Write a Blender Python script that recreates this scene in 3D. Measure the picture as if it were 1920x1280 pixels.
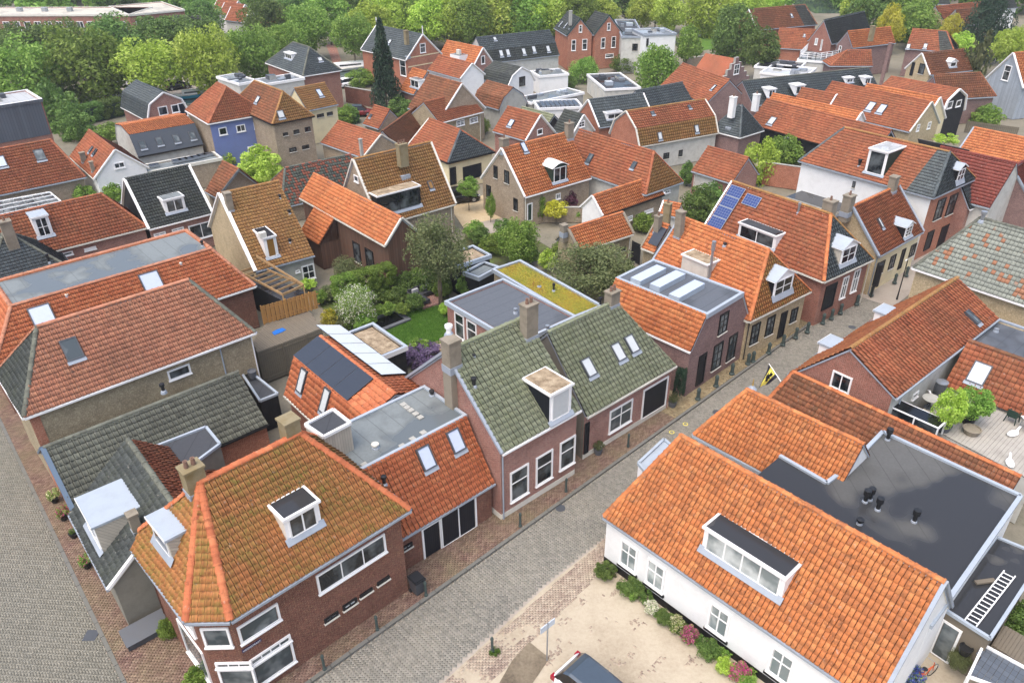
import bpy, bmesh, math, random
import numpy as np
from mathutils import Vector, Matrix
rad=math.radians
for _o in list(bpy.data.objects): bpy.data.objects.remove(_o)
SC=bpy.context.scene; COL=SC.collection
# ---------------------------------------------------------------- camera, sky, sun, exposure
cd=bpy.data.cameras.new('camera'); cd.sensor_width=36; cd.lens=27.0; cd.clip_end=3000; cd.clip_start=.5
cam=bpy.data.objects.new('camera',cd); COL.objects.link(cam); SC.camera=cam
cam.matrix_world=Matrix(((0.999956,0.009375,0,0),(-0.004823,0.514457,-0.857503,0),(-0.008039,0.857465,0.514479,30.0),(0,0,0,1)))
CAM=Vector((0,0,30))
W=bpy.data.worlds.new('World'); SC.world=W; W.use_nodes=True
nt=W.node_tree; bg=nt.nodes['Background']
sky=nt.nodes.new('ShaderNodeTexSky'); sky.sky_type='NISHITA'; sky.sun_disc=False
SUN_EL,SUN_AZ=rad(66),rad(215)
sky.sun_elevation=SUN_EL; sky.sun_rotation=SUN_AZ; sky.dust_density=5.5; sky.ozone_density=0.8; sky.air_density=1.0
nt.links.new(sky.outputs[0],bg.inputs[0]); bg.inputs[1].default_value=0.15
sl=bpy.data.lights.new('sun','SUN'); sl.energy=0.6; sl.angle=rad(80); sl.color=(.97,.99,1.0)
so=bpy.data.objects.new('sun',sl); COL.objects.link(so)
_d=Vector((math.sin(SUN_AZ)*math.cos(SUN_EL),math.cos(SUN_AZ)*math.cos(SUN_EL),math.sin(SUN_EL)))
so.rotation_euler=(-_d).to_track_quat('-Z','Y').to_euler(); so.location=(0,0,80)
SC.view_settings.view_transform='Standard'; SC.view_settings.look='None'; SC.view_settings.exposure=0.95; SC.view_settings.gamma=1
SC.cycles.use_denoising=True; SC.cycles.max_bounces=6; SC.cycles.diffuse_bounces=3; SC.cycles.transparent_max_bounces=6
# ---------------------------------------------------------------- materials
MATS={}
def srgb(*c):
    return tuple(((v/255)/12.92 if v/255<=.04045 else ((v/255+.055)/1.055)**2.4) for v in c)+(1.,)
class NT:
    def __init__(s,name):
        s.m=bpy.data.materials.new(name); s.m.use_nodes=True; s.t=s.m.node_tree; s.b=s.t.nodes['Principled BSDF']; MATS[name]=s.m
    def n(s,ty,**kw):
        x=s.t.nodes.new('ShaderNode'+ty)
        for k,v in kw.items():
            if k.startswith('i_'): x.inputs[int(k[2:]) if k[2:].isdigit() else k[2:]].default_value=v
            else: setattr(x,k,v)
        return x
    def l(s,a,b): s.t.links.new(a,b)
    def noise(s,scale,detail=3,vec=None,rough=.6):
        x=s.n('TexNoise'); x.inputs['Scale'].default_value=scale; x.inputs['Detail'].default_value=detail; x.inputs['Roughness'].default_value=rough
        if vec is not None: s.l(vec,x.inputs['Vector'])
        return x
    def mapr(s,src,a,b,c,d):
        x=s.n('MapRange'); s.l(src,x.inputs[0])
        for i,v in enumerate((a,b,c,d)): x.inputs[1+i].default_value=v
        return x.outputs[0]
    def mix(s,f,a,b,mode='MIX'):
        x=s.n('Mix',data_type='RGBA',blend_type=mode)
        for sock,v in ((x.inputs[0],f),(x.inputs[6],a),(x.inputs[7],b)):
            if hasattr(v,'links') or isinstance(v,bpy.types.NodeSocket): s.l(v,sock)
            else: sock.default_value=v
        return x.outputs[2]
    def math(s,op,a,b=0.):
        x=s.n('Math',operation=op)
        for i,v in enumerate((a,b)):
            if isinstance(v,bpy.types.NodeSocket): s.l(v,x.inputs[i])
            else: x.inputs[i].default_value=v
        return x.outputs[0]
    def ramp(s,src,stops):
        x=s.n('ValToRGB'); e=x.color_ramp.elements
        while len(e)<len(stops): e.new(.5)
        for k,(p,c) in zip(e,stops): k.position=p; k.color=c
        s.l(src,x.inputs[0]); return x.outputs[0]
    def bump(s,h,strength=.4,dist=.02):
        x=s.n('Bump'); x.inputs['Strength'].default_value=strength; x.inputs['Distance'].default_value=dist
        s.l(h,x.inputs['Height']); s.l(x.outputs[0],s.b.inputs['Normal'])
    def pos(s): return s.n('NewGeometry').outputs['Position']
    def uv(s): return s.n('UVMap').outputs[0]
    def fin(s,col,rough=.8,spec=.3):
        if isinstance(col,bpy.types.NodeSocket): s.l(col,s.b.inputs['Base Color'])
        else: s.b.inputs['Base Color'].default_value=col
        if isinstance(rough,bpy.types.NodeSocket): s.l(rough,s.b.inputs['Roughness'])
        else: s.b.inputs['Roughness'].default_value=rough
        s.b.inputs['Specular IOR Level'].default_value=spec
        return s.m
def tile_mat(name,base,dark,light,moss,moss_amt=.3,dark_amt=.3,odd=None,odd_amt=0.,moss_scale=.5,rough=.75):
    """fired or concrete roof tiles: every tile its own tone, weathering in patches, lichen and moss"""
    def soft(c,f=.09,g=1.08):
        y=.3*c[0]+.6*c[1]+.1*c[2]; q=tuple((v+(y-v)*f)*g for v in c[:3]); return (q[0],q[1]*1.1,q[2])+(1.,)
    base,dark,light,moss=soft(base),soft(dark),soft(light),soft(moss)
    s=NT(name); p=s.pos()
    at=s.n('Attribute',attribute_name='rnd').outputs['Fac']; oi=s.n('ObjectInfo').outputs['Random']
    r=s.math('FRACT',s.math('ADD',at,oi)); r2=s.math('FRACT',s.math('MULTIPLY',r,7.31)); r3=s.math('FRACT',s.math('MULTIPLY',r,23.7))
    mx=lambda p,q,f:tuple(u*(1-f)+v*f for u,v in zip(p,q))
    col=s.ramp(r,[(0,mx(base,dark,.55)),(.12,mx(base,dark,.15)),(.5,base),(1,mx(base,light,.7))])
    pn=s.noise(.3,5,p,.6).outputs['Fac']; d=s.math('MULTIPLY',s.mapr(pn,.40,.66,0,1),s.mapr(r2,0,1,.65,1)); col=s.mix(s.math('MULTIPLY',d,dark_amt),col,dark)
    mn=s.noise(moss_scale,5,p,.65).outputs['Fac']; mf=s.noise(6,4,p,.7).outputs['Fac']
    m=s.math('MULTIPLY',s.mapr(mn,.36,.62,.1,1),s.mapr(mf,.36,.60,.1,1)); m=s.math('MULTIPLY',m,s.mapr(r3,0,1,.7,1.1))
    col=s.mix(s.math('MULTIPLY',m,moss_amt),col,moss)
    sg=s.math('MULTIPLY',s.mapr(s.noise(4.2,3,p,.6).outputs['Fac'],.56,.64,0,1),s.mapr(s.noise(.55,3,p).outputs['Fac'],.42,.6,.15,1)); col=s.mix(s.math('MULTIPLY',sg,.5),col,tuple(v*.5 for v in dark[:3])+(1,))
    if odd is not None:
        og=s.noise(.25,2,p).outputs['Fac']
        f=s.mapr(s.math('ADD',s.math('MULTIPLY',og,.55),s.math('MULTIPLY',r2,.75)),1.0-odd_amt,1.0-odd_amt+.02,0,1)
        col=s.mix(f,col,odd)
    g=s.noise(38,3,p,.7).outputs['Fac']; col=s.mix(s.mapr(g,.3,.75,.0,.3),col,(.03,.025,.02,1),'MIX')
    sp=s.noise(5,2,p).outputs['Fac']; col=s.mix(s.mapr(sp,.66,.74,0,.35),col,(.45,.43,.38,1))
    s.bump(g,.35,.015); return s.fin(col,rough,.25)
def wall_brick(name,c1,c2,mortar,spot=None,stain=.35,sc=1.0):
    def soft(c):
        y=.3*c[0]+.6*c[1]+.1*c[2]; return tuple((v+(y-v)*.18)*.92 for v in c[:3])+(1.,)
    c1,c2=soft(c1),soft(c2)
    s=NT(name); u=s.uv(); p=s.pos()
    br=s.n('TexBrick'); s.l(u,br.inputs['Vector']); br.inputs['Scale'].default_value=1.0
    br.inputs['Brick Width'].default_value=.22*sc; br.inputs['Row Height'].default_value=.07*sc; br.inputs['Mortar Size'].default_value=.008
    br.inputs['Color1'].default_value=c1; br.inputs['Color2'].default_value=c2; br.inputs['Mortar'].default_value=mortar; br.inputs['Bias'].default_value=-.1
    col=br.outputs['Color']
    n=s.noise(1.1,4,p).outputs['Fac']; col=s.mix(s.mapr(n,.42,.7,0,stain),col,tuple(v*.45 for v in c1[:3])+(1,))
    n2=s.noise(4,4,p).outputs['Fac']; col=s.mix(s.mapr(n2,.5,.75,0,.35),col,tuple(min(1,v*1.5) for v in c2[:3])+(1,))
    n5=s.noise(11,2,u,.5).outputs['Fac']; col=s.mix(s.mapr(n5,.5,.62,0,.45),col,tuple(v*.55 for v in c1[:3])+(1,)); n6=s.noise(13,2,p,.5).outputs['Fac']; col=s.mix(s.mapr(n6,.54,.66,0,.4),col,tuple(min(1,v*1.45+.03) for v in c2[:3])+(1,))
    if spot:
        w=s.n('TexVoronoi'); w.inputs['Scale'].default_value=9; s.l(u,w.inputs['Vector']); col=s.mix(s.mapr(w.outputs['Distance'],.12,.2,.55,0),col,spot)
    n3=s.noise(60,2,p).outputs['Fac']
    s.bump(s.math('ADD',s.math('MULTIPLY',br.outputs['Fac'],-1.),s.math('MULTIPLY',n3,.4)),.5,.02); return s.fin(col,.88,.2)
def paint(name,c,rough=.55,dirt=.25,board=0,spec=.3,dirtc=(.12,.11,.09,1)):
    s=NT(name); p=s.pos(); n=s.noise(1.6,5,p,.65).outputs['Fac']; col=s.mix(s.mapr(n,.45,.8,0,dirt),c,dirtc)
    n2=s.noise(18,3,p).outputs['Fac']; col=s.mix(s.mapr(n2,.5,.9,0,dirt*.7),col,tuple(v*.6 for v in c[:3])+(1,))
    if board:
        w=s.n('TexWave',wave_type='BANDS',bands_direction='X'); w.inputs['Scale'].default_value=.314/board; s.l(s.uv(),w.inputs['Vector'])
        sx=s.n('SeparateXYZ'); s.l(s.uv(),sx.inputs[0]); k=s.math('FRACT',s.math('DIVIDE',sx.outputs[0],board))
        fl=s.math('FLOOR',s.math('DIVIDE',sx.outputs[0],board)); wn=s.n('TexWhiteNoise',noise_dimensions='1D'); s.l(fl,wn.inputs['W'])
        col=s.mix(s.mapr(wn.outputs['Value'],0,1,0,.35),col,tuple(v*.45 for v in c[:3])+(1,))
        e=s.mapr(s.math('ABSOLUTE',s.math('SUBTRACT',k,.5)),.43,.49,0,1); col=s.mix(s.math('MULTIPLY',e,.7),col,tuple(v*.2 for v in c[:3])+(1,)); s.bump(s.math('MULTIPLY',e,-1.),.6,.02)
    else: s.bump(n2,.15,.01)
    return s.fin(col,rough,spec)
def flatroof(name,c,wet=.45,pc=None,seam=1.0,ns=.28):
    """bitumen sheet with standing water: wet patches are darker and mirror the sky"""
    s=NT(name); p=s.pos(); n=s.noise(ns,3,p,.5).outputs['Fac']; w=s.mapr(n,.60-wet*.25,.64-wet*.25,0,1)
    f=s.noise(7,4,p).outputs['Fac']; col=s.mix(s.mapr(f,.35,.75,0,.4),c,tuple(v*.6 for v in c[:3])+(1,))
    oc=s.n('TexCoord').outputs['Object']; sx=s.n('SeparateXYZ'); s.l(oc,sx.inputs[0]); k=s.math('FRACT',s.math('MULTIPLY',sx.outputs[0],seam))
    e=s.mapr(s.math('ABSOLUTE',s.math('SUBTRACT',k,.5)),.47,.49,0,.6); col=s.mix(e,col,tuple(v*.35 for v in c[:3])+(1,))
    rim=s.math('MULTIPLY',s.mapr(n,.55-wet*.25,.61-wet*.25,0,1),s.mapr(n,.63-wet*.25,.70-wet*.25,1,0)); col=s.mix(s.math('MULTIPLY',rim,.45),col,tuple(v*.4 for v in c[:3])+(1,))
    if pc: col=s.mix(w,col,pc)
    r=s.mapr(w,0,1,.8,.06 if pc else .45); s.bump(f,.2,.01); return s.fin(col,r,.4)
def ground(name,stops,scale=.5,scale2=12,rough=.95):
    s=NT(name); p=s.pos(); n=s.noise(scale,6,p,.65).outputs['Fac']; n2=s.noise(scale2,4,p,.7).outputs['Fac']
    f=s.math('ADD',s.math('MULTIPLY',n,.65),s.math('MULTIPLY',n2,.35)); col=s.ramp(f,stops); s.bump(n2,.5,.03); return s.fin(col,rough,.2)
def piece_mat(name,c1,c2,c3,dirt,dirt_amt=.5,scale=.35,rough=.9):
    """pavers: each brick its own tone from the mesh attribute, sand and dirt in drifts"""
    s=NT(name); p=s.pos(); at=s.n('Attribute',attribute_name='rnd').outputs['Fac']
    col=s.ramp(at,[(0,c1),(.5,c2),(1,c3)]); n=s.noise(scale,6,p,.62).outputs['Fac']; n2=s.noise(14,4,p).outputs['Fac']
    f=s.math('MULTIPLY',s.mapr(n,.38,.7,0,1),s.mapr(n2,.3,.6,.5,1)); col=s.mix(s.math('MULTIPLY',f,dirt_amt),col,dirt); s.bump(n2,.3,.01); return s.fin(col,rough,.25)
def leaf_mat(name,c1,c2,c3):
    s=NT(name); at=s.n('Attribute',attribute_name='rnd').outputs['Fac']; oi=s.n('ObjectInfo').outputs['Random']
    col=s.ramp(at,[(0,c1),(.5,c2),(1,c3)]); h=s.n('HueSaturation'); s.l(col,h.inputs['Color']); s.l(s.mapr(oi,0,1,.75,1.25),h.inputs['Value'])
    s.l(s.mapr(oi,0,1,.485,.515),h.inputs['Hue']); m=s.fin(h.outputs[0],.6,.25)
    tr=s.n('BsdfTranslucent'); s.l(h.outputs[0],tr.inputs[0]); ms=s.n('MixShader'); ms.inputs[0].default_value=.35
    s.l(s.b.outputs[0],ms.inputs[1]); s.l(tr.outputs[0],ms.inputs[2]); s.l(ms.outputs[0],s.t.nodes['Material Output'].inputs[0]); return m
def plain(name,c,rough=.5,metal=0.,spec=.5,trans=0.):
    s=NT(name); s.b.inputs['Metallic'].default_value=metal; n=s.noise(6,3,s.pos()).outputs['Fac']
    col=s.mix(s.mapr(n,.45,.85,0,.25),c,tuple(v*.55 for v in c[:3])+(1,)); m=s.fin(col,rough,spec)
    if trans: s.b.inputs['Transmission Weight'].default_value=trans
    return m
def glass(name,a,b):
    # grey mottling painted in for cloudy sky reflections and for rooms, curtains, blinds behind
    s=NT(name); n=s.noise(.9,3,s.pos(),.5).outputs['Fac']; return s.fin(s.mix(s.mapr(n,.45,.66,0,1),a,b),.04,.6)
K=lambda *c:srgb(*c)
tile_mat('t_orange',K(212,116,64),K(150,72,42),K(226,138,82),K(120,84,58),.35,.45)
tile_mat('t_white',K(214,118,60),K(150,88,58),K(226,140,80),K(96,70,54),.62,.18,moss_scale=1.6)
tile_mat('t_bright',K(202,106,66),K(156,78,50),K(214,126,82),K(150,84,52),.3,.3)
tile_mat('t_moss',K(188,112,64),K(150,88,50),K(204,130,78),K(132,118,50),.92,.2,moss_scale=.9)
tile_mat('t_rose',K(200,124,98),K(150,96,80),K(212,140,112),K(120,96,76),.45,.55)
tile_mat('t_red',K(172,88,58),K(110,58,44),K(190,108,72),K(120,90,62),.5,.5)
tile_mat('t_brown',K(150,84,58),K(88,58,46),K(176,104,70),K(96,80,56),.6,.55)
tile_mat('t_ochre',K(168,112,64),K(128,84,52),K(184,130,76),K(134,112,60),.6,.35)
tile_mat('t_green',K(136,136,116),K(104,106,92),K(150,149,130),K(124,126,88),.55,.3,rough=.85)
tile_mat('t_grey',K(104,102,96),K(66,64,61),K(120,118,110),K(132,130,122),.3,.5,rough=.85)
tile_mat('t_dark',K(66,68,72),K(44,46,50),K(84,86,90),K(90,92,76),.45,.4,rough=.6)
tile_mat('t_slate',K(78,84,94),K(56,60,68),K(98,104,112),K(96,98,92),.35,.4,rough=.5)
tile_mat('t_mixed',K(92,94,92),K(66,68,70),K(112,112,106),K(88,94,76),.4,.3,odd=K(150,92,74),odd_amt=.33)
tile_mat('t_mix27',K(150,149,146),K(124,124,122),K(168,166,162),K(140,138,132),.4,.35,odd=K(172,124,96),odd_amt=.04)
tile_mat('t_redglaze',K(132,52,44),K(96,38,34),K(150,66,54),K(100,50,42),.3,.3,rough=.45)
wall_brick('w_red',K(150,88,70),K(172,104,84),K(176,160,146))
wall_brick('w_brown',K(110,62,50),K(138,80,62),K(150,130,112),spot=K(206,170,126))
wall_brick('w_orange',K(176,98,66),K(192,118,84),K(180,150,130))
wall_brick('w_pink',K(150,94,80),K(170,112,96),K(190,176,166))
wall_brick('w_purple',K(132,100,98),K(150,116,110),K(160,144,138))
wall_brick('w_yellow',K(190,168,124),K(206,186,144),K(190,176,150))
wall_brick('w_beige',K(166,150,118),K(186,170,136),K(150,138,112),stain=.5)
wall_brick('w_sand',K(160,142,118),K(178,160,136),K(160,148,130))
paint('w_white',K(232,234,234),.7,.14); paint('w_offwhite',K(198,198,192),.75,.4); paint('w_grey',K(132,130,120),.9,.5); paint('w_cream',K(226,214,176),.7,.2)
paint('w_blue',K(112,128,178),.65,.15); paint('w_maroon',K(146,74,76),.6,.25); paint('w_concrete',K(168,168,162),.9,.45)
paint('w_black',K(34,36,40),.7,.2,board=.16); paint('w_wood',K(104,78,64),.85,.45,board=.24); paint('w_planks',K(196,190,176),.7,.2,board=.14); paint('w_darkpanel',K(62,70,80),.6,.15); paint('w_metal',K(92,100,110),.5,.2,board=.3); paint('w_paleblue',K(168,178,188),.7,.2,board=.2)
paint('white',K(240,241,241),.45,.08); paint('offwhite',K(214,212,202),.5,.2); paint('lead',K(150,160,172),.5,.3,spec=.5); paint('zinc',K(164,175,186),.55,.2,spec=.3); paint('black',K(28,29,32),.5,.1); paint('darkdoor',K(26,31,40),.45,.05,board=.12)
paint('greendoor',K(36,58,50),.5,.1); paint('fasciablue',K(84,104,124),.5,.15); paint('wood',K(190,156,112),.75,.3,board=.1); paint('fence_new',K(176,132,76),.75,.3); paint('fence_old',K(112,106,92),.9,.5); paint('deck_grey',K(168,164,156),.85,.35); paint('deck_old',K(116,108,95),.9,.45)
paint('chim_stone',K(142,134,120),.95,.6,dirtc=K(84,78,60)); paint('chim_lichen',K(140,130,104),.95,.7,dirtc=K(110,88,30)); paint('pot',K(128,100,86),.85,.4); paint('gravel_pot',K(96,100,106),.8,.3)
flatroof('f_dark',K(66,69,74),.45,K(40,42,46)); flatroof('f_grey',K(112,120,126),.45,K(150,158,166)); flatroof('f_blue',K(92,98,106),.15); flatroof('f_mid',K(122,130,132),.35,K(98,106,110)); flatroof('f_light',K(176,180,182),.3,K(196,200,204))
flatroof('f_wet',K(86,87,87),.8,K(56,57,59)); flatroof('f_pool',K(92,93,92),.62,K(54,55,57),ns=.13); flatroof('f_apt',K(196,192,178),.1)
ground('gravel',[(.32,K(84,72,58)),(.46,K(140,124,102)),(.56,K(168,152,128)),(.68,K(196,182,160))],2.,26)
ground('sedum',[(.36,K(150,84,60)),(.44,K(128,124,44)),(.52,K(190,172,50)),(.58,K(150,150,54)),(.66,K(110,124,48))],1.6,7)
ground('soil',[(.3,K(74,66,56)),(.5,K(120,110,94)),(.7,K(150,140,120))],.4,8)
ground('yard',[(.3,K(84,88,68)),(.45,K(120,116,102)),(.6,K(134,128,114)),(.72,K(90,108,64))],.16,5)
ground('sand',[(.3,K(142,131,113)),(.45,K(168,157,138)),(.58,K(180,170,151)),(.72,K(158,148,131))],.35,6)
ground('court',[(.3,K(160,140,108)),(.5,K(186,168,136)),(.7,K(202,188,158))],.3,5)
ground('lawn_soil',[(.3,K(62,92,34)),(.5,K(84,118,44)),(.7,K(104,136,56))],.8,20)
ground('bed',[(.3,K(58,62,40)),(.48,K(84,86,58)),(.6,K(92,112,54)),(.72,K(74,98,44))],.9,7)
ground('asphalt',[(.3,K(136,128,118)),(.5,K(158,150,140)),(.7,K(172,166,156))],.3,9)
piece_mat('p_street',K(118,117,110),K(132,130,122),K(146,143,134),K(162,157,143),.45)
piece_mat('p_walk',K(104,82,74),K(124,100,90),K(142,120,106),K(128,124,92),.65,.5)
piece_mat('p_yellow',K(136,120,92),K(156,140,108),K(172,158,126),K(104,98,78),.6,.8)
piece_mat('p_lane',K(112,111,102),K(122,120,110),K(132,130,120),K(142,138,126),.4,.2)
piece_mat('p_strip',K(132,116,106),K(154,138,124),K(176,162,146),K(190,178,156),.7,.9)
piece_mat('kerb',K(112,112,108),K(128,128,122),K(144,142,134),K(100,100,84),.4)
leaf_mat('l_dark',K(74,100,50),K(104,132,66),K(134,160,88)); leaf_mat('l_mid',K(92,122,50),K(124,156,68),K(164,190,98)); leaf_mat('l_light',K(132,158,52),K(170,196,80),K(204,222,118))
leaf_mat('l_olive',K(82,94,58),K(110,120,78),K(146,150,106)); leaf_mat('l_yellow',K(150,150,40),K(190,186,60),K(214,208,110)); leaf_mat('l_fir',K(34,54,40),K(54,78,58),K(84,106,84)); leaf_mat('l_purple',K(64,38,52),K(92,56,74),K(120,84,100)); leaf_mat('l_grass',K(66,104,36),K(92,132,50),K(120,156,72))
leaf_mat('l_sedum',K(150,92,58),K(184,170,70),K(120,138,62)); leaf_mat('fl_white',K(232,226,206),K(240,236,222),K(246,244,236)); leaf_mat('fl_pink',K(186,60,130),K(206,84,150),K(226,130,176)); leaf_mat('fl_blue',K(72,84,160),K(96,110,184),K(140,150,210)); leaf_mat('fl_lav',K(90,74,110),K(118,100,136),K(150,136,160)); leaf_mat('fl_cream',K(222,214,160),K(236,230,190),K(244,240,214))
paint('bark',K(104,94,78),.95,.5)
glass('glass_dark',K(24,29,34),K(96,103,106)); glass('glass_mid',K(66,76,80),K(132,140,142)); glass('glass_blind',K(120,132,134),K(196,204,204)); plain('t_joint_shade',K(88,60,48),.95,0,.1); plain('g_joint_shade',K(46,46,44),.95,0,.1); plain('glass_pale',K(192,198,200),.15,0,.5); plain('glass_sky',K(186,198,220),.08,0,.8); plain('glass_amber',K(140,104,52),.3)  # joint colours: shade under the tile lips and in the gaps, painted dark
plain('pv_dark',K(52,58,68),.18,0,.6); plain('pv_blue',K(44,66,122),.15,0,.6); plain('pv_pale',K(206,214,220),.12,0,.7)
plain('steel',K(170,176,182),.35,.6); plain('greyplastic',K(72,76,82),.5); plain('blackplastic',K(32,34,37),.45); plain('redlamp',K(150,20,40),.2); plain('carwhite',K(240,242,244),.15,0,.6); plain('cargrey',K(66,78,90),.08,0,.8); plain('carblack',K(22,23,26),.15,0,.6); plain('carred',K(120,20,28),.2,0,.6); plain('bluesheet',K(34,110,196),.4); plain('bollard',K(62,76,74),.6); plain('sign',K(196,206,216),.5); plain('water',K(70,84,80),.05,0,.5); plain('cushion',K(62,64,68),.9); plain('pillow',K(176,178,182),.9); plain('gold',K(190,160,90),.4,.6); plain('flag_y',K(228,214,96),.8); plain('flag_k',K(34,36,52),.8); plain('orangepaint',K(214,96,50),.4); plain('fabric',K(196,194,186),.9); plain('signblue',K(26,32,84),.4); plain('boatblue',K(40,150,180),.4)
# ---------------------------------------------------------------- mesh helpers
def M(name): return MATS[name]
class MB:
    """collects faces with a material each and metre UVs, then links them as ONE mesh object"""
    def __init__(s): s.v=[]; s.f=[]; s.m=[]; s.u=[]; s.mats=[]
    def mi(s,m):
        if m not in s.mats: s.mats.append(m)
        return s.mats.index(m)
    def face(s,pts,m,uv=None):
        b=len(s.v); s.v+=[tuple(p) for p in pts]; s.f.append(tuple(range(b,b+len(pts)))); s.m.append(s.mi(m))
        if uv is None:
            p0=Vector(pts[0]); e=Vector(pts[1])-p0
            if abs(e.z)>.9*e.length: e=Vector(pts[2])-Vector(pts[1])
            e.normalize(); n=Vector((0,0,0))
            for i in range(1,len(pts)-1): n+=(Vector(pts[i])-p0).cross(Vector(pts[i+1])-p0)
            if n.length<1e-12: n=Vector((0,0,1))
            n.normalize(); w=n.cross(e); uv=[((Vector(p)-p0).dot(e)+p0.x+p0.y,(Vector(p)-p0).dot(w)+p0.z) for p in pts]
        s.u.append(uv)
    def box(s,x0,x1,y0,y1,z0,z1,m,top=None,T=None):
        c=[(x0,y0,z0),(x1,y0,z0),(x1,y1,z0),(x0,y1,z0),(x0,y0,z1),(x1,y0,z1),(x1,y1,z1),(x0,y1,z1)]
        if T: c=[T(p) for p in c]
        for q,k in (((0,1,5,4),m),((1,2,6,5),m),((2,3,7,6),m),((3,0,4,7),m),((4,5,6,7),top or m),((3,2,1,0),m)): s.face([c[i] for i in q],k)
    def prism(s,poly,z0,z1,m,top=None):
        n=len(poly); a=[(p[0],p[1],z0) for p in poly]; b=[(p[0],p[1],z1) for p in poly]
        for i in range(n): j=(i+1)%n; s.face([a[i],a[j],b[j],b[i]],m)
        s.face(b,top or m); s.face(a[::-1],m)
    def tube(s,pts,r,m,n=8,caps=True):
        pts=[Vector(p) for p in pts]; rs=r if isinstance(r,(list,tuple)) else [r]*len(pts); rings=[]
        for i,p in enumerate(pts):
            d=(pts[min(i+1,len(pts)-1)]-pts[max(i-1,0)]).normalized(); a=d.cross(Vector((0,0,1)))
            if a.length<1e-4: a=Vector((1,0,0))
            a.normalize(); b=d.cross(a); rings.append([p+(a*math.cos(t*2*math.pi/n)+b*math.sin(t*2*math.pi/n))*rs[i] for t in range(n)])
        for i in range(len(rings)-1):
            for t in range(n): u=(t+1)%n; s.face([rings[i][u],rings[i][t],rings[i+1][t],rings[i+1][u]],m)
        if caps: s.face(rings[0],m); s.face(rings[-1][::-1],m)
    def lathe(s,c,prof,m,n=12):
        for i in range(len(prof)-1):
            (r0,z0),(r1,z1)=prof[i],prof[i+1]
            for t in range(n):
                a,b=2*math.pi*t/n,2*math.pi*(t+1)/n; q=lambda r,z,g:(c[0]+r*math.cos(g),c[1]+r*math.sin(g),c[2]+z)
                pts=[q(r0,z0,a),q(r0,z0,b),q(r1,z1,b),q(r1,z1,a)]
                if r0<1e-5: pts=pts[1:]
                elif r1<1e-5: pts=pts[:3]
                s.face(pts,m)
    def mesh(s,name):
        me=bpy.data.meshes.new(name); me.from_pydata(s.v,[],s.f)
        for m in s.mats: me.materials.append(M(m))
        me.polygons.foreach_set('material_index',s.m); ul=me.uv_layers.new(name='UVMap')
        ul.data.foreach_set('uv',[c for f in s.u for p in f for c in p]); me.update(); return me
    def build(s,name,parent=None,smooth=False,merge=False):
        me=s.mesh(name)
        if merge:
            bm=bmesh.new(); bm.from_mesh(me); bmesh.ops.remove_doubles(bm,verts=bm.verts,dist=1e-4); bm.to_mesh(me); bm.free()
        if smooth: me.polygons.foreach_set('use_smooth',[True]*len(me.polygons))
        return link(name,me,parent)
def link(name,me,parent=None,mat=None):
    o=bpy.data.objects.new(name,me); COL.objects.link(o)
    if parent is not None: o.parent=parent
    if mat is not None: o.matrix_local=mat
    return o
def tag(o,label=None,cat=None,group=None,kind=None):
    for k,v in (('label',label),('category',cat),('group',group),('kind',kind)):
        if v: o[k]=v
    return o
def thing(name,label,cat,loc=(0,0,0),rz=0.,group=None):
    o=bpy.data.objects.new(name,None); COL.objects.link(o); o.location=loc; o.rotation_euler=(0,0,rz); o.empty_display_size=.3
    return tag(o,label,cat,group)
def raw_mesh(name,V,F,mats,rnd=None,mi=None,smooth=False):
    """V (n,3), F (m,4) numpy"""
    me=bpy.data.meshes.new(name); k=F.shape[1]; me.vertices.add(len(V)); me.vertices.foreach_set('co',np.asarray(V,np.float32).ravel())
    me.loops.add(F.size); me.loops.foreach_set('vertex_index',F.astype(np.int32).ravel()); me.polygons.add(len(F))
    me.polygons.foreach_set('loop_start',np.arange(0,F.size,k,dtype=np.int32)); me.polygons.foreach_set('loop_total',np.full(len(F),k,np.int32))
    for m in mats: me.materials.append(M(m))
    if mi is not None: me.polygons.foreach_set('material_index',np.asarray(mi,np.int32))
    if rnd is not None:
        a=me.attributes.new('rnd','FLOAT','FACE'); a.data.foreach_set('value',np.asarray(rnd,np.float32))
    if smooth: me.polygons.foreach_set('use_smooth',np.ones(len(F),bool))
    me.update(calc_edges=True); return me
# ---------------------------------------------------------------- roof tiles
def tile_profile(k,kind):
    if kind=='flat': return (np.array([0,.1,.9,1.]),np.array([.012,.026,.024,.006])) if k>3 else (np.array([0,1.]),np.array([.02,.012]))
    if k>=4: return np.array([0,.1,.25,.5,.78,1]),np.array([.05,.066,.048,.01,0,.016])
    if k==3: return np.array([0,.2,.55,1]),np.array([.05,.055,.004,.014])
    return np.array([0,.35,1]),np.array([.05,.02,.012])
def tile_shape(tw,tl,k,kind='pan'):
    """one tile in its own frame: x across, y up the slope, z off the roof; lip at the lower edge"""
    x,h=tile_profile(k,kind); n=len(x); k=n-1; x=x*(1-min(.12,.026/tw))
    lo=np.c_[x*tw,np.zeros(n)-.02,h+.062]; hi=np.c_[x*tw,np.full(n,tl*1.02),h+.002]; un=np.c_[x*tw,np.zeros(n)-.02,h-.006]
    V=np.r_[lo,hi,un]; F=[[i,i+1,n+i+1,n+i] for i in range(k)]+[[2*n+i,2*n+i+1,i+1,i] for i in range(k)]
    return V,np.array(F)
GREYS=('t_dark','t_slate','t_grey','t_green','t_mixed','t_mix27'); TILE_MESH={}
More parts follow.
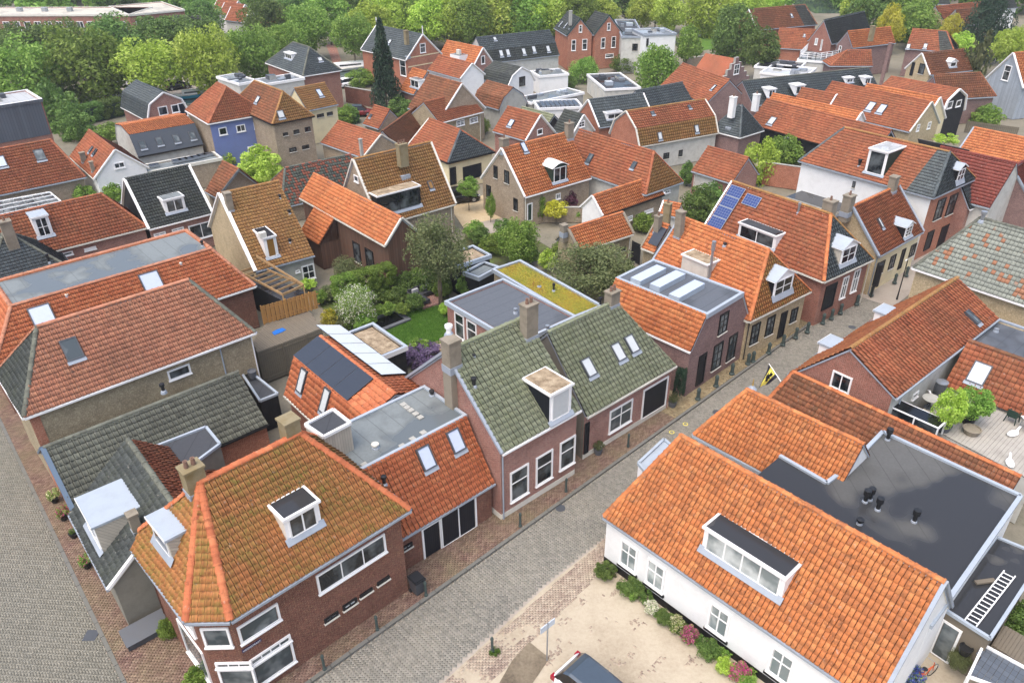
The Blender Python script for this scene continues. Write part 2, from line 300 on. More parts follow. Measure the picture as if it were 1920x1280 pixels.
def lay_tiles(poly,mat,parent,tw=.3,tl=.33,k=3,single=0,seed=0,kind='pan',T=None):
    """covers a planar roof polygon: whole near tiles as objects, the rest as one mesh"""
    P=[Vector(p) for p in poly]; ex=(P[1]-P[0]).normalized(); n=Vector((0,0,0))
    for i in range(1,len(P)-1): n+=(P[i]-P[0]).cross(P[i+1]-P[0])
    n.normalize(); ey=n.cross(ex); S=[((p-P[0]).dot(ex),(p-P[0]).dot(ey)) for p in P]
    s0=min(a for a,b in S); s1=max(a for a,b in S); t1=max(b for a,b in S)
    nc=max(1,round((s1-s0)/tw)); tw=(s1-s0)/nc; nr=max(1,math.ceil(t1/tl-.15)); tl=t1/nr if nr<4 else tl
    rs=np.random.RandomState(abs(int(seed))+17); cc,rr=np.meshgrid(np.arange(nc),np.arange(nr)); cc=cc.ravel(); rr=rr.ravel(); X=s0+cc*tw+rs.normal(0,.012,nr)[rr]; Y=rr*tl; f1,f2=rs.rand(2)*6; SG=.022*np.sin(X*.95+f1)*np.sin(Y*.8+f2)+.012*np.sin(X*2.3+f2)
    sc=np.array(S); m=len(sc); ins=np.zeros(len(X),int); anyin=np.zeros(len(X),bool)
    for qx,qy in ((.02,.05),(tw-.02,.05),(.02,tl*.98),(tw-.02,tl*.98)):
        px,py=X+qx,Y+qy; ok=np.ones(len(X),bool)
        for i in range(m):
            a,b=sc[i],sc[(i+1)%m]; ok&=((b[0]-a[0])*(py-a[1])-(b[1]-a[1])*(px-a[0]))>=-1e-3
        ins+=ok; anyin|=ok
    full=ins==4
    jm='g_joint_shade' if mat in GREYS else 't_joint_shade'  # lower lip faces coloured dark in place of the shadow below each course
    MT=Matrix((ex,ey,n)).transposed().to_4x4()
    pick=np.zeros(len(X),bool)
    if single and T is not None:
        cl=(T.inverted()@CAM); c=np.array([(P[0]+ex*(x+tw/2)+ey*(y+tl/2)-cl).length for x,y in zip(X,Y)]); c[~full]=1e9
        idx=np.argsort(c)[:single]; pick[idx[full[idx]]]=True
        key=(mat,round(tw,4),round(tl,4),kind)
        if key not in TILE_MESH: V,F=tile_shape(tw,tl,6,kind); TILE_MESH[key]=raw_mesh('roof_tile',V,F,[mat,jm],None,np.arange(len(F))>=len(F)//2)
        for i in np.nonzero(pick)[0]:
            Q=Matrix.Translation(P[0]+ex*float(X[i])+ey*float(Y[i])+n*float(rs.normal(0,.004)+SG[i]))@MT@Matrix.Rotation(float(rs.normal(0,.012)),4,'Z')
            link('roof_tile',TILE_MESH[key],parent,Q)
    rest=anyin&~pick
    if not rest.any(): return
    V,F=tile_shape(tw,tl,k,kind); nv=len(V); N=int(rest.sum()); A=np.tile(V,(N,1,1)); j=rs.normal(0,.004 if k<5 else .006,(N,1))
    A[:,:,0]+=X[rest][:,None]; A[:,:,1]+=Y[rest][:,None]; A[:,:,2]+=j+SG[rest][:,None]
    tl_=rs.normal(0,.01,(N,1)); A[:,:,2]+=tl_*(V[None,:,1])
    A=A.reshape(-1,3); F2=(F[None]+np.arange(N)[:,None,None]*nv).reshape(-1,4); rnd=np.repeat(rs.rand(N),len(F))
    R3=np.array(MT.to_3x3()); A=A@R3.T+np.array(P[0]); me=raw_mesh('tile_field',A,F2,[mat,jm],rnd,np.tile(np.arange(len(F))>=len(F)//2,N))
    if (full!=anyin).any():
        bm=bmesh.new(); bm.from_mesh(me)
        for i in range(m):
            a,b=P[i],P[(i+1)%m]; d=(b-a)
            if i==0 or d.length<1e-4: continue
            bmesh.ops.bisect_plane(bm,geom=bm.verts[:]+bm.edges[:]+bm.faces[:],plane_co=a,plane_no=d.normalized().cross(n),clear_outer=True)
        bm.to_mesh(me); bm.free()
    o=link('tile_field',me,parent); o['kind']='stuff'; return o
RIDGE={}
def ridge_line(a,b,mat,parent,single=False,r=.12,step=.36):
    a,b=Vector(a),Vector(b); L=(b-a).length; n=max(1,round(L/step)); st=L/n; d=(b-a).normalized()
    y=Vector((0,0,1)).cross(d)
    if y.length<1e-3: return
    y.normalize(); z=d.cross(y); q=Matrix((d,y,z)).transposed().to_4x4()
    def cap():
        mb=MB(); K=6
        for (x0,x1,r0,r1) in ((0,st*.84,r,r*.94),(st*.84,st*1.04,r*1.14,r*1.12)):
            A=[(x0,r0*math.cos(t*math.pi/K),r0*math.sin(t*math.pi/K)*.75-.02) for t in range(K+1)]; B=[(x1,r1*math.cos(t*math.pi/K),r1*math.sin(t*math.pi/K)*.75-.02) for t in range(K+1)]
            for t in range(K): mb.face([A[t],B[t],B[t+1],A[t+1]],mat)
            mb.face(A,mat); mb.face(B[::-1],mat)
        return mb
    if single:
        key=(mat,round(st,3),r)
        if key not in RIDGE: RIDGE[key]=cap().mesh('ridge_tile')
        for i in range(n): link('ridge_tile',RIDGE[key],parent,Matrix.Translation(a+d*st*i+Vector((0,0,.05+random.Random(i*31+n).gauss(0,.008))))@q@Matrix.Rotation(random.Random(i*17+n).gauss(0,.03),4,'Z'))
    else:
        c=cap(); N=n; V=np.array(c.v); F4=[f for f in c.f if len(f)==4]; F=np.array(F4); A=np.tile(V,(N,1,1)); A[:,:,0]+=np.arange(N)[:,None]*st
        A=A.reshape(-1,3)@np.array(q.to_3x3()).T+np.array(a+Vector((0,0,.05))); F=(F[None]+np.arange(N)[:,None,None]*len(V)).reshape(-1,4)
        rnd=np.repeat(np.random.RandomState(n).rand(N),len(F4)); o=link('ridge_capping',raw_mesh('ridge_capping',A,F,[mat],rnd),parent); o['kind']='stuff'
# ---------------------------------------------------------------- house geometry
def corners(h):
    l=h['L']/2;o={}
    o['fl']=(-l-h['sl'],-h['wf'],h['ze']);o['fr']=(l+h['sr'],-h['wf'],h['ze'])
    zb=h['ze']+h['dzb'];o['bl']=(-l+h['sl'],h['wb'],zb);o['br']=(l-h['sr'],h['wb'],zb)
    o['rl']=(-l+h['hl'],0,h['zr']);o['rr']=(l-h['hr'],0,h['zr'])
    return o
def roof_faces(h):
    """key -> polygon, first edge is the eave, seen from outside anticlockwise"""
    o=corners(h);l=h['L']/2;t=h['typ'];f={}
    fl,fr,bl,br,rl,rr=(o[k] for k in('fl','fr','bl','br','rl','rr'))
    if t in('gable','hip','hl','hr'):
        f['f']=[fl,fr,rr,rl];f['b']=[br,bl,rl,rr]
        if h['hl']>.05:f['l']=[bl,fl,rl]
        if h['hr']>.05:f['r']=[fr,br,rr]
        if h.get('half'): f.pop('b')
    elif t=='gambrel':
        kw,kz=h['kw'],h['kz']
        a,b,c,d=(-l,-kw,kz),(l,-kw,kz),(-l,kw,kz),(l,kw,kz)
        f['f']=[fl,fr,b,a];f['F']=[a,b,rr,rl];f['b']=[br,bl,c,d];f['B']=[d,c,rl,rr]
    elif t=='mansard':
        kw,kz,z=h['kw'],h['kz'],h['zr']
        a,b,c,d=(-l+h['hl'],-kw,z),(l-h['hr'],-kw,z),(-l+h['hl'],kz,z),(l-h['hr'],kz,z)
        f['f']=[fl,fr,b,a]
        if h['wb']-kz>.05:f['b']=[br,bl,c,d]
        if h['hl']>.05:f['l']=[bl,fl,a,c]
        if h['hr']>.05:f['r']=[fr,br,d,b]
        f['top']=[a,b,d,c]
    elif t=='flat':
        f['top']=[fl,fr,br,bl]
    elif t=='corner':
        cx,cy,yt=h['cx'],h['cy'],h['yt']
        cf=(-l+cx,-h['wf'],h['ze']);cl=(-l,-h['wf']+cy,h['ze'])
        k=(h['wb']-yt)/h['wb']
        bt=(-l,yt,h['ze']);hp=(-l+h['hl']*k,yt,h['ze']+(h['zr']-h['ze'])*k)
        f['f']=[cf,fr,rr,rl];f['c']=[cl,cf,rl];f['l']=[bt,cl,rl,hp];f['b']=[br,(hp[0],h['wb'],h['ze']),hp,rl,rr];f['r']=[fr,br,rr]
    return f
def frame(poly):
    import math
    o,p=poly[0],poly[1];dx,dy=p[0]-o[0],p[1]-o[1];n=math.hypot(dx,dy)
    ex=(dx/n,dy/n);ein=(-ex[1],ex[0]);q=poly[2]
    d=(q[0]-o[0])*ein[0]+(q[1]-o[1])*ein[1]
    return o,ex,ein,(q[2]-o[2]),d   # rise over run
def wall_lines(h):
    """side -> (start xy, end xy) on the ground, outside on the right hand"""
    o=corners(h);ov=h.get('ov',.22);og=h.get('ovg',.06)
    if h['typ']=='flat':ov=og=.08
    ogl=ov if h['hl']>.05 else og; ogr=ov if h['hr']>.05 else og
    fl=(o['fl'][0]+ogl,o['fl'][1]+ov);fr=(o['fr'][0]-ogr,o['fr'][1]+ov);br=(o['br'][0]-ogr,o['br'][1]-ov);bl=(o['bl'][0]+ogl,o['bl'][1]-ov)
    if h['typ']=='corner':
        l=h['L']/2;cf=(-l+h['cx']+.1,fl[1]);cl=(fl[0],-h['wf']+h['cy']+.1)
        return dict(f=(cf,fr),r=(fr,br),b=(br,(fl[0],br[1])),l=((fl[0],h['yt']),cl),c=(cl,cf))
    return dict(f=(fl,fr),r=(fr,br),b=(br,bl),l=(bl,fl))
# ---------------------------------------------------------------- houses
def bar(mb,a,b,w,t,m,up=(0,0,1)):
    """a board from a to b, w wide (sideways), t thick (up)"""
    a,b=Vector(a),Vector(b); d=(b-a); L=d.length; d.normalize(); s=d.cross(Vector(up)); s.normalize(); u=s.cross(d)
    T=lambda p:a+d*p[0]+s*p[1]+u*p[2]
    mb.box(0,L,-w/2,w/2,-t/2,t/2,m,T=T)
def glazed(parent,T,a0,a1,z0,z1,style,near=True,deep=1.,name=None):
    """a window or door in the wall frame T(along, outward, up). style: kind,cols,rows,frame,pane"""
    kind,cols,rows,frame,pane=style; fw=min(.1,(a1-a0)*.16); pr=.07*deep
    mb=MB(); rows=rows if isinstance(rows,(list,tuple)) else [1]*rows
    def bx(x0,x1,y0,y1,q0,q1,m): mb.box(x0,x1,y0,y1,q0,q1,m,T=lambda p:T(p[0],p[1],p[2]))
    bx(a0,a0+fw,-pr,.0,z0,z1,frame); bx(a1-fw,a1,-pr,.0,z0,z1,frame); bx(a0+fw,a1-fw,-pr,0,z1-fw,z1,frame)
    if kind=='w': bx(a0-.04,a1+.04,-pr-.05,0,z0-.06,z0,frame if frame!='black' else 'offwhite')
    bx(a0+fw,a1-fw,-pr,0,z0,z0+(fw if kind=='w' else .05),frame)
    ia0,ia1,iz0,iz1=a0+fw,a1-fw,z0+(fw if kind=='w' else .05),z1-fw; mw=.05 if cols>2 else .065; panes=[]
    tot=sum(rows); zz=iz0; edges=[]
    for q in rows: edges.append((zz,zz+(iz1-iz0)*q/tot)); zz=edges[-1][1]
    for c in range(cols):
        x0=ia0+(ia1-ia0)*c/cols; x1=ia0+(ia1-ia0)*(c+1)/cols
        if c: bx(x0-mw/2,x0+mw/2,-pr+.01,0,iz0,iz1,frame)
        for r,(q0,q1) in enumerate(edges):
            if r and not(c): bx(ia0,ia1,-pr+.012,0,q0-mw/2,q0+mw/2,frame)
            panes.append((x0+mw/2,x1-mw/2,q0+(mw/2 if r else 0),q1))
    w=mb.build(name or ('window' if kind=='w' else ('garage_door' if kind=='g' else 'door')),parent)
    if near and len(panes)<=6:
        for (x0,x1,q0,q1) in panes:
            p=MB(); p.box(x0,x1,-.035*deep,-.02*deep,q0,q1,pane,T=lambda v:T(v[0],v[1],v[2])); p.build('pane' if kind=='w' else ('door_leaf' if kind in 'dg' else 'pane'),w)
    else:
        p=MB()
        for (x0,x1,q0,q1) in panes: p.box(x0,x1,-.035*deep,-.02*deep,q0,q1,pane,T=lambda v:T(v[0],v[1],v[2]))
        p.build('glazing' if kind=='w' else 'door_leaf',w)
    return w
ST={ # window styles
 'sash':('w',1,[1.6,1],'white','glass_dark'),'one':('w',1,1,'white','glass_dark'),'two':('w',2,1,'white','glass_dark'),'three':('w',3,1,'white','glass_dark'),'four':('w',4,1,'white','glass_blind'),
 'grid':('w',2,[1,1],'white','glass_dark'),'grid6':('w',2,3,'white','glass_dark'),'tall':('w',2,[1.6,1],'white','glass_mid'),'tallk':('w',2,[1,1,1],'black','glass_mid'),'blind':('w',2,[1.7,1],'white','glass_blind'),'onepale':('w',1,1,'white','glass_pale'),
 'shop':('w',1,1,'white','glass_mid'),'lights':('w',4,1,'white','glass_mid'),'small':('w',2,1,'black','glass_pale'),'blackwin':('w',1,1,'black','glass_dark'),'black2':('w',2,[1.5,1],'black','glass_dark'),
 'door':('d',1,1,'white','darkdoor'),'doork':('d',1,[3,.9],'black','darkdoor'),'doorw':('d',1,1,'white','glass_mid'),'garage':('g',1,1,'white','darkdoor'),'garagek':('g',1,1,'black','darkdoor'),'garage2':('g',2,1,'white','darkdoor'),'gw':('g',1,1,'offwhite','w_offwhite'),'amber':('w',1,1,'white','glass_amber'),'dormer2':('w',2,1,'white','glass_dark'),'gdoor':('d',1,1,'white','greendoor')}
def wall_poly(h,side,a,b):
    """outline of one wall up to the roof: list of (along, z)"""
    L=math.hypot(b[0]-a[0],b[1]-a[1]); t=h['typ']; ze=h['ze']; zt=ze-.02
    if t=='flat': return [(0,0),(L,0),(L,zt),(0,zt)]
    zs=zt
    if side=='b': zt+=h['dzb']
    gl={'l':h['hl'],'r':h['hr']}.get(side,9)
    if side in 'lr' and gl<.05 and t!='corner':
        # end wall follows the roof outline
        zr=h['zr']-.09; ov=h.get('ov',.22)
        yl=lambda y: (y-a[1])/(b[1]-a[1])*L
        s1=(h['zr']-ze)/h['wf']; zF=ze-.09+s1*ov; s2=(h['zr']-ze-h['dzb'])/h['wb']; zB=ze+h['dzb']-.09+s2*ov
        if t=='gambrel':
            sf=(h['kz']-ze)/(h['wf']-h['kw']); e0=ze-.09+sf*ov; pts=[(-h['wf']+ov,e0),(-h['kw'],h['kz']-.09),(0,zr),(h['kw'],h['kz']-.09),(h['wb']-ov,e0)]
        elif t=='mansard':
            sf=(h['zr']-ze)/max(.3,h['wf']-h['kw']); e0=ze-.09+sf*ov; pts=[(-h['wf']+ov,e0),(-h['kw'],h['zr']-.05),(h['kz'],h['zr']-.05)]
            if h['wb']-h['kz']>.05: pts.append((h['wb']-ov,e0))
            else: pts[-1]=(h['wb']-ov,h['zr']-.05)
        elif h.get('half'): pts=[(-h['wf']+ov,zF),(0,zr),(h['wb']-ov,zr)]
        else: pts=[(-h['wf']+ov,zF),(0,zr),(h['wb']-ov,zB)]
        if side=='l': pts=pts[::-1]
        top=[(yl(y),z) for y,z in pts]
        return [(0,0),(L,0)]+top[::-1]
    if t in('mansard',) and side=='b' and h['wb']-h['kz']<=.05: zt=h['zr']-.05
    return [(0,0),(L,0),(L,zt),(0,zt)]
def house(h):
    near=h['d']; rz=h['th']; e=thing(h.get('name','house'),h['label'],h.get('cat','house'),(h['x'],h['y'],0),rz,h.get('group'))
    T4=Matrix.Translation((h['x'],h['y'],0))@Matrix.Rotation(rz,4,'Z'); mats=h.get('m',{}); roof=h.get('roof','t_orange'); faces=roof_faces(h); CL=T4.inverted()@CAM
    # walls
    wl=wall_lines(h); walls={}
    for k,(a,b) in wl.items():
        L=math.hypot(b[0]-a[0],b[1]-a[1]); ex=((b[0]-a[0])/L,(b[1]-a[1])/L); n=(ex[1],-ex[0]); walls[k]=(a,ex,n,L)
        mb=MB(); p=wall_poly(h,k,a,b); z0=h.get('z0',0.); m=mats.get('w'+k,h.get('wall','w_red'))
        fp=lambda s,o,z:(a[0]+ex[0]*s-n[0]*o,a[1]+ex[1]*s-n[1]*o,z)
        p=[(s,max(z,z0)) for s,z in p]; mb.face([fp(s,0,z) for s,z in p],m,uv=[(s+h['x'],z) for s,z in p]); mb.face([fp(s,.2,z) for s,z in p][::-1],m)
        if near<45 and k in h.get('plinth',''):
            mb.box(0,L,-.02,0,0,.45,h.get('plm','offwhite'),T=lambda v:fp(v[0],v[1],v[2]))
        mb.build('wall',e)
    # roof deck
    mb=MB(); off=-.035
    for k,f in faces.items():
        if k=='top': continue
        P=[Vector(p) for p in f]; nn=(P[1]-P[0]).cross(P[-1]-P[0]).normalized(); q=[p+nn*off for p in P]; q2=[p+nn*(off-.1) for p in P]; dm='g_joint_shade' if mats.get(k,roof) in GREYS else 't_joint_shade'  # deck painted dark so the gaps between tiles look shaded
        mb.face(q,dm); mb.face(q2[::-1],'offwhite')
        for i in range(len(q)): j=(i+1)%len(q); mb.face([q2[i],q2[j],q[j],q[i]],'offwhite' if h.get('verge')=='white' else 'lead')
    if 'top' in faces:
        f=faces['top']; zt=f[0][2]; zs=zt-(.12 if h['typ']=='flat' else .05); pm=h.get('rim','zinc'); fm=h.get('flat','f_dark'); c=[(p[0],p[1]) for p in f]
        cx=sum(p[0] for p in c)/4; cy=sum(p[1] for p in c)/4; rw=h.get('rimw',.16)
        def ins(p,w):
            return (p[0]+(w if p[0]<cx else -w),p[1]+(w if p[1]<cy else -w))
        i1=[ins(p,rw) for p in c]; ov=.06; o1=[ins(p,-ov) for p in c]; zr=zt+.04; zf=zt-h.get('fascia',.3)
        for i in range(4):
            j=(i+1)%4; A=lambda p,z:(p[0],p[1],z)
            mb.face([A(o1[i],zr),A(o1[j],zr),A(i1[j],zr),A(i1[i],zr)],pm); mb.face([A(o1[i],zf),A(o1[j],zf),A(o1[j],zr),A(o1[i],zr)],h.get('rimf',pm)); mb.face([A(i1[i],zr),A(i1[j],zr),A(i1[j],zs),A(i1[i],zs)],pm); mb.face([A(o1[j],zf),A(o1[i],zf),A(c[i],zf),A(c[j],zf)],pm)
        rf=mb.build('roof',e); mb2=MB(); mb2.face([(p[0],p[1],zs) for p in i1],fm); mb2.build('roof_covering',rf)
    else: rf=mb.build('roof',e)
    dist=Vector((h['x'],h['y'],-30)).length; kk=5 if dist<48 else (4 if dist<75 else (3 if dist<120 else 2)); tw,tl=h.get('tile',(.3,.33)); sgl=h.get('single',0)
    for i,(k,f) in enumerate(faces.items()):
        if k=='top': continue
        P=[Vector(p) for p in f]; nn=(P[1]-P[0]).cross(P[-1]-P[0]).normalized(); c=sum(P,Vector())/len(P); fac=nn.dot(CL-c)>0
        m=mats.get(k,roof)
        if m[0]!='t': # plain cladding
            q=MB(); q.face([p+nn*.03 for p in P],m); q.build('cladding',rf); continue
        if k in h.get('split',{}):
            fe,fr_,m2=h['split'][k]; pe=P[0].lerp(P[1],fe); pr=P[3].lerp(P[2],fr_); lay_tiles([pe,P[1],P[2],pr],m2,rf,tw,tl,kk,0,seed=77+i,T=T4); f=[P[0],pe,pr,P[3]]
        lay_tiles(f,m,rf,tw,tl,kk if fac else 2,sgl if fac and k in h.get('sf','f') else 0,seed=int(h['x']*10)+i,kind=h.get('tk','pan'),T=T4)
    # ridges and hips
    rm=h.get('ridge',roof); o=corners(h); LN=[]
    if h['typ'] in('gable','hip','hl','hr','gambrel','corner'): LN.append((o['rl'],o['rr'],rm))
    if h['typ'] in('hip','hl'): LN+=[(o['fl'],o['rl'],h.get('hipm',rm)),(o['bl'],o['rl'],rm)]
    if h['typ'] in('hip','hr','corner'): LN+=[(o['fr'],o['rr'],h.get('hipm',rm)),(o['br'],o['rr'],rm)]
    if h['typ']=='corner': LN+=[(faces['c'][0],o['rl'],rm),(faces['c'][1],o['rl'],rm),(faces['l'][3],o['rl'],rm)]
    if h['typ']=='mansard':
        for k in 'flrb':
            if k in faces: LN.append((faces[k][3],faces[k][2],rm))
        if 'f' in faces and 'l' in faces: LN+=[(faces['f'][0],faces['f'][3],rm),(faces['f'][1],faces['f'][2],rm)]
    for a,b,m in LN:
        if m and (Vector(a)-Vector(b)).length>.5: ridge_line(a,b,m if m[0]=='t' else 't_dark',rf,single=near<40,r=.16 if h['typ']=='corner' else .14)
    # gutters and barge boards
    g=h.get('gutter','zinc')
    if g and h['typ']!='flat':
        for k in ('f','l','r','c','b'):
            if k not in faces: continue
            a,b=faces[k][0],faces[k][1]; d=(Vector(b)-Vector(a)).normalized(); out=Vector((d.y,-d.x,0))
            mb=MB(); bar(mb,Vector(a)+out*.05+Vector((0,0,-.07)),Vector(b)+out*.05+Vector((0,0,-.07)),.13,.12,g); mb.build('gutter',e)
    vm=h.get('verge')
    if vm:
        for k in faces:
            if k=='top' or h['typ'] not in('gable','gambrel','hl','hr'): continue
            f=faces[k]
            for i,j,s in ((3,0,'l'),(1,2,'r')):
                if k in 'bB': s={'l':'r','r':'l'}[s]
                if len(f)<4 or h['h'+s]>.05 or s not in h.get('vs','lr'): continue
                a,b=Vector(f[i]),Vector(f[j]); nn=(Vector(f[1])-Vector(f[0])).cross(Vector(f[3])-Vector(f[0])).normalized(); sd=-1 if (i==3) else 1
                ex=(Vector(f[1])-Vector(f[0])).normalized(); mb=MB(); w=h.get('vw',.16)
                bar(mb,a+nn*.05+ex*sd*.02,b+nn*.05+ex*sd*.02,w,.14,vm,up=nn); mb.build('barge_board',e)
    # features
    def Tw(k):
        a,ex,n,L=walls[k]; return lambda s,o_,z:(a[0]+ex[0]*s-n[0]*o_,a[1]+ex[1]*s-n[1]*o_,z)
    for ft in h.get('ft',[]):
        k=ft[0]
        if k=='W':
            _,sd,a0,z0,a1,z1,st=ft; glazed(e,Tw(sd),min(a0,a1),max(a0,a1),min(z0,z1),max(z0,z1),ST[st],near<70,name=None)
        elif k=='B': # plain board or panel on a wall
            _,sd,a0,z0,a1,z1,pr,m,nm=ft; mb=MB(); t=Tw(sd); mb.box(min(a0,a1),max(a0,a1),-pr,.0,min(z0,z1),max(z0,z1),m,T=lambda v:t(*v)); mb.build(nm,e)
        elif k=='SK':
            _,fk,s,t,w,hh,st=ft; f=faces[fk]; P=[Vector(p) for p in f]; ex=(P[1]-P[0]).normalized(); nn=(P[1]-P[0]).cross(P[-1]-P[0]).normalized(); ey=nn.cross(ex); c=P[0]+ex*s+ey*t
            TT=lambda v:c+ex*v[0]+ey*v[1]+nn*v[2]; b=.07; mb=MB(); fm='greyplastic'
            mb.box(-w/2,w/2,-hh/2,-hh/2+b,0,.2,fm,T=TT); mb.box(-w/2,w/2,hh/2-b,hh/2,0,.2,fm,T=TT); mb.box(-w/2,-w/2+b,-hh/2+b,hh/2-b,0,.2,fm,T=TT); mb.box(w/2-b,w/2,-hh/2+b,hh/2-b,0,.2,fm,T=TT); mb.box(-w/2-.05,w/2+.05,-hh/2-.22,-hh/2,.125,.14,'lead',T=TT)
            so_=mb.build('skylight',e); mb=MB(); mb.box(-w/2+b,w/2-b,-hh/2+b,hh/2-b,.14,.165,st,T=TT); mb.build('pane',so_)
        elif k=='PV':
            _,fk,s0,t0,nc,nr,pw,ph,st=ft; f=faces[fk]; P=[Vector(p) for p in f]; ex=(P[1]-P[0]).normalized(); nn=(P[1]-P[0]).cross(P[-1]-P[0]).normalized(); ey=nn.cross(ex)
            for i in range(nc):
                for j in range(nr):
                    c=P[0]+ex*(s0+i*(pw+.03))+ey*(t0+j*(ph+.03)); TT=lambda v:c+ex*v[0]+ey*v[1]+nn*v[2]; mb=MB(); mb.box(0,pw,0,ph,.15,.19,'steel' if st=='pv_blue' else 'greyplastic',T=TT)
                    if st=='pv_blue':
                        for a_ in range(6):
                            for b_ in range(4 if ph<pw else 9): 
                                nb=4 if ph<pw else 9; mb.box(.03+a_*(pw-.06)/6+.006,.03+(a_+1)*(pw-.06)/6-.006,.03+b_*(ph-.06)/nb+.006,.03+(b_+1)*(ph-.06)/nb-.006,0.191,.194,st,T=TT)
                    else: mb.box(.015,pw-.015,.015,ph-.015,0.191,.194,st,T=TT)
                    mb.build('solar_panel',e)
        elif k=='DM': dormer(e,faces[ft[1]],h,*ft[2:])
        elif k=='CH':
            _,x,y,w,dd,z0,z1,np_,m=ft; mb=MB(); mb.box(x-w/2,x+w/2,y-dd/2,y+dd/2,z0,z1-.1,m); mb.box(x-w/2-.05,x+w/2+.05,y-dd/2-.05,y+dd/2+.05,z1-.1,z1,m); c=mb.build('chimney',e)
            mb=MB(); zl=min(z1-.3,h['zr']+.1); sl_=(h['zr']-h['ze'])/max(.5,h['wf']); zs=h['zr']-abs(y)*sl_ if h['typ'] not in('flat','mansard') else z0; zs=min(zs,z1-.3); mb.box(x-w/2-.03,x+w/2+.03,y-dd/2-.03,y+dd/2+.03,zs-.5,zs+.1-dd*.25,'lead'); mb.build('flashing',c)
            for i in range(np_):
                px=x+(i-(np_-1)/2)*.3; mb=MB(); mb.lathe((px,y,z1),[(0.09,0),(.1,.02),(.08,.3),(.1,.32),(.06,.32),(0,.2)],'pot' if m!='chim_white' else 'white',8); mb.build('chimney_pot',c)
        elif k=='VP':
            _,x,y,z0,hh,r,m=ft; mb=MB(); mb.lathe((x,y,z0-.2),[(r,0),(r,hh*.75),(r*1.5,hh*.78),(r*1.5,hh),(0,hh+.03)],m,10); mb.lathe((x,y,z0-.05),[(r*2,-.1),(r*1.6,.06),(r,.1)],'lead',8); mb.build('vent_pipe',e)
        elif k=='DP':
            _,sd,a0,z1_,m=ft; t=Tw(sd); mb=MB(); mb.tube([t(a0,-.08,z1_-.05),t(a0,-.06,z1_-.35),t(a0,-.06,.05)],.045,m,8); mb.build('drain_pipe',e)
        elif k=='BX': # box standing in the house's frame: roof extension, flat block
            _,x0,x1,y0,y1,z0,z1,m,tp,nm=ft; mb=MB(); mb.box(x0,x1,y0,y1,z0,z1,m,top=tp); mb.build(nm,e)
        elif k=='PO': # sloped extra roof: polygon with tiles
            _,poly,m=ft; P=[Vector(p) for p in poly]; nn=(P[1]-P[0]).cross(P[-1]-P[0]).normalized(); mb=MB(); mb.face([p-nn*.03 for p in P],'t_brown'); r2=mb.build('lean_to_roof',e); lay_tiles(poly,m,r2,tw,tl,kk,0,seed=5,T=T4)
        elif k=='FC': # free wall polygon
            _,poly,m,nm=ft; mb=MB(); mb.face(poly,m); mb.face(poly[::-1],m); mb.build(nm,e)
    return e
def dormer(e,f,h,s0,s1,d0,z0,z1,style):
    """style: form, cheek, front, roof, window style"""
    form,cheek,front,rfm,wst=style; o,ex,ein,rise,run=frame(f); sl=rise/run; d1=d0+(z1-z0)/sl
    T=lambda s,d,z:(o[0]+ex[0]*s+ein[0]*d,o[1]+ex[1]*s+ein[1]*d,z); mb=MB()
    zr=z1+(.0 if form=='flat' else (s1-s0)*.28)
    top=[(s1,z1),(s0,z1)]
    if form=='gable': top=[(s1,z1),((s0+s1)/2,zr),(s0,z1)]
    if form=='bow': top=[(s1-(s1-s0)*t,z1+.38*math.sin(math.pi*t)*(s1-s0)/2) for t in (0,.15,.3,.5,.7,.85,1)]
    mb.face([T(s0,d0,z0),T(s1,d0,z0)]+[T(s,d0,z) for s,z in top],front)
    mb.face([T(s0,d0,z0),T(s0,d0,z1),T(s0,d1,z1)],cheek); mb.face([T(s1,d0,z0),T(s1,d1,z1),T(s1,d0,z1)],cheek)
    dm=mb.build('dormer',e)
    mb=MB()
    if form=='flat':
        mb.box(s0-.07,s1+.07,d0-.12,d1+.08,z1,z1+.12,'white' if rfm!='zinc' else 'zinc',T=lambda v:T(*v)); mb.box(s0-.07,s1+.07,d0-.14,d0-.12,z1,z1+.14,'white',T=lambda v:T(*v))
        mb.box(s0+.05,s1-.05,d0-.02,d1+.0,z1+.121,z1+.126,rfm,T=lambda v:T(*v))
    else:
        tp=[(s1+.12,z1-.05)]+[p for p in top[1:-1]]+[(s0-.12,z1-.05)]
        for (a,za),(b,zb) in zip(tp[:-1],tp[1:]):
            da=d0+(za-z0)/sl+.1; db=d0+(zb-z0)/sl+.1
            mb.face([T(a,d0-.15,za+.06),T(a,da,za+.06),T(b,db,zb+.06),T(b,d0-.15,zb+.06)],rfm); mb.face([T(a,d0-.15,za-.02),T(a,d0-.15,za+.06),T(b,d0-.15,zb+.06),T(b,d0-.15,zb-.02)],'white'); mb.face([T(a,d0-.15,za),T(b,d0-.15,zb),T(b,db,zb),T(a,da,za)],'white')
    mb.build('dormer_roof',dm)
    mb=MB(); nz=.13*math.hypot(1,sl); mb.box(s0-.1,s1+.1,d0-.22,d0,z0-.22*sl+nz,z0-.22*sl+nz+.02,'lead',T=lambda v:T(v[0],v[1],v[2]+(v[1]-d0+.22)*sl)); mb.build('flashing',dm)
    if wst:
        b=.17; glazed_sub(dm,lambda s,o_,z:T(s,d0+o_,z),s0+b,s1-b,z0+.12,z1-.06,ST[wst])
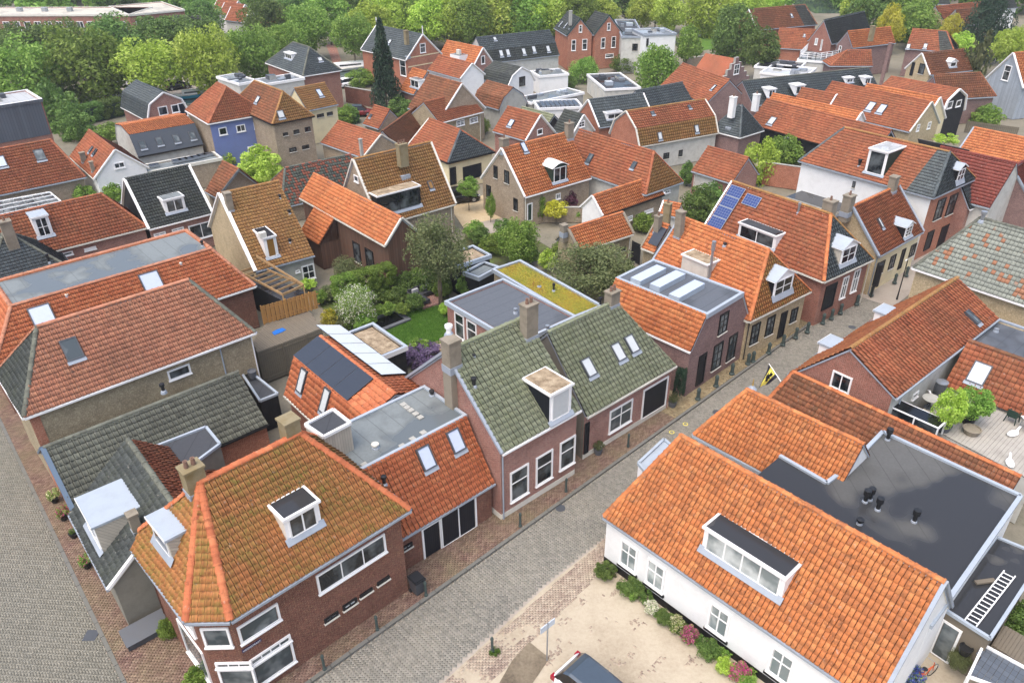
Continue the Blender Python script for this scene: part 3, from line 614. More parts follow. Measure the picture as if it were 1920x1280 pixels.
def glazed_sub(parent,T,a0,a1,z0,z1,style):
    """dormer window: frame and panes are sub-parts of the dormer"""
    kind,cols,rows,frame,pane=style; rows=rows if isinstance(rows,(list,tuple)) else [1]*rows; tot=sum(rows); fw=.07; mb=MB(); T3=lambda v:T(*v)
    mb.box(a0,a0+fw,-.05,0,z0,z1,frame,T=T3); mb.box(a1-fw,a1,-.05,0,z0,z1,frame,T=T3); mb.box(a0+fw,a1-fw,-.05,0,z1-fw,z1,frame,T=T3); mb.box(a0+fw,a1-fw,-.06,0,z0,z0+fw,frame,T=T3); z=z0+fw; P=MB()
    for r,q in enumerate(rows):
        zz=z+(z1-z0-2*fw)*q/tot
        for c in range(cols):
            x0=a0+fw+(a1-a0-2*fw)*c/cols; x1=a0+fw+(a1-a0-2*fw)*(c+1)/cols
            if c and r==0: mb.box(x0-.035,x0+.035,-.045,0,z0+fw,z1-fw,frame,T=T3)
            P.box(x0+.02,x1-.02,-.03,-.015,z+.02,zz-.01,pane,T=T3)
        if r: mb.box(a0+fw,a1-fw,-.042,0,z-.025,z+.025,frame,T=T3)
        z=zz
    mb.build('window_frame',parent); P.build('glazing',parent)
# ---------------------------------------------------------------- ground, streets, paving
def sheet(name,poly,z,mat,kind='structure',parent=None):
    mb=MB(); mb.face([(p[0],p[1],z) for p in poly],mat); o=mb.build(name,parent)
    if parent is None and kind: o['kind']=kind
    return o
def inpoly(X,Y,poly):
    c=np.zeros(len(X),bool); n=len(poly)
    for i in range(n):
        x0,y0=poly[i][:2]; x1,y1=poly[(i+1)%n][:2]
        if y0==y1: continue
        c^=((y0>Y)!=(y1>Y))&(X<(x1-x0)*(Y-y0)/(y1-y0)+x0)
    return c
def pavers(name,poly,ang,z,mat,parent,w=.105,l=.21,pattern='herring',seed=1,gap=.004,far=1e9,keep=None):
    rs=np.random.RandomState(seed); c,s=math.cos(ang),math.sin(ang); p=np.array([q[:2] for q in poly]); R=np.array([[c,s],[-s,c]]); q=p@R.T
    x0,y0=np.floor(q.min(0)/w).astype(int)-3; x1,y1=np.ceil(q.max(0)/w).astype(int)+3
    gx,gy=np.meshgrid(np.arange(x0,x1),np.arange(y0,y1)); gx=gx.ravel(); gy=gy.ravel()
    if pattern=='herring':
        t=(gx-gy)%4; a=t==0; b=t==3
        C=np.r_[np.c_[(gx[a]+1)*w,(gy[a]+.5)*w],np.c_[(gx[b]+.5)*w,(gy[b]+1)*w]]; H=np.r_[np.tile([l/2,w/2],(a.sum(),1)),np.tile([w/2,l/2],(b.sum(),1))]
    else:
        a=((gx+gy)%2==0); C=np.c_[(gx[a]+1)*w,(gy[a]+.5)*w]; H=np.tile([l/2,w/2],(a.sum(),1))
    Wd=C@R; ok=inpoly(Wd[:,0],Wd[:,1],poly)&(np.hypot(Wd[:,0],Wd[:,1])<far)
    if keep is not None: ok&=keep(Wd)
    C=C[ok]; H=H[ok]-gap/2; n=len(C); h=rs.normal(0,.004,n)
    sx=np.array([-1,1,1,-1]); sy=np.array([-1,-1,1,1]); V=np.zeros((n,8,3)); V[:,:4,0]=C[:,0:1]+sx*H[:,0:1]; V[:,:4,1]=C[:,1:2]+sy*H[:,1:2]; V[:,4:,:2]=V[:,:4,:2]; V[:,:4,2]=z-.03; V[:,4:,2]=(z+h)[:,None]
    V[:,:,:2]=V[:,:,:2]@R; F=np.array([[4,5,6,7],[0,1,5,4],[1,2,6,5],[2,3,7,6],[3,0,4,7]]); F=(F[None]+np.arange(n)[:,None,None]*8).reshape(-1,4)
    o=link(name,raw_mesh(name,V.reshape(-1,3),F,[mat],np.repeat(rs.rand(n),5)),parent); o['kind']='stuff'; return o
big=[(-900,-60),(900,-60),(900,1800),(-900,1800)]
tag(sheet('ground',big,-.06,'yard'),kind='structure')
u=Vector((.7215,.6924)); nR=Vector((.6924,-.7215)); K0=Vector((-8.86,21.16))
def SP(s,t): p=K0+u*s+nR*t; return (p.x,p.y)   # along the street, to the right of the left kerb
S0,S1=-14,110
street=sheet('street',[SP(S0,0),SP(S0,4.6),SP(0,4.3),SP(11,3.45),SP(30,3.3),SP(S1,3.3),SP(S1,0)],-.034,'asphalt')
pavers('street_paver',[SP(S0,.0),SP(S0,4.3),SP(0,4.1),SP(11,3.3),SP(52,3.2),SP(52,0)],math.atan2(u.y,u.x)+math.pi/4,0.,'p_street',street,seed=3)
sheet('street_surface',[SP(52,0),SP(52,3.3),SP(S1,3.3),SP(S1,0)],0.,'asphalt',parent=street)
walk=sheet('pavement',[SP(S0,-5),SP(S0,-.18),SP(S1,-.18),SP(S1,-5)],.05,'soil')
pavers('pavement_brick',[SP(S0,-2.6),SP(S0,-.2),SP(27.,-.2),SP(27.,-2.6)],math.atan2(u.y,u.x),.1,'p_walk',walk,w=.1,l=.2,pattern='run',seed=5)
pavers('yellow_pavement_brick',[SP(27.,-2.4),SP(27.,-.2),SP(62,-.2),SP(62,-2.4)],math.atan2(u.y,u.x)+.78,.1,'p_yellow',walk,w=.1,l=.2,seed=6)
def kerbs(f,n,parent,ang,gap=.02):
    mb=MB(); mb.box(.01,.98,-.09,.09,-.1,.02,'kerb'); me=mb.mesh('kerb_stone')
    for i in range(n):
        p=f(i); link('kerb_stone',me,parent,Matrix.Translation((p[0],p[1],.095))@Matrix.Rotation(ang,4,'Z'))
kerbs(lambda i:SP(S0+i,-.1),74,walk,math.atan2(u.y,u.x))
# right hand side: brick strip and sandy forecourt
fore=sheet('forecourt',[SP(S0,4.6),SP(0,4.3),SP(11,3.45),SP(26,3.4),SP(26,20),SP(S0,36)],.006,'sand')
def clump(W_):
    f=np.sin(W_[:,0]*1.9+np.sin(W_[:,1]*1.3)*2)*np.sin(W_[:,1]*2.3+np.sin(W_[:,0]*1.7)*1.5); return f+np.random.RandomState(4).normal(0,.35,len(W_))>.98
pavers('forecourt_brick',[SP(S0,6),SP(0,5.9),SP(11,5.2),SP(15,5),SP(15,14),SP(S0,30)],.78,.016,'p_strip',fore,w=.08,l=.16,seed=8,keep=clump)
pavers('strip_brick',[SP(S0,4.55),SP(0,4.25),SP(16,3.4),SP(16,4.6),SP(0,5.9),SP(S0,6)],math.atan2(u.y,u.x),.02,'p_strip',fore,w=.1,l=.2,pattern='run',seed=9,keep=lambda w:np.sin(w[:,0]*1.1+np.sin(w[:,1]*.9)*2)*np.sin(w[:,1]*1.4)+np.random.RandomState(5).normal(0,.15,len(w))<.72)
sheet('soil_patch',[(-0.13,22.18,0.00),(0.67,23.16,0.00),(1.55,22.29,0.00),(0.73,20.99,0.00),(-0.72,21.01,0.00)],.032,'soil',parent=fore)
# left street
v=Vector((-.6473,.7623)); nL=Vector((-.7623,-.6473)); L0=Vector((-17.25,21.24))
def LP(s,t): p=L0+v*s+nL*t; return (p.x,p.y)
lane=sheet('left_street',[LP(-12,0),LP(60,0),LP(60,9),LP(-12,9)],-.034,'asphalt')
pavers('left_street_paver',[LP(-12,.0),LP(30,0),LP(30,9),LP(-12,9)],math.atan2(v.y,v.x),0.,'p_lane',lane,seed=11,w=.105,l=.21)
lw=sheet('left_pavement',[LP(-12,-6),LP(60,-6),LP(60,-.18),LP(-12,-.18)],.046,'soil')
pavers('left_pavement_brick',[LP(-12,-4.2),LP(30,-3.2),LP(30,-.2),LP(-12,-.2)],math.atan2(v.y,v.x)+math.pi/2,.1,'p_walk',lw,w=.1,l=.2,pattern='run',seed=12)
kerbs(lambda i:LP(-8+i,-.1),42,lw,math.atan2(v.y,v.x))
for q in ((-19.75,23.76,0.00),): 
    mb=MB(); mb.box(-.3,.3,-.3,.3,-.02,.012,'greyplastic'); o=mb.build('drain_cover',lane); o.location=(q[0],q[1],0)
def disc(parent,q,r,m,name,z=.012,ring=0):
    mb=MB(); mb.lathe((0,0,0),[(ring,.0),(r,.0),(r,-.02)] if ring else [(0,.0),(r,.0),(r,-.03)],m,20); o=mb.build(name,parent); o.location=(q[0],q[1],z)
for q in ((2.61,31.93,0.00),(26.46,51.67,0.00),(13.38,40.72,0.00)): disc(street,q,.28,'greyplastic','drain_cover')
for q in ((10.05,38.66,-0.00),(11.08,39.50,0.00)): disc(street,q,.17,'flag_y','paint_mark',.014,ring=.12)
# lawn, courts, yards, far canal
lawn=sheet('lawn',[(-11.20,54.69,0.00),(-9.62,55.92,0.00),(-5.28,55.83,0.00),(-4.88,49.96,0.00),(-7.81,48.78,0.00),(-9.76,51.71,0.00)],.0,'lawn_soil')
def blades(poly,n,h,mat,name,parent=None,seed=1):
    rs=np.random.RandomState(seed); p=np.array([q[:2] for q in poly]); lo,hi=p.min(0),p.max(0); X=rs.rand(n*3,2)*(hi-lo)+lo; X=X[inpoly(X[:,0],X[:,1],poly)][:n]; n=len(X)
    a=rs.rand(n)*6.28; w=.02; hh=h*(.6+.8*rs.rand(n)); d=np.c_[np.cos(a),np.sin(a)]*w; tx=X+rs.normal(0,.03,(n,2)); V=np.zeros((n,4,3)); V[:,0,:2]=X-d; V[:,1,:2]=X+d; V[:,2,:2]=tx+d*.3; V[:,3,:2]=tx-d*.3; V[:,2:,2]=hh[:,None]
    o=link(name,raw_mesh(name,V.reshape(-1,3),np.arange(n*4).reshape(-1,4),[mat],rs.rand(n)),parent); o['kind']='stuff'; return o
g=blades([(q.co.x,q.co.y) for q in lawn.data.vertices],26000,.07,'l_grass','grass'); tag(g,'short green garden grass beside the trampoline','grass')
sheet('garden_bed',[(-16.19,56.48,0.00),(-15.33,59.37,0.00),(-10.13,59.96,0.00),(-5.68,63.58,0.00),(-5.18,55.94,0.00),(-9.63,56.02,0.00),(-11.25,54.69,0.00),(-9.73,51.52,0.00),(-13.01,52.34,0.00)],-.02,'bed')
sheet('garden_bed_back',[(-6.00,58.92,0.00),(-4.42,71.45,0.00),(-0.85,74.20,0.00),(3.95,66.92,0.00),(11.34,62.82,0.00),(8.43,58.62,0.00),(0.89,66.99,0.00),(-2.32,59.52,0.00)],-.012,'bed')
sheet('garden_path',[(-6.43,49.63,0.00),(-5.29,50.51,0.00),(-5.01,47.87,0.00),(-5.97,48.57,0.00)],.02,'gravel')
sheet('courtyard',[(-6.66,78.44,0.00),(-3.09,81.64,0.00),(1.54,73.68,0.00),(0.95,70.90,0.00),(-4.40,71.03,0.00)],.02,'court')
sheet('courtyard_gravel',[(-3.05,73.80,0.00),(-0.11,75.19,0.00),(1.15,72.74,0.00),(-2.06,70.08,0.00)],.03,'asphalt')
sheet('canal_road',[(-73.13,127.37,0.00),(-67.30,134.61,0.00),(-52.31,151.44,0.00),(-48.57,139.25,0.00),(-61.92,122.36,0.00),(-68.04,118.28,0.00)],.0,'asphalt')
sheet('canal_bank',[(-68.21,122.59,0.00),(-62.45,127.55,-0.00),(-60.55,123.43,0.00),(-65.82,118.20,0.00)],.02,'lawn_soil')
sheet('canal_water',[(-53.37,126.61,0.00),(-49.60,136.55,0.00),(-27.86,158.79,0.00),(-25.24,144.03,0.00),(-48.07,119.67,-0.00)],-.03,'water')
sheet('lake_water',[(78.63,238.83,0.00),(98.64,237.42,0.00),(87.97,212.26,-0.00),(78.95,212.83,0.00)],-.02,'water')
sheet('far_lawn',[(41.06,193.81,0.00),(52.79,198.43,0.00),(45.42,168.44,0.00),(34.69,161.24,0.00)],-.03,'lawn_soil')
sheet('brick_road',[(-39.42,174.81,0.00),(-37.89,176.86,0.00),(-32.88,157.27,0.00),(-33.80,153.89,0.00)],-.02,'w_red')
# ---------------------------------------------------------------- the houses, in metres
house({'x': -10.82, 'y': 25.25, 'th': 0.765, 'L': 10.03, 'wf': 3.58, 'wb': 3.58, 'ze': 5.43, 'zr': 9.4, 'hl': 2.58, 'hr': 2.89, 'kw': 0, 'kz': 0, 'sl': 0, 'sr': 0, 'dzb': 0, 'typ': 'corner', 'cx': 1.26, 'cy': 1.19, 'yt': 2.86, 'label': 'mossy orange tiled corner house with chamfered brick corner and two roof dormers', 'roof': 't_moss', 'wall': 'w_brown', 'ft': [('W', 'f', 0.13, 3.51, 1.94, 4.51, 'shop'), ('W', 'f', 0.25, 0.6, 2.15, 1.92, 'shop'), ('W', 'f', 4.75, 1.62, 5.5, 1.95, 'small'), ('W', 'f', 0.25, 1.98, 2.15, 2.38, 'lights'), ('W', 'f', 3.78, 3.5, 7.37, 4.64, 'three'), ('W', 'f', 3.77, 1.62, 4.49, 1.88, 'small'), ('W', 'f', 5.67, 1.72, 6.36, 1.92, 'small'), ('W', 'f', 6.64, 1.75, 7.34, 1.96, 'small'), ('W', 'c', 0.1, 3.54, 1.22, 4.67, 'shop'), ('W', 'c', 0.25, 2.2, 1.75, 2.55, 'three'), ('W', 'c', 0.25, 0.5, 1.75, 2.12, 'shop'), ('W', 'l', 3.2, 3.6, 4.6, 4.9, 'tall'), ('W', 'l', 2.2, 0.5, 4.7, 2.7, 'shop'), ('W', 'l', 0.6, 3.6, 1.6, 4.9, 'sash'), ('DM', 'f', 3.28, 4.91, 0.99, 6.53, 7.77, ('flat', 'offwhite', 'white', 'f_wet', 'dormer2')), ('DM', 'l', 1.34, 3.16, 0.72, 6.53, 7.7, ('flat', 'w_planks', 'w_planks', 'zinc', 'one')), ('CH', -2.53, 0.3, 0.8, 0.65, 8.4, 10.15, 2, 'chim_lichen'), ('CH', 1.82, 0.25, 0.7, 0.7, 8.4, 10.25, 0, 'chim_lichen')], 'ridge': 't_bright', 'single': 300, 'tile': (0.24, 0.29), 'sf': 'f', 'gutter': 'lead', 'ov': 0.35, 'plinth': '', 'd': 27.47, 'ovg': 0.35})
house({'x': -6.69, 'y': 31.53, 'th': 0.727, 'L': 8.0, 'wf': 4.07, 'wb': 1.84, 'ze': 2.59, 'zr': 5.81, 'hl': 0, 'hr': 0, 'kw': 1.84, 'kz': 1.84, 'sl': 0, 'sr': 0, 'dzb': 0, 'typ': 'mansard', 'label': 'orange tiled garage house with black doors and grey flat roof behind', 'roof': 't_bright', 'wall': 'w_brown', 'ft': [('W', 'f', 3.24, 0.03, 4.44, 2.18, 'door'), ('W', 'f', 4.4, 0.06, 6.79, 2.3, 'garage2'), ('W', 'f', 2.01, 1.48, 2.64, 1.77, 'small'), ('SK', 'f', 4.87, 2.93, 0.78, 1.2, 'glass_sky'), ('SK', 'f', 6.8, 2.98, 0.78, 1.2, 'glass_sky'), ('VP', -1.68, -2.5, 4.86, 0.7, 0.09, 'blackplastic'), ('VP', -1.01, -0.86, 5.81, 0.4, 0.13, 'offwhite'), ('VP', 3.8, 0.86, 5.81, 0.5, 0.1, 'blackplastic'), ('BX', 1.98, 2.28, 1.05, 1.35, 5.77, 5.83, 'w_concrete', 'w_concrete', 'paving_slab'), ('BX', 1.96, 2.26, 0.7, 1.0, 5.77, 5.83, 'w_concrete', 'w_concrete', 'paving_slab'), ('BX', 1.97, 2.27, 0.34, 0.64, 5.77, 5.83, 'w_concrete', 'w_concrete', 'paving_slab'), ('BX', 1.97, 2.27, -0.09, 0.21, 5.77, 5.83, 'w_concrete', 'w_concrete', 'paving_slab'), ('BX', 1.97, 2.27, -0.51, -0.21, 5.77, 5.83, 'w_concrete', 'w_concrete', 'paving_slab'), ('BX', 1.31, 1.61, -1.67, -1.37, 5.77, 5.83, 'w_concrete', 'w_concrete', 'paving_slab'), ('BX', 0.6, 0.9, -1.73, -1.43, 5.77, 5.83, 'w_concrete', 'w_concrete', 'paving_slab'), ('BX', -0.11, 0.19, -1.84, -1.54, 5.77, 5.83, 'w_concrete', 'w_concrete', 'paving_slab'), ('BX', -2.3, -2.0, -1.78, -1.48, 5.77, 5.83, 'w_concrete', 'w_concrete', 'paving_slab'), ('DP', 'f', 0.2, 2.59, 'lead')], 'flat': 'f_mid', 'single': 300, 'tile': (0.26, 0.31), 'rim': 'zinc', 'gutter': 'lead', 'ridge': None, 'rimw': 0.12, 'd': 32.23})
house({'x': -1.34, 'y': 36.04, 'th': 0.715, 'L': 5.75, 'wf': 4.48, 'wb': 4.48, 'ze': 4.85, 'zr': 8.9, 'hl': 0, 'hr': 0, 'kw': 0, 'kz': 0, 'sl': 0, 'sr': 0, 'dzb': 0, 'typ': 'gable', 'label': 'red brick house with mossy green roof, white dormer and three tall windows', 'roof': 't_green', 'wall': 'w_pink', 'ft': [('W', 'f', 0.64, 0.91, 1.98, 3.01, 'sash'), ('W', 'f', 2.52, 0.96, 3.8, 3.0, 'sash'), ('W', 'f', 4.35, 1.06, 5.58, 3.06, 'sash'), ('DM', 'f', 3.41, 5.06, 0.08, 4.93, 6.79, ('flat', 'darkdoor', 'white', 'gravel', 'onepale')), ('CH', -2.82, -0.49, 0.75, 0.7, 5, 9.9, 0, 'chim_stone'), ('CH', 2.4, -0.73, 0.85, 0.6, 7.7, 10.2, 2, 'chim_stone'), ('VP', -2.34, -1.67, 7.39, 0.7, 0.1, 'blackplastic'), ('VP', -1.45, -0.61, 8.35, 0.3, 0.07, 'blackplastic'), ('VP', -2.54, 0.01, 9.9, 0.7, 0.14, 'white'), ('DP', 'f', 0.12, 4.85, 'lead')], 'single': 300, 'tile': (0.3, 0.34), 'gutter': 'white', 'plinth': 'fl', 'verge': 'lead', 'vs': 'l', 'ridge': 't_green', 'd': 36.06})
house({'x': 4.3, 'y': 40.78, 'th': 0.718, 'L': 5.92, 'wf': 3.75, 'wb': 3.75, 'ze': 3.42, 'zr': 7.27, 'hl': 0, 'hr': 0, 'kw': 0, 'kz': 0, 'sl': 0.36, 'sr': 1.93, 'dzb': 0, 'typ': 'gable', 'label': 'mossy green roofed brick house with three skylights and black garage door', 'roof': 't_green', 'wall': 'w_pink', 'ft': [('W', 'f', 2.22, 0.88, 4.31, 2.57, 'tall'), ('W', 'f', 5.3, 0.43, 7.76, 2.7, 'garage'), ('W', 'f', 0.05, 0.46, 0.44, 2.72, 'doork'), ('SK', 'f', 1.78, 2.47, 0.75, 1.15, 'glass_pale'), ('SK', 'f', 4.38, 2.46, 0.75, 1.15, 'glass_pale'), ('SK', 'f', 5.66, 2.51, 0.75, 1.15, 'glass_pale'), ('CH', 2.66, 0.02, 0.8, 0.6, 6.07, 8.1, 2, 'chim_stone')], 'single': 300, 'tile': (0.3, 0.34), 'gutter': 'offwhite', 'ridge': 't_green', 'plinth': 'f', 'm': {'wl': 'w_grey'}, 'd': 41.01})
house({'x': -0.16, 'y': 49.33, 'th': -0.864, 'L': 8.07, 'wf': 2.83, 'wb': 2.83, 'ze': 3.2, 'zr': 3.2, 'hl': 0, 'hr': 0, 'kw': 0, 'kz': 0, 'sl': 0, 'sr': 0, 'dzb': 0, 'typ': 'flat', 'label': 'brick garden annexe with dark flat bitumen roof behind the green roofed house', 'roof': 't_grey', 'wall': 'w_pink', 'ft': [('W', 'f', 0.94, 0.69, 2.07, 2.78, 'sash'), ('W', 'f', 2.38, 0.86, 3.54, 2.73, 'sash'), ('VP', 0.68, -0.01, 3.2, 0.5, 0.1, 'steel'), ('VP', 4.01, 0.04, 3.2, 0.5, 0.1, 'steel')], 'flat': 'f_blue', 'rim': 'zinc', 'name': 'annexe', 'cat': 'house', 'd': 49.33})
house({'x': 2.6, 'y': 53.21, 'th': -0.935, 'L': 10.07, 'wf': 1.41, 'wb': 1.41, 'ze': 3.0, 'zr': 3.0, 'hl': 0, 'hr': 0, 'kw': 0, 'kz': 0, 'sl': 0, 'sr': 0, 'dzb': 0, 'typ': 'flat', 'label': 'low annexe with yellow flowering sedum roof', 'roof': 't_grey', 'wall': 'w_beige', 'ft': [('VP', 0.91, 0.12, 3.0, 0.8, 0.08, 'blackplastic'), ('VP', 4.81, 1.38, 3.0, 0.8, 0.08, 'blackplastic'), ('VP', -0.36, -0.28, 3.0, 0.2, 0.1, 'blackplastic')], 'flat': 'sedum', 'rim': 'zinc', 'name': 'annexe', 'cat': 'house', 'd': 53.27})
house({'x': -9.09, 'y': 37.63, 'th': -0.861, 'L': 8.3, 'wf': 2.91, 'wb': 2.91, 'ze': 3.01, 'zr': 6.0, 'hl': 0, 'hr': 0, 'kw': 1.9, 'kz': 5.28, 'sl': 0, 'sr': 0, 'dzb': 0, 'typ': 'gambrel', 'label': 'bright orange roofed house with black and pale solar panels either side of its ridge', 'roof': 't_bright', 'wall': 'w_brown', 'ft': [('SK', 'f', 1.59, 1.67, 0.7, 1.5, 'glass_pale'), ('SK', 'f', 4.37, 1.69, 0.7, 1.5, 'glass_pale'), ('PV', 'F', 0.01, 0.04, 4, 1, 1.55, 1.9, 'pv_dark'), ('PV', 'B', 2.18, -0.18, 5, 1, 1.5, 1.75, 'pv_pale')], 'tile': (0.33, 0.36), 'single': 150, 'sf': 'fF', 'gutter': 'offwhite', 'd': 37.95})
house({'x': -9.47, 'y': 46.1, 'th': -0.864, 'L': 4.36, 'wf': 1.08, 'wb': 1.08, 'ze': 2.6, 'zr': 2.6, 'hl': 0, 'hr': 0, 'kw': 0, 'kz': 0, 'sl': 0, 'sr': 0, 'dzb': 0, 'typ': 'flat', 'label': 'gravel roofed carport with white fascia beside the lawn', 'roof': 't_grey', 'wall': 'w_black', 'ft': [], 'flat': 'gravel', 'rim': 'zinc', 'rimf': 'white', 'name': 'carport', 'cat': 'carport', 'd': 47.06})
house({'x': -23.57, 'y': 40.54, 'th': 0.733, 'L': 13.5, 'wf': 3.05, 'wb': 3.05, 'ze': 5.2, 'zr': 8.65, 'hl': 2.44, 'hr': 2.36, 'kw': 0, 'kz': 0, 'sl': 0, 'sr': 0, 'dzb': 0, 'typ': 'hip', 'label': 'rose tiled house with dark slate hip and one open skylight above the left street', 'roof': 't_rose', 'wall': 'w_beige', 'ft': [('SK', 'f', 3.53, 2.74, 0.9, 1.3, 'glass_mid'), ('W', 'f', 7.5, 3.97, 8.88, 4.66, 'one'), ('B', 'f', 0.0, 0.0, 0.5, 5.0, 0.03, 'w_orange', 'quoin'), ('DP', 'f', 10.9, 5.2, 'zinc'), ('DP', 'f', 13.0, 5.2, 'white')], 'single': 300, 'tile': (0.27, 0.3), 'gutter': 'white', 'm': {'l': 't_dark'}, 'hipm': 't_grey', 'ridge': 't_rose', 'plinth': '', 'd': 46.89})
house({'x': -29.49, 'y': 50.48, 'th': 0.721, 'L': 17.72, 'wf': 4.96, 'wb': 4.96, 'ze': 3.6, 'zr': 6.39, 'hl': 2.4, 'hr': 1.8, 'kw': 2.4, 'kz': 2.4, 'sl': 0, 'sr': 0, 'dzb': 0, 'typ': 'mansard', 'label': 'long orange tiled mansard house with wet grey flat roof and two large skylights', 'roof': 't_bright', 'wall': 'w_brown', 'ft': [('SK', 'f', 3.79, 2.52, 1.35, 1.5, 'glass_sky'), ('SK', 'f', 10.98, 2.61, 1.35, 1.5, 'glass_sky'), ('W', 'r', 0.17, 0.03, 7.82, 2.67, 'garagek'), ('VP', -3.2, -2.64, 6.13, 0.3, 0.08, 'offwhite'), ('VP', 4.56, -2.7, 6.06, 0.3, 0.08, 'offwhite'), ('VP', 6.81, -1.37, 6.39, 0.6, 0.08, 'blackplastic')], 'flat': 'f_mid', 'tile': (0.27, 0.31), 'single': 250, 'rim': 't_bright', 'gutter': 'white', 'ridge': 't_rose', 'd': 58.46})
house({'x': -20.82, 'y': 35.73, 'th': 0.724, 'L': 10.91, 'wf': 3.12, 'wb': 3.12, 'ze': 2.2, 'zr': 4.41, 'hl': 0, 'hr': 0, 'kw': 0, 'kz': 0, 'sl': 0, 'sr': 0, 'dzb': 0, 'typ': 'gable', 'label': 'long low shed with grey corrugated tiles and blue end board', 'roof': 't_grey', 'wall': 'w_orange', 'ft': [('VP', 1.17, 0.49, 4.75, 0.7, 0.1, 'blackplastic')], 'single': 300, 'tile': (0.27, 0.36), 'gutter': 'black', 'name': 'shed', 'cat': 'shed', 'verge': 'fasciablue', 'vs': 'l', 'vw': 0.25, 'ridge': 't_grey', 'd': 41.35})
house({'x': -17.47, 'y': 28.52, 'th': -0.864, 'L': 6.28, 'wf': 3.54, 'wb': 3.54, 'ze': 3.0, 'zr': 5.9, 'hl': 0, 'hr': 0, 'kw': 0, 'kz': 0, 'sl': 0, 'sr': 0, 'dzb': 0, 'typ': 'gable', 'label': 'small dark grey tiled house with big zinc topped white dormer facing the left street', 'roof': 't_dark', 'wall': 'w_grey', 'ft': [('DM', 'f', 1.86, 4.37, 0.45, 3.37, 4.99, ('flat', 'w_planks', 'white', 'zinc', 'two')), ('CH', 2.08, -1.58, 0.4, 0.4, 3.5, 5.6, 0, 'chim_stone')], 'tile': (0.26, 0.3), 'gutter': 'lead', 'verge': 'white', 'vs': 'r', 'm': {'b': 't_red'}, 'ridge': 't_grey', 'd': 33.45})
house({'x': 11.56, 'y': 25.11, 'th': -0.836, 'L': 13.75, 'wf': 3.4, 'wb': 3.4, 'ze': 3.17, 'zr': 7.26, 'hl': 1.62, 'hr': 0, 'kw': 0, 'kz': 0, 'sl': 0, 'sr': 0, 'dzb': 0, 'typ': 'hl', 'label': 'white rendered house with bright orange tiled roof and wide white dormer', 'roof': 't_white', 'wall': 'w_white', 'ft': [('W', 'f', 1.0, 0.85, 2.05, 2.45, 'blind'), ('B', 'f', 0.9, 0.62, 2.15, 0.75, 0.1, 'black', 'window_sill'), ('W', 'f', 2.65, 0.85, 3.7, 2.45, 'blind'), ('B', 'f', 2.55, 0.62, 3.8, 0.75, 0.1, 'black', 'window_sill'), ('W', 'f', 6.2, 0.85, 7.25, 2.45, 'blind'), ('B', 'f', 6.1, 0.62, 7.35, 0.75, 0.1, 'black', 'window_sill'), ('W', 'f', 9.3, 0.85, 10.35, 2.45, 'blind'), ('B', 'f', 9.2, 0.62, 10.45, 0.75, 0.1, 'black', 'window_sill'), ('DM', 'f', 5.02, 9.0, 0.86, 4.2, 5.49, ('flat', 'white', 'white', 'f_wet', 'four')), ('DP', 'f', 13.2, 3.17, 'zinc')], 'single': 300, 'tile': (0.21, 0.34), 'tk': 'flat', 'gutter': 'lead', 'plinth': 'f', 'plm': 'black', 'ridge': 't_white', 'verge': 'lead', 'vs': 'r', 'ov': 0.12, 'd': 27.64})
house({'x': 14.89, 'y': 33.44, 'th': -0.82, 'L': 8.25, 'wf': 2.43, 'wb': 2.43, 'ze': 2.81, 'zr': 5.51, 'hl': 1.54, 'hr': 0, 'kw': 0, 'kz': 0, 'sl': 0, 'sr': 0, 'dzb': 0, 'typ': 'hl', 'label': 'small orange tiled wing with street end hip and gilded finial', 'roof': 't_white', 'wall': 'w_white', 'ft': [], 'single': 250, 'tile': (0.21, 0.34), 'tk': 'flat', 'ridge': 't_white', 'd': 36.61})
house({'x': 21.09, 'y': 34.54, 'th': -0.865, 'L': 13.47, 'wf': 2.6, 'wb': 0.35, 'ze': 1.75, 'zr': 4.15, 'hl': 0.69, 'hr': 0, 'kw': 0, 'kz': 0, 'sl': 0, 'sr': 0, 'dzb': 0, 'typ': 'hl', 'half': True, 'label': 'long narrow roof of dark weathered red tiles beside the deck', 'roof': 't_brown', 'wall': 'w_white', 'ft': [], 'tile': (0.24, 0.32), 'ridge': 't_orange', 'single': 100, 'd': 40.47})
house({'x': 24.71, 'y': 41.96, 'th': 0.698, 'L': 13.93, 'wf': 3.17, 'wb': 3.27, 'ze': 5.03, 'zr': 6.81, 'hl': 0, 'hr': 0, 'kw': 0, 'kz': 0, 'sl': 0, 'sr': 0, 'dzb': -1.61, 'typ': 'gable', 'label': 'brick gabled house with long weathered orange roof and two zinc dormers on the street', 'roof': 't_red', 'wall': 'w_red', 'ft': [('W', 'l', 2.41, 3.91, 3.64, 5.04, 'two'), ('SK', 'f', 11.52, 1.03, 0.5, 1.1, 'glass_mid'), ('DM', 'b', 8.84, 10.3, -0.2, 3.21, 4.11, ('flat', 'white', 'white', 'zinc', 'two')), ('DM', 'b', 3.16, 4.54, 0.39, 3.82, 4.64, ('flat', 'white', 'white', 'zinc', 'two')), ('W', 'f', 3.12, 3.31, 3.84, 3.71, 'one'), ('DP', 'f', 1.2, 5.03, 'zinc')], 'tile': (0.32, 0.36), 'gutter': 'zinc', 'm': {'b': 't_orange', 'wf': 'w_offwhite'}, 'ridge': 't_ochre', 'single': 200, 'd': 48.69})
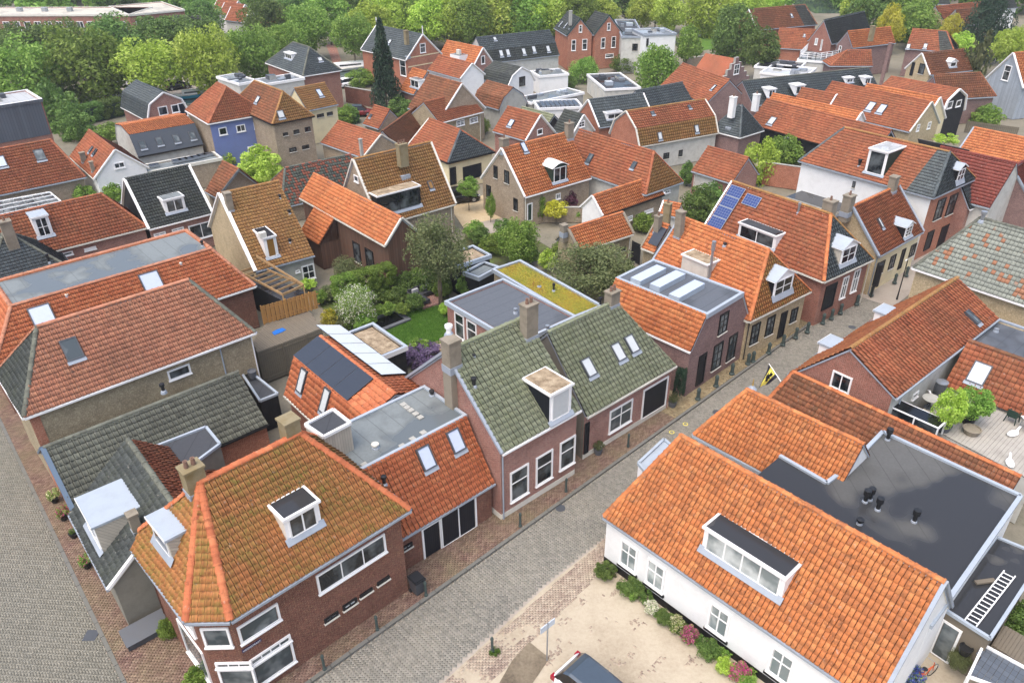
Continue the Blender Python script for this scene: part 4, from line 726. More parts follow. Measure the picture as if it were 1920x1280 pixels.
house({'x': 31.08, 'y': 37.04, 'th': -0.829, 'L': 9.0, 'wf': 2.11, 'wb': 2.11, 'ze': 3.2, 'zr': 5.55, 'hl': 0, 'hr': 0, 'kw': 0, 'kz': 0, 'sl': 0, 'sr': 0, 'dzb': 0, 'typ': 'gable', 'label': 'low dark red tiled house with one skylight above the roof terrace', 'roof': 't_red', 'wall': 'w_offwhite', 'ft': [('SK', 'f', 1.4, 1.46, 1.0, 1.35, 'glass_sky')], 'tile': (0.3, 0.34), 'ridge': 't_brown', 'gutter': None, 'd': 48.35})
house({'x': 36.61, 'y': 48.88, 'th': -0.881, 'L': 13.0, 'wf': 3.32, 'wb': 3.32, 'ze': 5.01, 'zr': 8.79, 'hl': 2.35, 'hr': 0, 'kw': 0, 'kz': 0, 'sl': 0, 'sr': 0, 'dzb': 0, 'typ': 'hl', 'label': 'large house with patchwork roof of grey and orange tiles and maroon side wall', 'roof': 't_mix27', 'wall': 'w_maroon', 'ft': [('VP', -3.97, -0.1, 8.68, 0.9, 0.14, 'steel')], 'tile': (0.27, 0.34), 'gutter': 'white', 'ridge': 't_grey', 'single': 100, 'm': {'wf': 'w_yellow', 'wl': 'w_maroon'}, 'd': 61.07})
house({'x': 11.56, 'y': 47.5, 'th': -0.805, 'L': 7.5, 'wf': 3.56, 'wb': 3.54, 'ze': 3.7, 'zr': 5.91, 'hl': 0, 'hr': 0, 'kw': 2.14, 'kz': 2.16, 'sl': 0, 'sr': 0, 'dzb': 0, 'typ': 'mansard', 'label': 'purple brick house with flat roof lights and steep orange side roof', 'roof': 't_orange', 'wall': 'w_purple', 'ft': [('W', 'r', 2.94, 0.74, 4.09, 2.8, 'tallk'), ('W', 'r', 4.85, 0.65, 5.91, 2.73, 'tallk'), ('W', 'r', 3.14, 3.52, 4.21, 5.12, 'tallk'), ('W', 'r', 1.17, 0.37, 2.09, 2.76, 'doork'), ('BX', -2.66, -1.82, -1.97, 1.03, 5.86, 6.26, 'zinc', 'glass_sky', 'roof_light'), ('BX', -1.16, -0.32, -1.77, 1.23, 5.86, 6.26, 'zinc', 'glass_sky', 'roof_light'), ('BX', 0.66, 1.5, -2.1, 0.9, 5.86, 6.26, 'zinc', 'glass_sky', 'roof_light')], 'flat': 'f_blue', 'rim': 'zinc', 'gutter': 'white', 'tile': (0.24, 0.31), 'ov': 0.05, 'ridge': None, 'd': 48.89})
house({'x': 16.46, 'y': 52.87, 'th': -0.91, 'L': 9.93, 'wf': 3.69, 'wb': 3.7, 'ze': 3.43, 'zr': 7.21, 'hl': 0, 'hr': 1.8, 'kw': 0, 'kz': 0, 'sl': 0, 'sr': 0, 'dzb': 0, 'typ': 'hr', 'label': 'yellow brick house with orange hipped roof, gravel topped box dormer and arched zinc dormer', 'roof': 't_orange', 'wall': 'w_yellow', 'ft': [('DM', 'r', 2.8, 5.18, 0.3, 4.06, 5.51, ('gable', 'darkdoor', 'white', 'zinc', 'grid')), ('DM', 'f', 2.74, 5.17, 0.93, 4.38, 5.7, ('flat', 'offwhite', 'offwhite', 'gravel', None)), ('W', 'r', 0.6, 1.03, 1.57, 2.71, 'tallk'), ('W', 'r', 2.39, 1.09, 3.35, 2.7, 'tallk'), ('W', 'r', 5.42, 1.14, 6.25, 2.34, 'tallk'), ('W', 'r', 4.11, 0.31, 4.88, 2.49, 'doork'), ('CH', -4.2, -1.05, 0.6, 0.5, 6.01, 8.2, 0, 'chim_stone'), ('VP', -0.13, -0.6, 6.6, 0.4, 0.1, 'blackplastic'), ('VP', 0.3, -2.54, 4.61, 3.2, 0.1, 'steel'), ('DP', 'r', 0.1, 3.43, 'blackplastic')], 'tile': (0.23, 0.31), 'gutter': 'offwhite', 'verge': 'lead', 'vs': 'l', 'm': {'r': 't_moss'}, 'ridge': 't_orange', 'single': 150, 'd': 55.38})
house({'x': 22.54, 'y': 58.41, 'th': -0.94, 'L': 12.04, 'wf': 3.28, 'wb': 3.28, 'ze': 4.0, 'zr': 7.79, 'hl': 0, 'hr': 2.5, 'kw': 0, 'kz': 0, 'sl': 0, 'sr': 0, 'dzb': 0, 'typ': 'hr', 'label': 'brick house with blue solar panels, slate front hip and white box dormer', 'roof': 't_red', 'wall': 'w_red', 'ft': [('DM', 'r', 2.14, 4.23, 0.31, 4.48, 5.92, ('gable', 'w_planks', 'white', 'zinc', 'grid')), ('DM', 'f', 3.4, 7.06, 0.49, 4.56, 5.78, ('flat', 'white', 'white', 'f_dark', 'two')), ('PV', 'f', 0.22, 0.67, 1, 4, 1.5, 0.98, 'pv_blue'), ('PV', 'f', 2.06, 3.44, 1, 1, 1.5, 0.98, 'pv_blue'), ('W', 'r', 0.65, 1.11, 2.14, 3.22, 'doork'), ('W', 'r', 2.91, 1.41, 3.66, 3.31, 'tall'), ('W', 'r', 4.33, 1.52, 5.17, 3.49, 'tall'), ('CH', 3.05, 0.4, 0.85, 0.7, 6.59, 8.7, 1, 'chim_stone'), ('VP', 1.01, -0.46, 7.25, 1.0, 0.08, 'steel'), ('DP', 'r', 6.3, 4.0, 'offwhite')], 'tile': (0.26, 0.32), 'gutter': 'offwhite', 'verge': 'white', 'vs': 'l', 'm': {'r': 't_slate'}, 'ridge': 't_ochre', 'hipm': 't_orange', 'd': 62.61})
house({'x': 30.81, 'y': 61.71, 'th': 0.701, 'L': 7.75, 'wf': 3.07, 'wb': 3.07, 'ze': 3.6, 'zr': 6.96, 'hl': 0, 'hr': 0, 'kw': 0, 'kz': 0, 'sl': 0, 'sr': 0, 'dzb': 0, 'typ': 'gable', 'label': 'cream fronted house with weathered orange roof between lead edged gables', 'roof': 't_red', 'wall': 'w_yellow', 'ft': [('DM', 'f', 4.3, 5.69, 0.15, 3.77, 4.89, ('gable', 'darkdoor', 'white', 'zinc', 'grid6')), ('SK', 'f', 2.35, 2.34, 0.35, 0.9, 'glass_pale'), ('CH', -4.19, 0.25, 0.8, 0.7, 5.76, 8.0, 1, 'chim_stone'), ('CH', 2.62, -0.07, 0.7, 0.6, 5.76, 8.1, 0, 'chim_stone'), ('W', 'f', 1.09, 1.46, 1.92, 2.65, 'black2'), ('W', 'f', 2.92, 1.33, 3.89, 2.59, 'black2'), ('W', 'f', 6.56, 1.35, 7.58, 2.54, 'black2'), ('W', 'f', 4.91, 0.74, 5.57, 2.63, 'doork'), ('DP', 'f', 0.15, 3.6, 'lead')], 'tile': (0.23, 0.31), 'gutter': 'lead', 'verge': 'lead', 'm': {'wf': 'w_cream'}, 'vw': 0.24, 'ridge': 't_orange', 'd': 68.97})
house({'x': 35.62, 'y': 71.02, 'th': -0.909, 'L': 13.36, 'wf': 3.94, 'wb': 3.97, 'ze': 6.1, 'zr': 9.06, 'hl': 1.85, 'hr': 1.3, 'kw': 0, 'kz': 0, 'sl': 0, 'sr': 0, 'dzb': 0, 'typ': 'hip', 'label': 'tall white sided house with orange roof turning black glazed tiles at its brick front', 'roof': 't_red', 'wall': 'w_white', 'ft': [('DM', 'f', 6.52, 8.37, 0.52, 6.49, 8.73, ('flat', 'greendoor', 'white', 'f_light', 'one')), ('DM', 'r', 4.0, 5.5, 0.14, 6.42, 7.72, ('gable', 'black', 'black', 'zinc', 'grid')), ('W', 'r', 1.58, 3.41, 3.08, 5.38, 'black2'), ('W', 'r', 3.87, 3.28, 5.33, 5.27, 'black2'), ('W', 'r', 6.14, 3.2, 7.42, 5.19, 'black2'), ('W', 'r', 4.04, 0.03, 7.41, 2.18, 'garagek'), ('W', 'r', 1.39, 0.53, 2.58, 2.38, 'doork'), ('VP', -1.0, -2.97, 6.83, 0.8, 0.12, 'blackplastic'), ('W', 'f', 5.63, 4.96, 5.91, 5.56, 'blackwin'), ('BX', -5.74, -0.34, -6.545, -3.945, 0, 3.3, 'w_offwhite', 'f_wet', 'lean_to')], 'tile': (0.24, 0.32), 'gutter': 'lead', 'm': {'r': 't_slate', 'wr': 'w_orange'}, 'ridge': 't_ochre', 'hipm': 't_slate', 'split': {'f': (0.82, 0.9, 't_slate')}, 'd': 79.45})
house({'x': 43.95, 'y': 69.57, 'th': 0.678, 'L': 7.95, 'wf': 1.48, 'wb': 1.48, 'ze': 4.0, 'zr': 6.11, 'hl': 0, 'hr': 0, 'kw': 0, 'kz': 0, 'sl': 0, 'sr': 0, 'dzb': 0, 'typ': 'gable', 'label': 'narrow shop house with white cornice and slate dormer beside the orange brick front', 'roof': 't_slate', 'wall': 'w_pink', 'ft': [('DM', 'f', 2.91, 4.89, 0.15, 4.22, 5.58, ('gable', 'black', 'white', 'zinc', 'one')), ('W', 'f', 0.85, 2.0, 1.49, 2.89, 'grid'), ('W', 'f', 1.96, 1.97, 4.95, 2.54, 'grid'), ('W', 'f', 5.95, 1.33, 7.03, 2.29, 'grid')], 'tile': (0.24, 0.32), 'gutter': 'white', 'd': 82.28})
house({'x': 48.85, 'y': 70.98, 'th': 0.728, 'L': 7.0, 'wf': 2.8, 'wb': 2.8, 'ze': 3.8, 'zr': 6.94, 'hl': 0, 'hr': 0, 'kw': 0, 'kz': 0, 'sl': 0, 'sr': 0, 'dzb': 0, 'typ': 'gable', 'label': 'brown brick house with dark red roof at the right edge past the shop', 'roof': 't_redglaze', 'wall': 'w_purple', 'ft': [], 'tile': (0.24, 0.32), 'verge': 'lead', 'vs': 'l', 'd': 86.16})
house({'x': -40.32, 'y': 62.25, 'th': 0.701, 'L': 15.0, 'wf': 2.75, 'wb': 2.75, 'ze': 3.4, 'zr': 6.38, 'hl': 0, 'hr': 2.4, 'kw': 0, 'kz': 0, 'sl': 0, 'sr': 0, 'dzb': 0, 'typ': 'hr', 'label': 'weathered orange tiled house with one white dormer at the left edge', 'roof': 't_red', 'wall': 'w_sand', 'ft': [('DM', 'f', 6.51, 7.76, 0.92, 4.39, 6.17, ('flat', 'white', 'white', 'zinc', 'grid')), ('W', 'f', 7.51, 2.61, 8.53, 2.95, 'one'), ('W', 'f', 9.42, 2.58, 10.4, 2.84, 'grid'), ('CH', -3.18, -5.05, 0.8, 0.7, 5.18, 7.6, 1, 'chim_stone')], 'tile': (0.23, 0.31), 'gutter': 'offwhite', 'm': {'wf': 'w_pink'}, 'd': 74.17})
house({'x': -40.18, 'y': 56.96, 'th': 0.716, 'L': 7.0, 'wf': 3.5, 'wb': 3.5, 'ze': 3.0, 'zr': 6.4, 'hl': 3.45, 'hr': 3.45, 'kw': 0, 'kz': 0, 'sl': 0, 'sr': 0, 'dzb': 0, 'typ': 'hip', 'label': 'dark slate hipped roof house at left edge below the weathered orange roof', 'roof': 't_slate', 'wall': 'w_sand', 'ft': [('VP', 1.91, -2.45, 4.02, 0.9, 0.09, 'blackplastic')], 'tile': (0.25, 0.28), 'ridge': 't_grey', 'gutter': 'lead', 'd': 69.71})
house({'x': -32.8, 'y': 69.43, 'th': 0.714, 'L': 5.88, 'wf': 3.65, 'wb': 3.65, 'ze': 3.3, 'zr': 7.03, 'hl': 0, 'hr': 0, 'kw': 0, 'kz': 0, 'sl': 0, 'sr': 0, 'dzb': 0, 'typ': 'gable', 'label': 'black tiled gabled house with white barge boards and white framed dormer', 'roof': 't_dark', 'wall': 'w_black', 'ft': [('DM', 'f', 1.95, 3.82, 0.65, 3.96, 5.27, ('flat', 'white', 'white', 'f_mid', 'two')), ('W', 'f', 0.24, 2.4, 1.31, 2.67, 'two'), ('W', 'f', 1.88, 2.39, 2.98, 2.66, 'two'), ('W', 'f', 3.39, 1.07, 5.69, 2.56, 'two')], 'tile': (0.23, 0.31), 'gutter': 'white', 'verge': 'white', 'm': {'wf': 'w_pink'}, 'vw': 0.22, 'd': 76.79})
house({'x': -28.39, 'y': 75.71, 'th': -0.815, 'L': 2.63, 'wf': 2.4, 'wb': 2.39, 'ze': 3.1, 'zr': 5.7, 'hl': 0, 'hr': -0.98, 'kw': 0, 'kz': 0, 'sl': 0, 'sr': 0, 'dzb': 0, 'typ': 'hr', 'label': 'small brown tiled house with dark hip tucked behind the black roofed house', 'roof': 't_brown', 'wall': 'w_sand', 'ft': [], 'tile': (0.23, 0.31), 'm': {'r': 't_dark'}, 'hipm': 't_slate', 'd': 80.86})
house({'x': -21.06, 'y': 78.85, 'th': 0.629, 'L': 9.49, 'wf': 3.0, 'wb': 3.0, 'ze': 1.84, 'zr': 4.74, 'hl': 2.04, 'hr': 0, 'kw': 0, 'kz': 0, 'sl': 0, 'sr': 0, 'dzb': 0, 'typ': 'hl', 'label': 'house with patchy slate and red tiles behind the ochre gable', 'roof': 't_mixed', 'wall': 'w_sand', 'ft': [], 'tile': (0.27, 0.33), 'm': {'l': 't_brown'}, 'd': 81.61})
house({'x': -22.11, 'y': 62.65, 'th': 0.63, 'L': 5.11, 'wf': 5.83, 'wb': 5.83, 'ze': 3.0, 'zr': 7.89, 'hl': 0, 'hr': 0, 'kw': 0, 'kz': 0, 'sl': 0, 'sr': 0, 'dzb': 0, 'typ': 'gable', 'label': 'tall ochre tiled house with white barge board and small white dormer above timber frames', 'roof': 't_ochre', 'wall': 'w_yellow', 'ft': [('DM', 'f', 1.25, 2.31, 0.57, 3.48, 5.29, ('flat', 'white', 'white', 'blackplastic', 'amber')), ('VP', 2.17, -2.5, 5.8, 0.5, 0.09, 'blackplastic'), ('VP', 1.11, -4.51, 4.11, 0.5, 0.09, 'blackplastic'), ('VP', 2.01, -1.23, 6.85, 0.5, 0.09, 'blackplastic'), ('W', 'f', 3.81, 0.89, 4.94, 2.23, 'grid'), ('W', 'f', 3.26, 1.79, 3.64, 1.99, 'one'), ('CH', -2.29, -1.21, 0.5, 0.6, 6.69, 8.3, 0, 'chim_stone'), ('BX', -1.54, -0.98, -5.37, -4.97, 5.42, 5.85, 'offwhite', 'offwhite', 'air_conditioner'), ('DP', 'f', 0.15, 3.0, 'zinc')], 'tile': (0.24, 0.31), 'verge': 'white', 'vs': 'l', 'vw': 0.3, 'gutter': 'lead', 'm': {'wf': 'w_concrete'}, 'd': 66.44})
house({'x': -13.67, 'y': 64.45, 'th': -0.867, 'L': 14.85, 'wf': 1.77, 'wb': 1.77, 'ze': 4.6, 'zr': 6.52, 'hl': 0, 'hr': 0, 'kw': 0, 'kz': 0, 'sl': 0, 'sr': 0, 'dzb': 0, 'typ': 'gable', 'label': 'dark timber clad house with orange tiled roof above the garden', 'roof': 't_orange', 'wall': 'w_wood', 'ft': [('W', 'f', 8.87, 1.19, 10.03, 3.07, 'blackwin'), ('W', 'f', 10.94, 1.22, 12.21, 3.13, 'blackwin'), ('PO', [(-4.41, -3.67, 2.53), (-0.81, -3.67, 2.53), (-0.81, -1.77, 4.6), (-4.41, -1.77, 4.6)], 't_orange'), ('BX', -4.31, -0.91, -3.47, -1.47, 0, 2.45, 'w_wood', 'w_wood', 'side_wing'), ('FC', [(-0.91, -3.47, 2.45), (-0.91, -1.67, 2.45), (-0.91, -1.67, 4.52)], 'w_wood', 'side_gable')], 'tile': (0.25, 0.32), 'gutter': 'offwhite', 'verge': 'offwhite', 'vs': 'r', 'ridge': 't_orange', 'd': 65.88})
house({'x': -11.07, 'y': 71.51, 'th': 0.675, 'L': 8.49, 'wf': 3.8, 'wb': 3.8, 'ze': 3.0, 'zr': 8.23, 'hl': 0, 'hr': 0, 'kw': 0, 'kz': 0, 'sl': 0, 'sr': 0, 'dzb': 0, 'typ': 'gable', 'label': 'ochre tiled house with black box dormer and white barge boards', 'roof': 't_ochre', 'wall': 'w_sand', 'ft': [('DM', 'f', 0.21, 4.83, 0.43, 3.59, 5.5, ('flat', 'w_black', 'w_black', 'gravel', 'black2')), ('SK', 'f', 6.58, 2.37, 0.5, 0.8, 'glass_amber'), ('CH', 0.15, -1.4, 0.9, 0.7, 7.03, 9.2, 3, 'chim_lichen'), ('W', 'l', 3.31, 6.12, 4.13, 6.76, 'one'), ('DP', 'f', 8.0, 3.0, 'offwhite')], 'tile': (0.24, 0.32), 'verge': 'offwhite', 'gutter': 'offwhite', 'vw': 0.2, 'd': 72.37})
house({'x': -44.72, 'y': 83.68, 'th': -0.882, 'L': 10.05, 'wf': 2.75, 'wb': 2.78, 'ze': 3.5, 'zr': 6.04, 'hl': 0, 'hr': 0, 'kw': 0, 'kz': 0, 'sl': 0, 'sr': 0, 'dzb': 0, 'typ': 'gable', 'label': 'white rendered gabled house with steep orange roof and two chimneys', 'roof': 't_red', 'wall': 'w_white', 'ft': [('W', 'r', 1.97, 4.06, 3.08, 4.7, 'two'), ('W', 'r', 0.37, 2.25, 0.93, 2.52, 'one'), ('W', 'r', 1.52, 2.18, 2.08, 2.51, 'one'), ('SK', 'f', 4.5, 2.18, 0.5, 0.8, 'glass_mid'), ('SK', 'f', 5.91, 2.24, 0.5, 0.8, 'glass_mid'), ('CH', -0.37, -2.25, 0.5, 0.5, 3.4, 5.0, 0, 'chim_stone'), ('CH', 3.66, -2.37, 0.35, 0.35, 3.4, 5, 0, 'chim_stone')], 'tile': (0.23, 0.31), 'verge': 'white', 'gutter': 'offwhite', 'vs': 'r', 'd': 94.88})
house({'x': -53.1, 'y': 76.14, 'th': 0.706, 'L': 16.0, 'wf': 3.1, 'wb': 3.1, 'ze': 3.42, 'zr': 7.04, 'hl': 0, 'hr': 1.63, 'kw': 0, 'kz': 0, 'sl': 0, 'sr': 0, 'dzb': 0, 'typ': 'hr', 'label': 'broad red tiled roof with two skylights at the left edge behind the hedge', 'roof': 't_red', 'wall': 'w_sand', 'ft': [('SK', 'f', 12.78, 3.3, 0.9, 1.2, 'glass_mid'), ('SK', 'f', 9.23, 3.36, 0.9, 1.2, 'glass_sky')], 'tile': (0.23, 0.31), 'd': 92.83})
house({'x': -42.79, 'y': 93.02, 'th': 0.672, 'L': 7.56, 'wf': 4.55, 'wb': 4.55, 'ze': 3.02, 'zr': 5.67, 'hl': 0, 'hr': 0, 'kw': 2.93, 'kz': 5.2, 'sl': 0, 'sr': 0, 'dzb': 0, 'typ': 'gambrel', 'label': 'house with orange ridge and dark panelled slope holding four windows', 'roof': 't_orange', 'wall': 'w_offwhite', 'ft': [('SK', 'f', 0.95, 1.26, 0.7, 1.0, 'glass_mid'), ('SK', 'f', 2.86, 1.32, 0.7, 1.0, 'glass_mid'), ('SK', 'f', 4.81, 1.27, 0.7, 1.0, 'glass_mid'), ('SK', 'f', 6.7, 1.28, 0.7, 1.0, 'glass_mid')], 'tile': (0.24, 0.32), 'm': {'f': 'w_darkpanel', 'wf': 'w_offwhite'}, 'gutter': 'black', 'd': 102.39})
house({'x': -37.44, 'y': 85.12, 'th': 0.623, 'L': 8.69, 'wf': 1.45, 'wb': 1.45, 'ze': 3.0, 'zr': 3.0, 'hl': 0, 'hr': 0, 'kw': 0, 'kz': 0, 'sl': 0, 'sr': 0, 'dzb': 0, 'typ': 'flat', 'label': 'low flat roofed annexe with white parapet and rows of solar panels', 'roof': 't_grey', 'wall': 'w_sand', 'ft': [('BX', -3.16, -2.16, -0.24, 0.66, 2.95, 3.2, 'steel', 'pv_dark', 'solar_panel'), ('BX', -0.69, 0.31, -0.11, 0.79, 2.95, 3.2, 'steel', 'pv_dark', 'solar_panel'), ('BX', 0.01, 1.01, -0.08, 0.82, 2.95, 3.2, 'steel', 'pv_dark', 'solar_panel'), ('BX', 0.7, 1.7, -0.11, 0.79, 2.95, 3.2, 'steel', 'pv_dark', 'solar_panel'), ('BX', 1.43, 2.43, -0.01, 0.89, 2.95, 3.2, 'steel', 'pv_dark', 'solar_panel'), ('BX', 2.18, 3.18, 0.1, 1.0, 2.95, 3.2, 'steel', 'pv_dark', 'solar_panel'), ('BX', 2.93, 3.93, 0.21, 1.11, 2.95, 3.2, 'steel', 'pv_dark', 'solar_panel')], 'flat': 'f_mid', 'rim': 'offwhite', 'name': 'annexe', 'cat': 'house', 'd': 92.99})
house({'x': -34.67, 'y': 95.13, 'th': -0.91, 'L': 7.96, 'wf': 3.62, 'wb': 3.63, 'ze': 6.02, 'zr': 9.27, 'hl': 2.78, 'hr': 2.26, 'kw': 0, 'kz': 0, 'sl': 0, 'sr': 0, 'dzb': 0, 'typ': 'hip', 'label': 'blue rendered house with orange hipped roof and white eaves', 'roof': 't_red', 'wall': 'w_blue', 'ft': [('W', 'r', 0.85, 4.38, 1.83, 5.27, 'one'), ('W', 'r', 2.96, 4.38, 4.07, 5.21, 'two'), ('W', 'r', 5.14, 4.38, 6.25, 5.2, 'one'), ('W', 'r', 3.88, 1.31, 6.21, 2.47, 'two'), ('DP', 'r', 6.9, 6.02, 'white')], 'tile': (0.24, 0.32), 'gutter': 'white', 'm': {'wf': 'w_sand'}, 'd': 101.25})
house({'x': -29.08, 'y': 94.77, 'th': -0.866, 'L': 11.8, 'wf': 2.66, 'wb': 2.67, 'ze': 6.21, 'zr': 9.17, 'hl': 2.52, 'hr': 1.7, 'kw': 0, 'kz': 0, 'sl': 0, 'sr': 0, 'dzb': 0, 'typ': 'hip', 'label': 'sandy brick house with steep orange roof and arched windows beside the blue house', 'roof': 't_ochre', 'wall': 'w_sand', 'ft': [('W', 'r', 0.94, 4.58, 1.57, 4.93, 'blackwin'), ('W', 'r', 2.3, 4.53, 3.03, 4.99, 'blackwin'), ('W', 'r', 3.77, 4.51, 4.49, 5.06, 'blackwin'), ('W', 'r', 1.43, 2.52, 2.33, 3.03, 'blackwin'), ('W', 'r', 3.09, 2.53, 3.97, 3.0, 'blackwin'), ('SK', 'r', 1.36, 0.91, 0.8, 0.9, 'glass_pale'), ('SK', 'f', 5.89, 1.96, 0.8, 0.9, 'glass_pale')], 'tile': (0.24, 0.32), 'gutter': 'black', 'm': {'f': 't_brown'}, 'd': 99.13})
house({'x': -26.51, 'y': 104.82, 'th': 0.776, 'L': 4.67, 'wf': 2.63, 'wb': 2.63, 'ze': 4.5, 'zr': 6.89, 'hl': 0, 'hr': 0, 'kw': 0, 'kz': 0, 'sl': 0, 'sr': 0, 'dzb': 0, 'typ': 'gable', 'label': 'cream walled house with arched windows and orange roof with skylight', 'roof': 't_ochre', 'wall': 'w_cream', 'ft': [('SK', 'f', 3.02, 2.14, 0.7, 1.2, 'glass_sky'), ('W', 'f', 1.33, 3.28, 2.37, 3.7, 'blackwin'), ('W', 'f', 2.85, 3.23, 3.76, 3.68, 'blackwin')], 'tile': (0.24, 0.32), 'd': 108.12})
house({'x': -39.06, 'y': 113.87, 'th': 0.778, 'L': 2.86, 'wf': 3.38, 'wb': 3.38, 'ze': 6.0, 'zr': 6.0, 'hl': 0, 'hr': 0, 'kw': 0, 'kz': 0, 'sl': 0, 'sr': 0, 'dzb': 0, 'typ': 'flat', 'label': 'pale flat roofed extension behind the blue house', 'roof': 't_grey', 'wall': 'w_offwhite', 'ft': [('BX', -1.36, -0.58, -1.8, -1.17, 5.88, 6.14, 'zinc', 'glass_pale', 'roof_light'), ('BX', -0.73, 0.36, -0.88, -0.33, 5.88, 6.14, 'greyplastic', 'greyplastic', 'roof_unit'), ('BX', -1.46, -0.71, -0.78, 0.01, 5.88, 6.1, 'greyplastic', 'greyplastic', 'roof_unit'), ('BX', 0.63, 1.4, -0.15, 0.56, 5.88, 6.28, 'greyplastic', 'greyplastic', 'roof_unit'), ('BX', 0.56, 1.44, 0.76, 1.82, 5.88, 6.34, 'greyplastic', 'greyplastic', 'roof_unit')], 'flat': 'f_grey', 'rim': 'white', 'name': 'annexe', 'cat': 'house', 'd': 120.38})
house({'x': -32.85, 'y': 113.54, 'th': 0.688, 'L': 5.82, 'wf': 1.94, 'wb': 1.94, 'ze': 6.0, 'zr': 6.0, 'hl': 0, 'hr': 0, 'kw': 0, 'kz': 0, 'sl': 0, 'sr': 0, 'dzb': 0, 'typ': 'flat', 'label': 'grey flat roofed extension beside the slate pyramid roof', 'roof': 't_grey', 'wall': 'w_offwhite', 'ft': [('BX', -0.57, 0.28, -1.21, -0.38, 5.88, 6.14, 'steel', 'steel', 'roof_unit'), ('BX', -0.17, 1.13, -0.6, -0.1, 5.88, 6.1, 'steel', 'steel', 'roof_unit'), ('BX', -1.28, -0.27, 0.48, 1.28, 5.88, 6.49, 'w_concrete', 'pv_dark', 'roof_unit'), ('BX', -1.34, -0.5, 0.51, 1.68, 5.88, 6.46, 'greyplastic', 'greyplastic', 'roof_unit'), ('BX', 0.7, 1.43, -0.72, -0.21, 5.88, 6.48, 'greyplastic', 'greyplastic', 'roof_unit')], 'flat': 'f_grey', 'rim': 'white', 'name': 'annexe', 'cat': 'house', 'd': 118.19})
house({'x': -47.54, 'y': 104.44, 'th': -0.838, 'L': 9.75, 'wf': 2.76, 'wb': 2.74, 'ze': 4.01, 'zr': 7.09, 'hl': 0, 'hr': 0, 'kw': 2.05, 'kz': 5.92, 'sl': 0, 'sr': 0, 'dzb': 0, 'typ': 'gambrel', 'label': 'pink brick house with slate gambrel roof by the canal trees', 'roof': 't_slate', 'wall': 'w_pink', 'ft': [('W', 'r', 1.37, 4.32, 2.56, 5.43, 'one'), ('W', 'r', 3.06, 4.38, 4.07, 5.4, 'one'), ('W', 'r', 3.91, 3.69, 5.01, 5.45, 'one')], 'tile': (0.24, 0.32), 'verge': 'white', 'vs': 'r', 'gutter': 'white', 'd': 114.75})
house({'x': -31.41, 'y': 121.76, 'th': -0.892, 'L': 12.86, 'wf': 3.14, 'wb': 3.13, 'ze': 6.02, 'zr': 9.19, 'hl': 4.2, 'hr': 3.29, 'kw': 0, 'kz': 0, 'sl': 0, 'sr': 0, 'dzb': 0, 'typ': 'hip', 'label': 'square house with grey slate pyramid roof and white dormer beyond the blue house', 'roof': 't_slate', 'wall': 'w_red', 'ft': [('DM', 'f', 4.95, 7.4, 1.2, 7.23, 8.07, ('flat', 'white', 'white', 'white', 'three')), ('SK', 'r', 3.76, 2.24, 0.7, 0.7, 'glass_pale')], 'tile': (0.24, 0.32), 'gutter': 'white', 'ridge': 't_grey', 'd': 125.75})
house({'x': -60.82, 'y': 87.48, 'th': 0.738, 'L': 14.0, 'wf': 3.2, 'wb': 3.2, 'ze': 9.0, 'zr': 9.0, 'hl': 0, 'hr': 0, 'kw': 0, 'kz': 0, 'sl': 0, 'sr': 0, 'dzb': 0, 'typ': 'flat', 'label': 'modern brick block with dark metal upper storey and white flat roof', 'roof': 't_grey', 'wall': 'w_red', 'ft': [('B', 'f', 0.2, 5.0, 13.7, 8.8, 0.05, 'w_metal', 'metal_cladding'), ('B', 'r', 0.1, 5.0, 6.2, 8.8, 0.05, 'w_metal', 'metal_cladding'), ('B', 'f', 8.0, 4.2, 12.5, 4.38, 0.06, 'flag_y', 'light_strip'), ('B', 'f', 8.0, 3.0, 12.5, 3.18, 0.06, 'flag_y', 'light_strip'), ('BX', -0.96, 0.21, -0.99, -0.08, 8.88, 9.07, 'greyplastic', 'greyplastic', 'roof_unit'), ('BX', 0.27, 0.86, 0.22, 1.2, 8.88, 9.14, 'w_concrete', 'pv_dark', 'roof_unit'), ('BX', 2.45, 3.47, -0.78, 0.22, 8.88, 9.33, 'w_concrete', 'pv_dark', 'roof_unit'), ('BX', 3.35, 4.28, 0.82, 1.8, 8.88, 9.37, 'greyplastic', 'greyplastic', 'roof_unit'), ('BX', -0.76, 0.02, 0.74, 1.24, 8.88, 9.4, 'greyplastic', 'greyplastic', 'roof_unit')], 'flat': 'f_light', 'rim': 'white', 'name': 'apartment_building', 'cat': 'building', 'rimf': 'w_metal', 'd': 106.55})
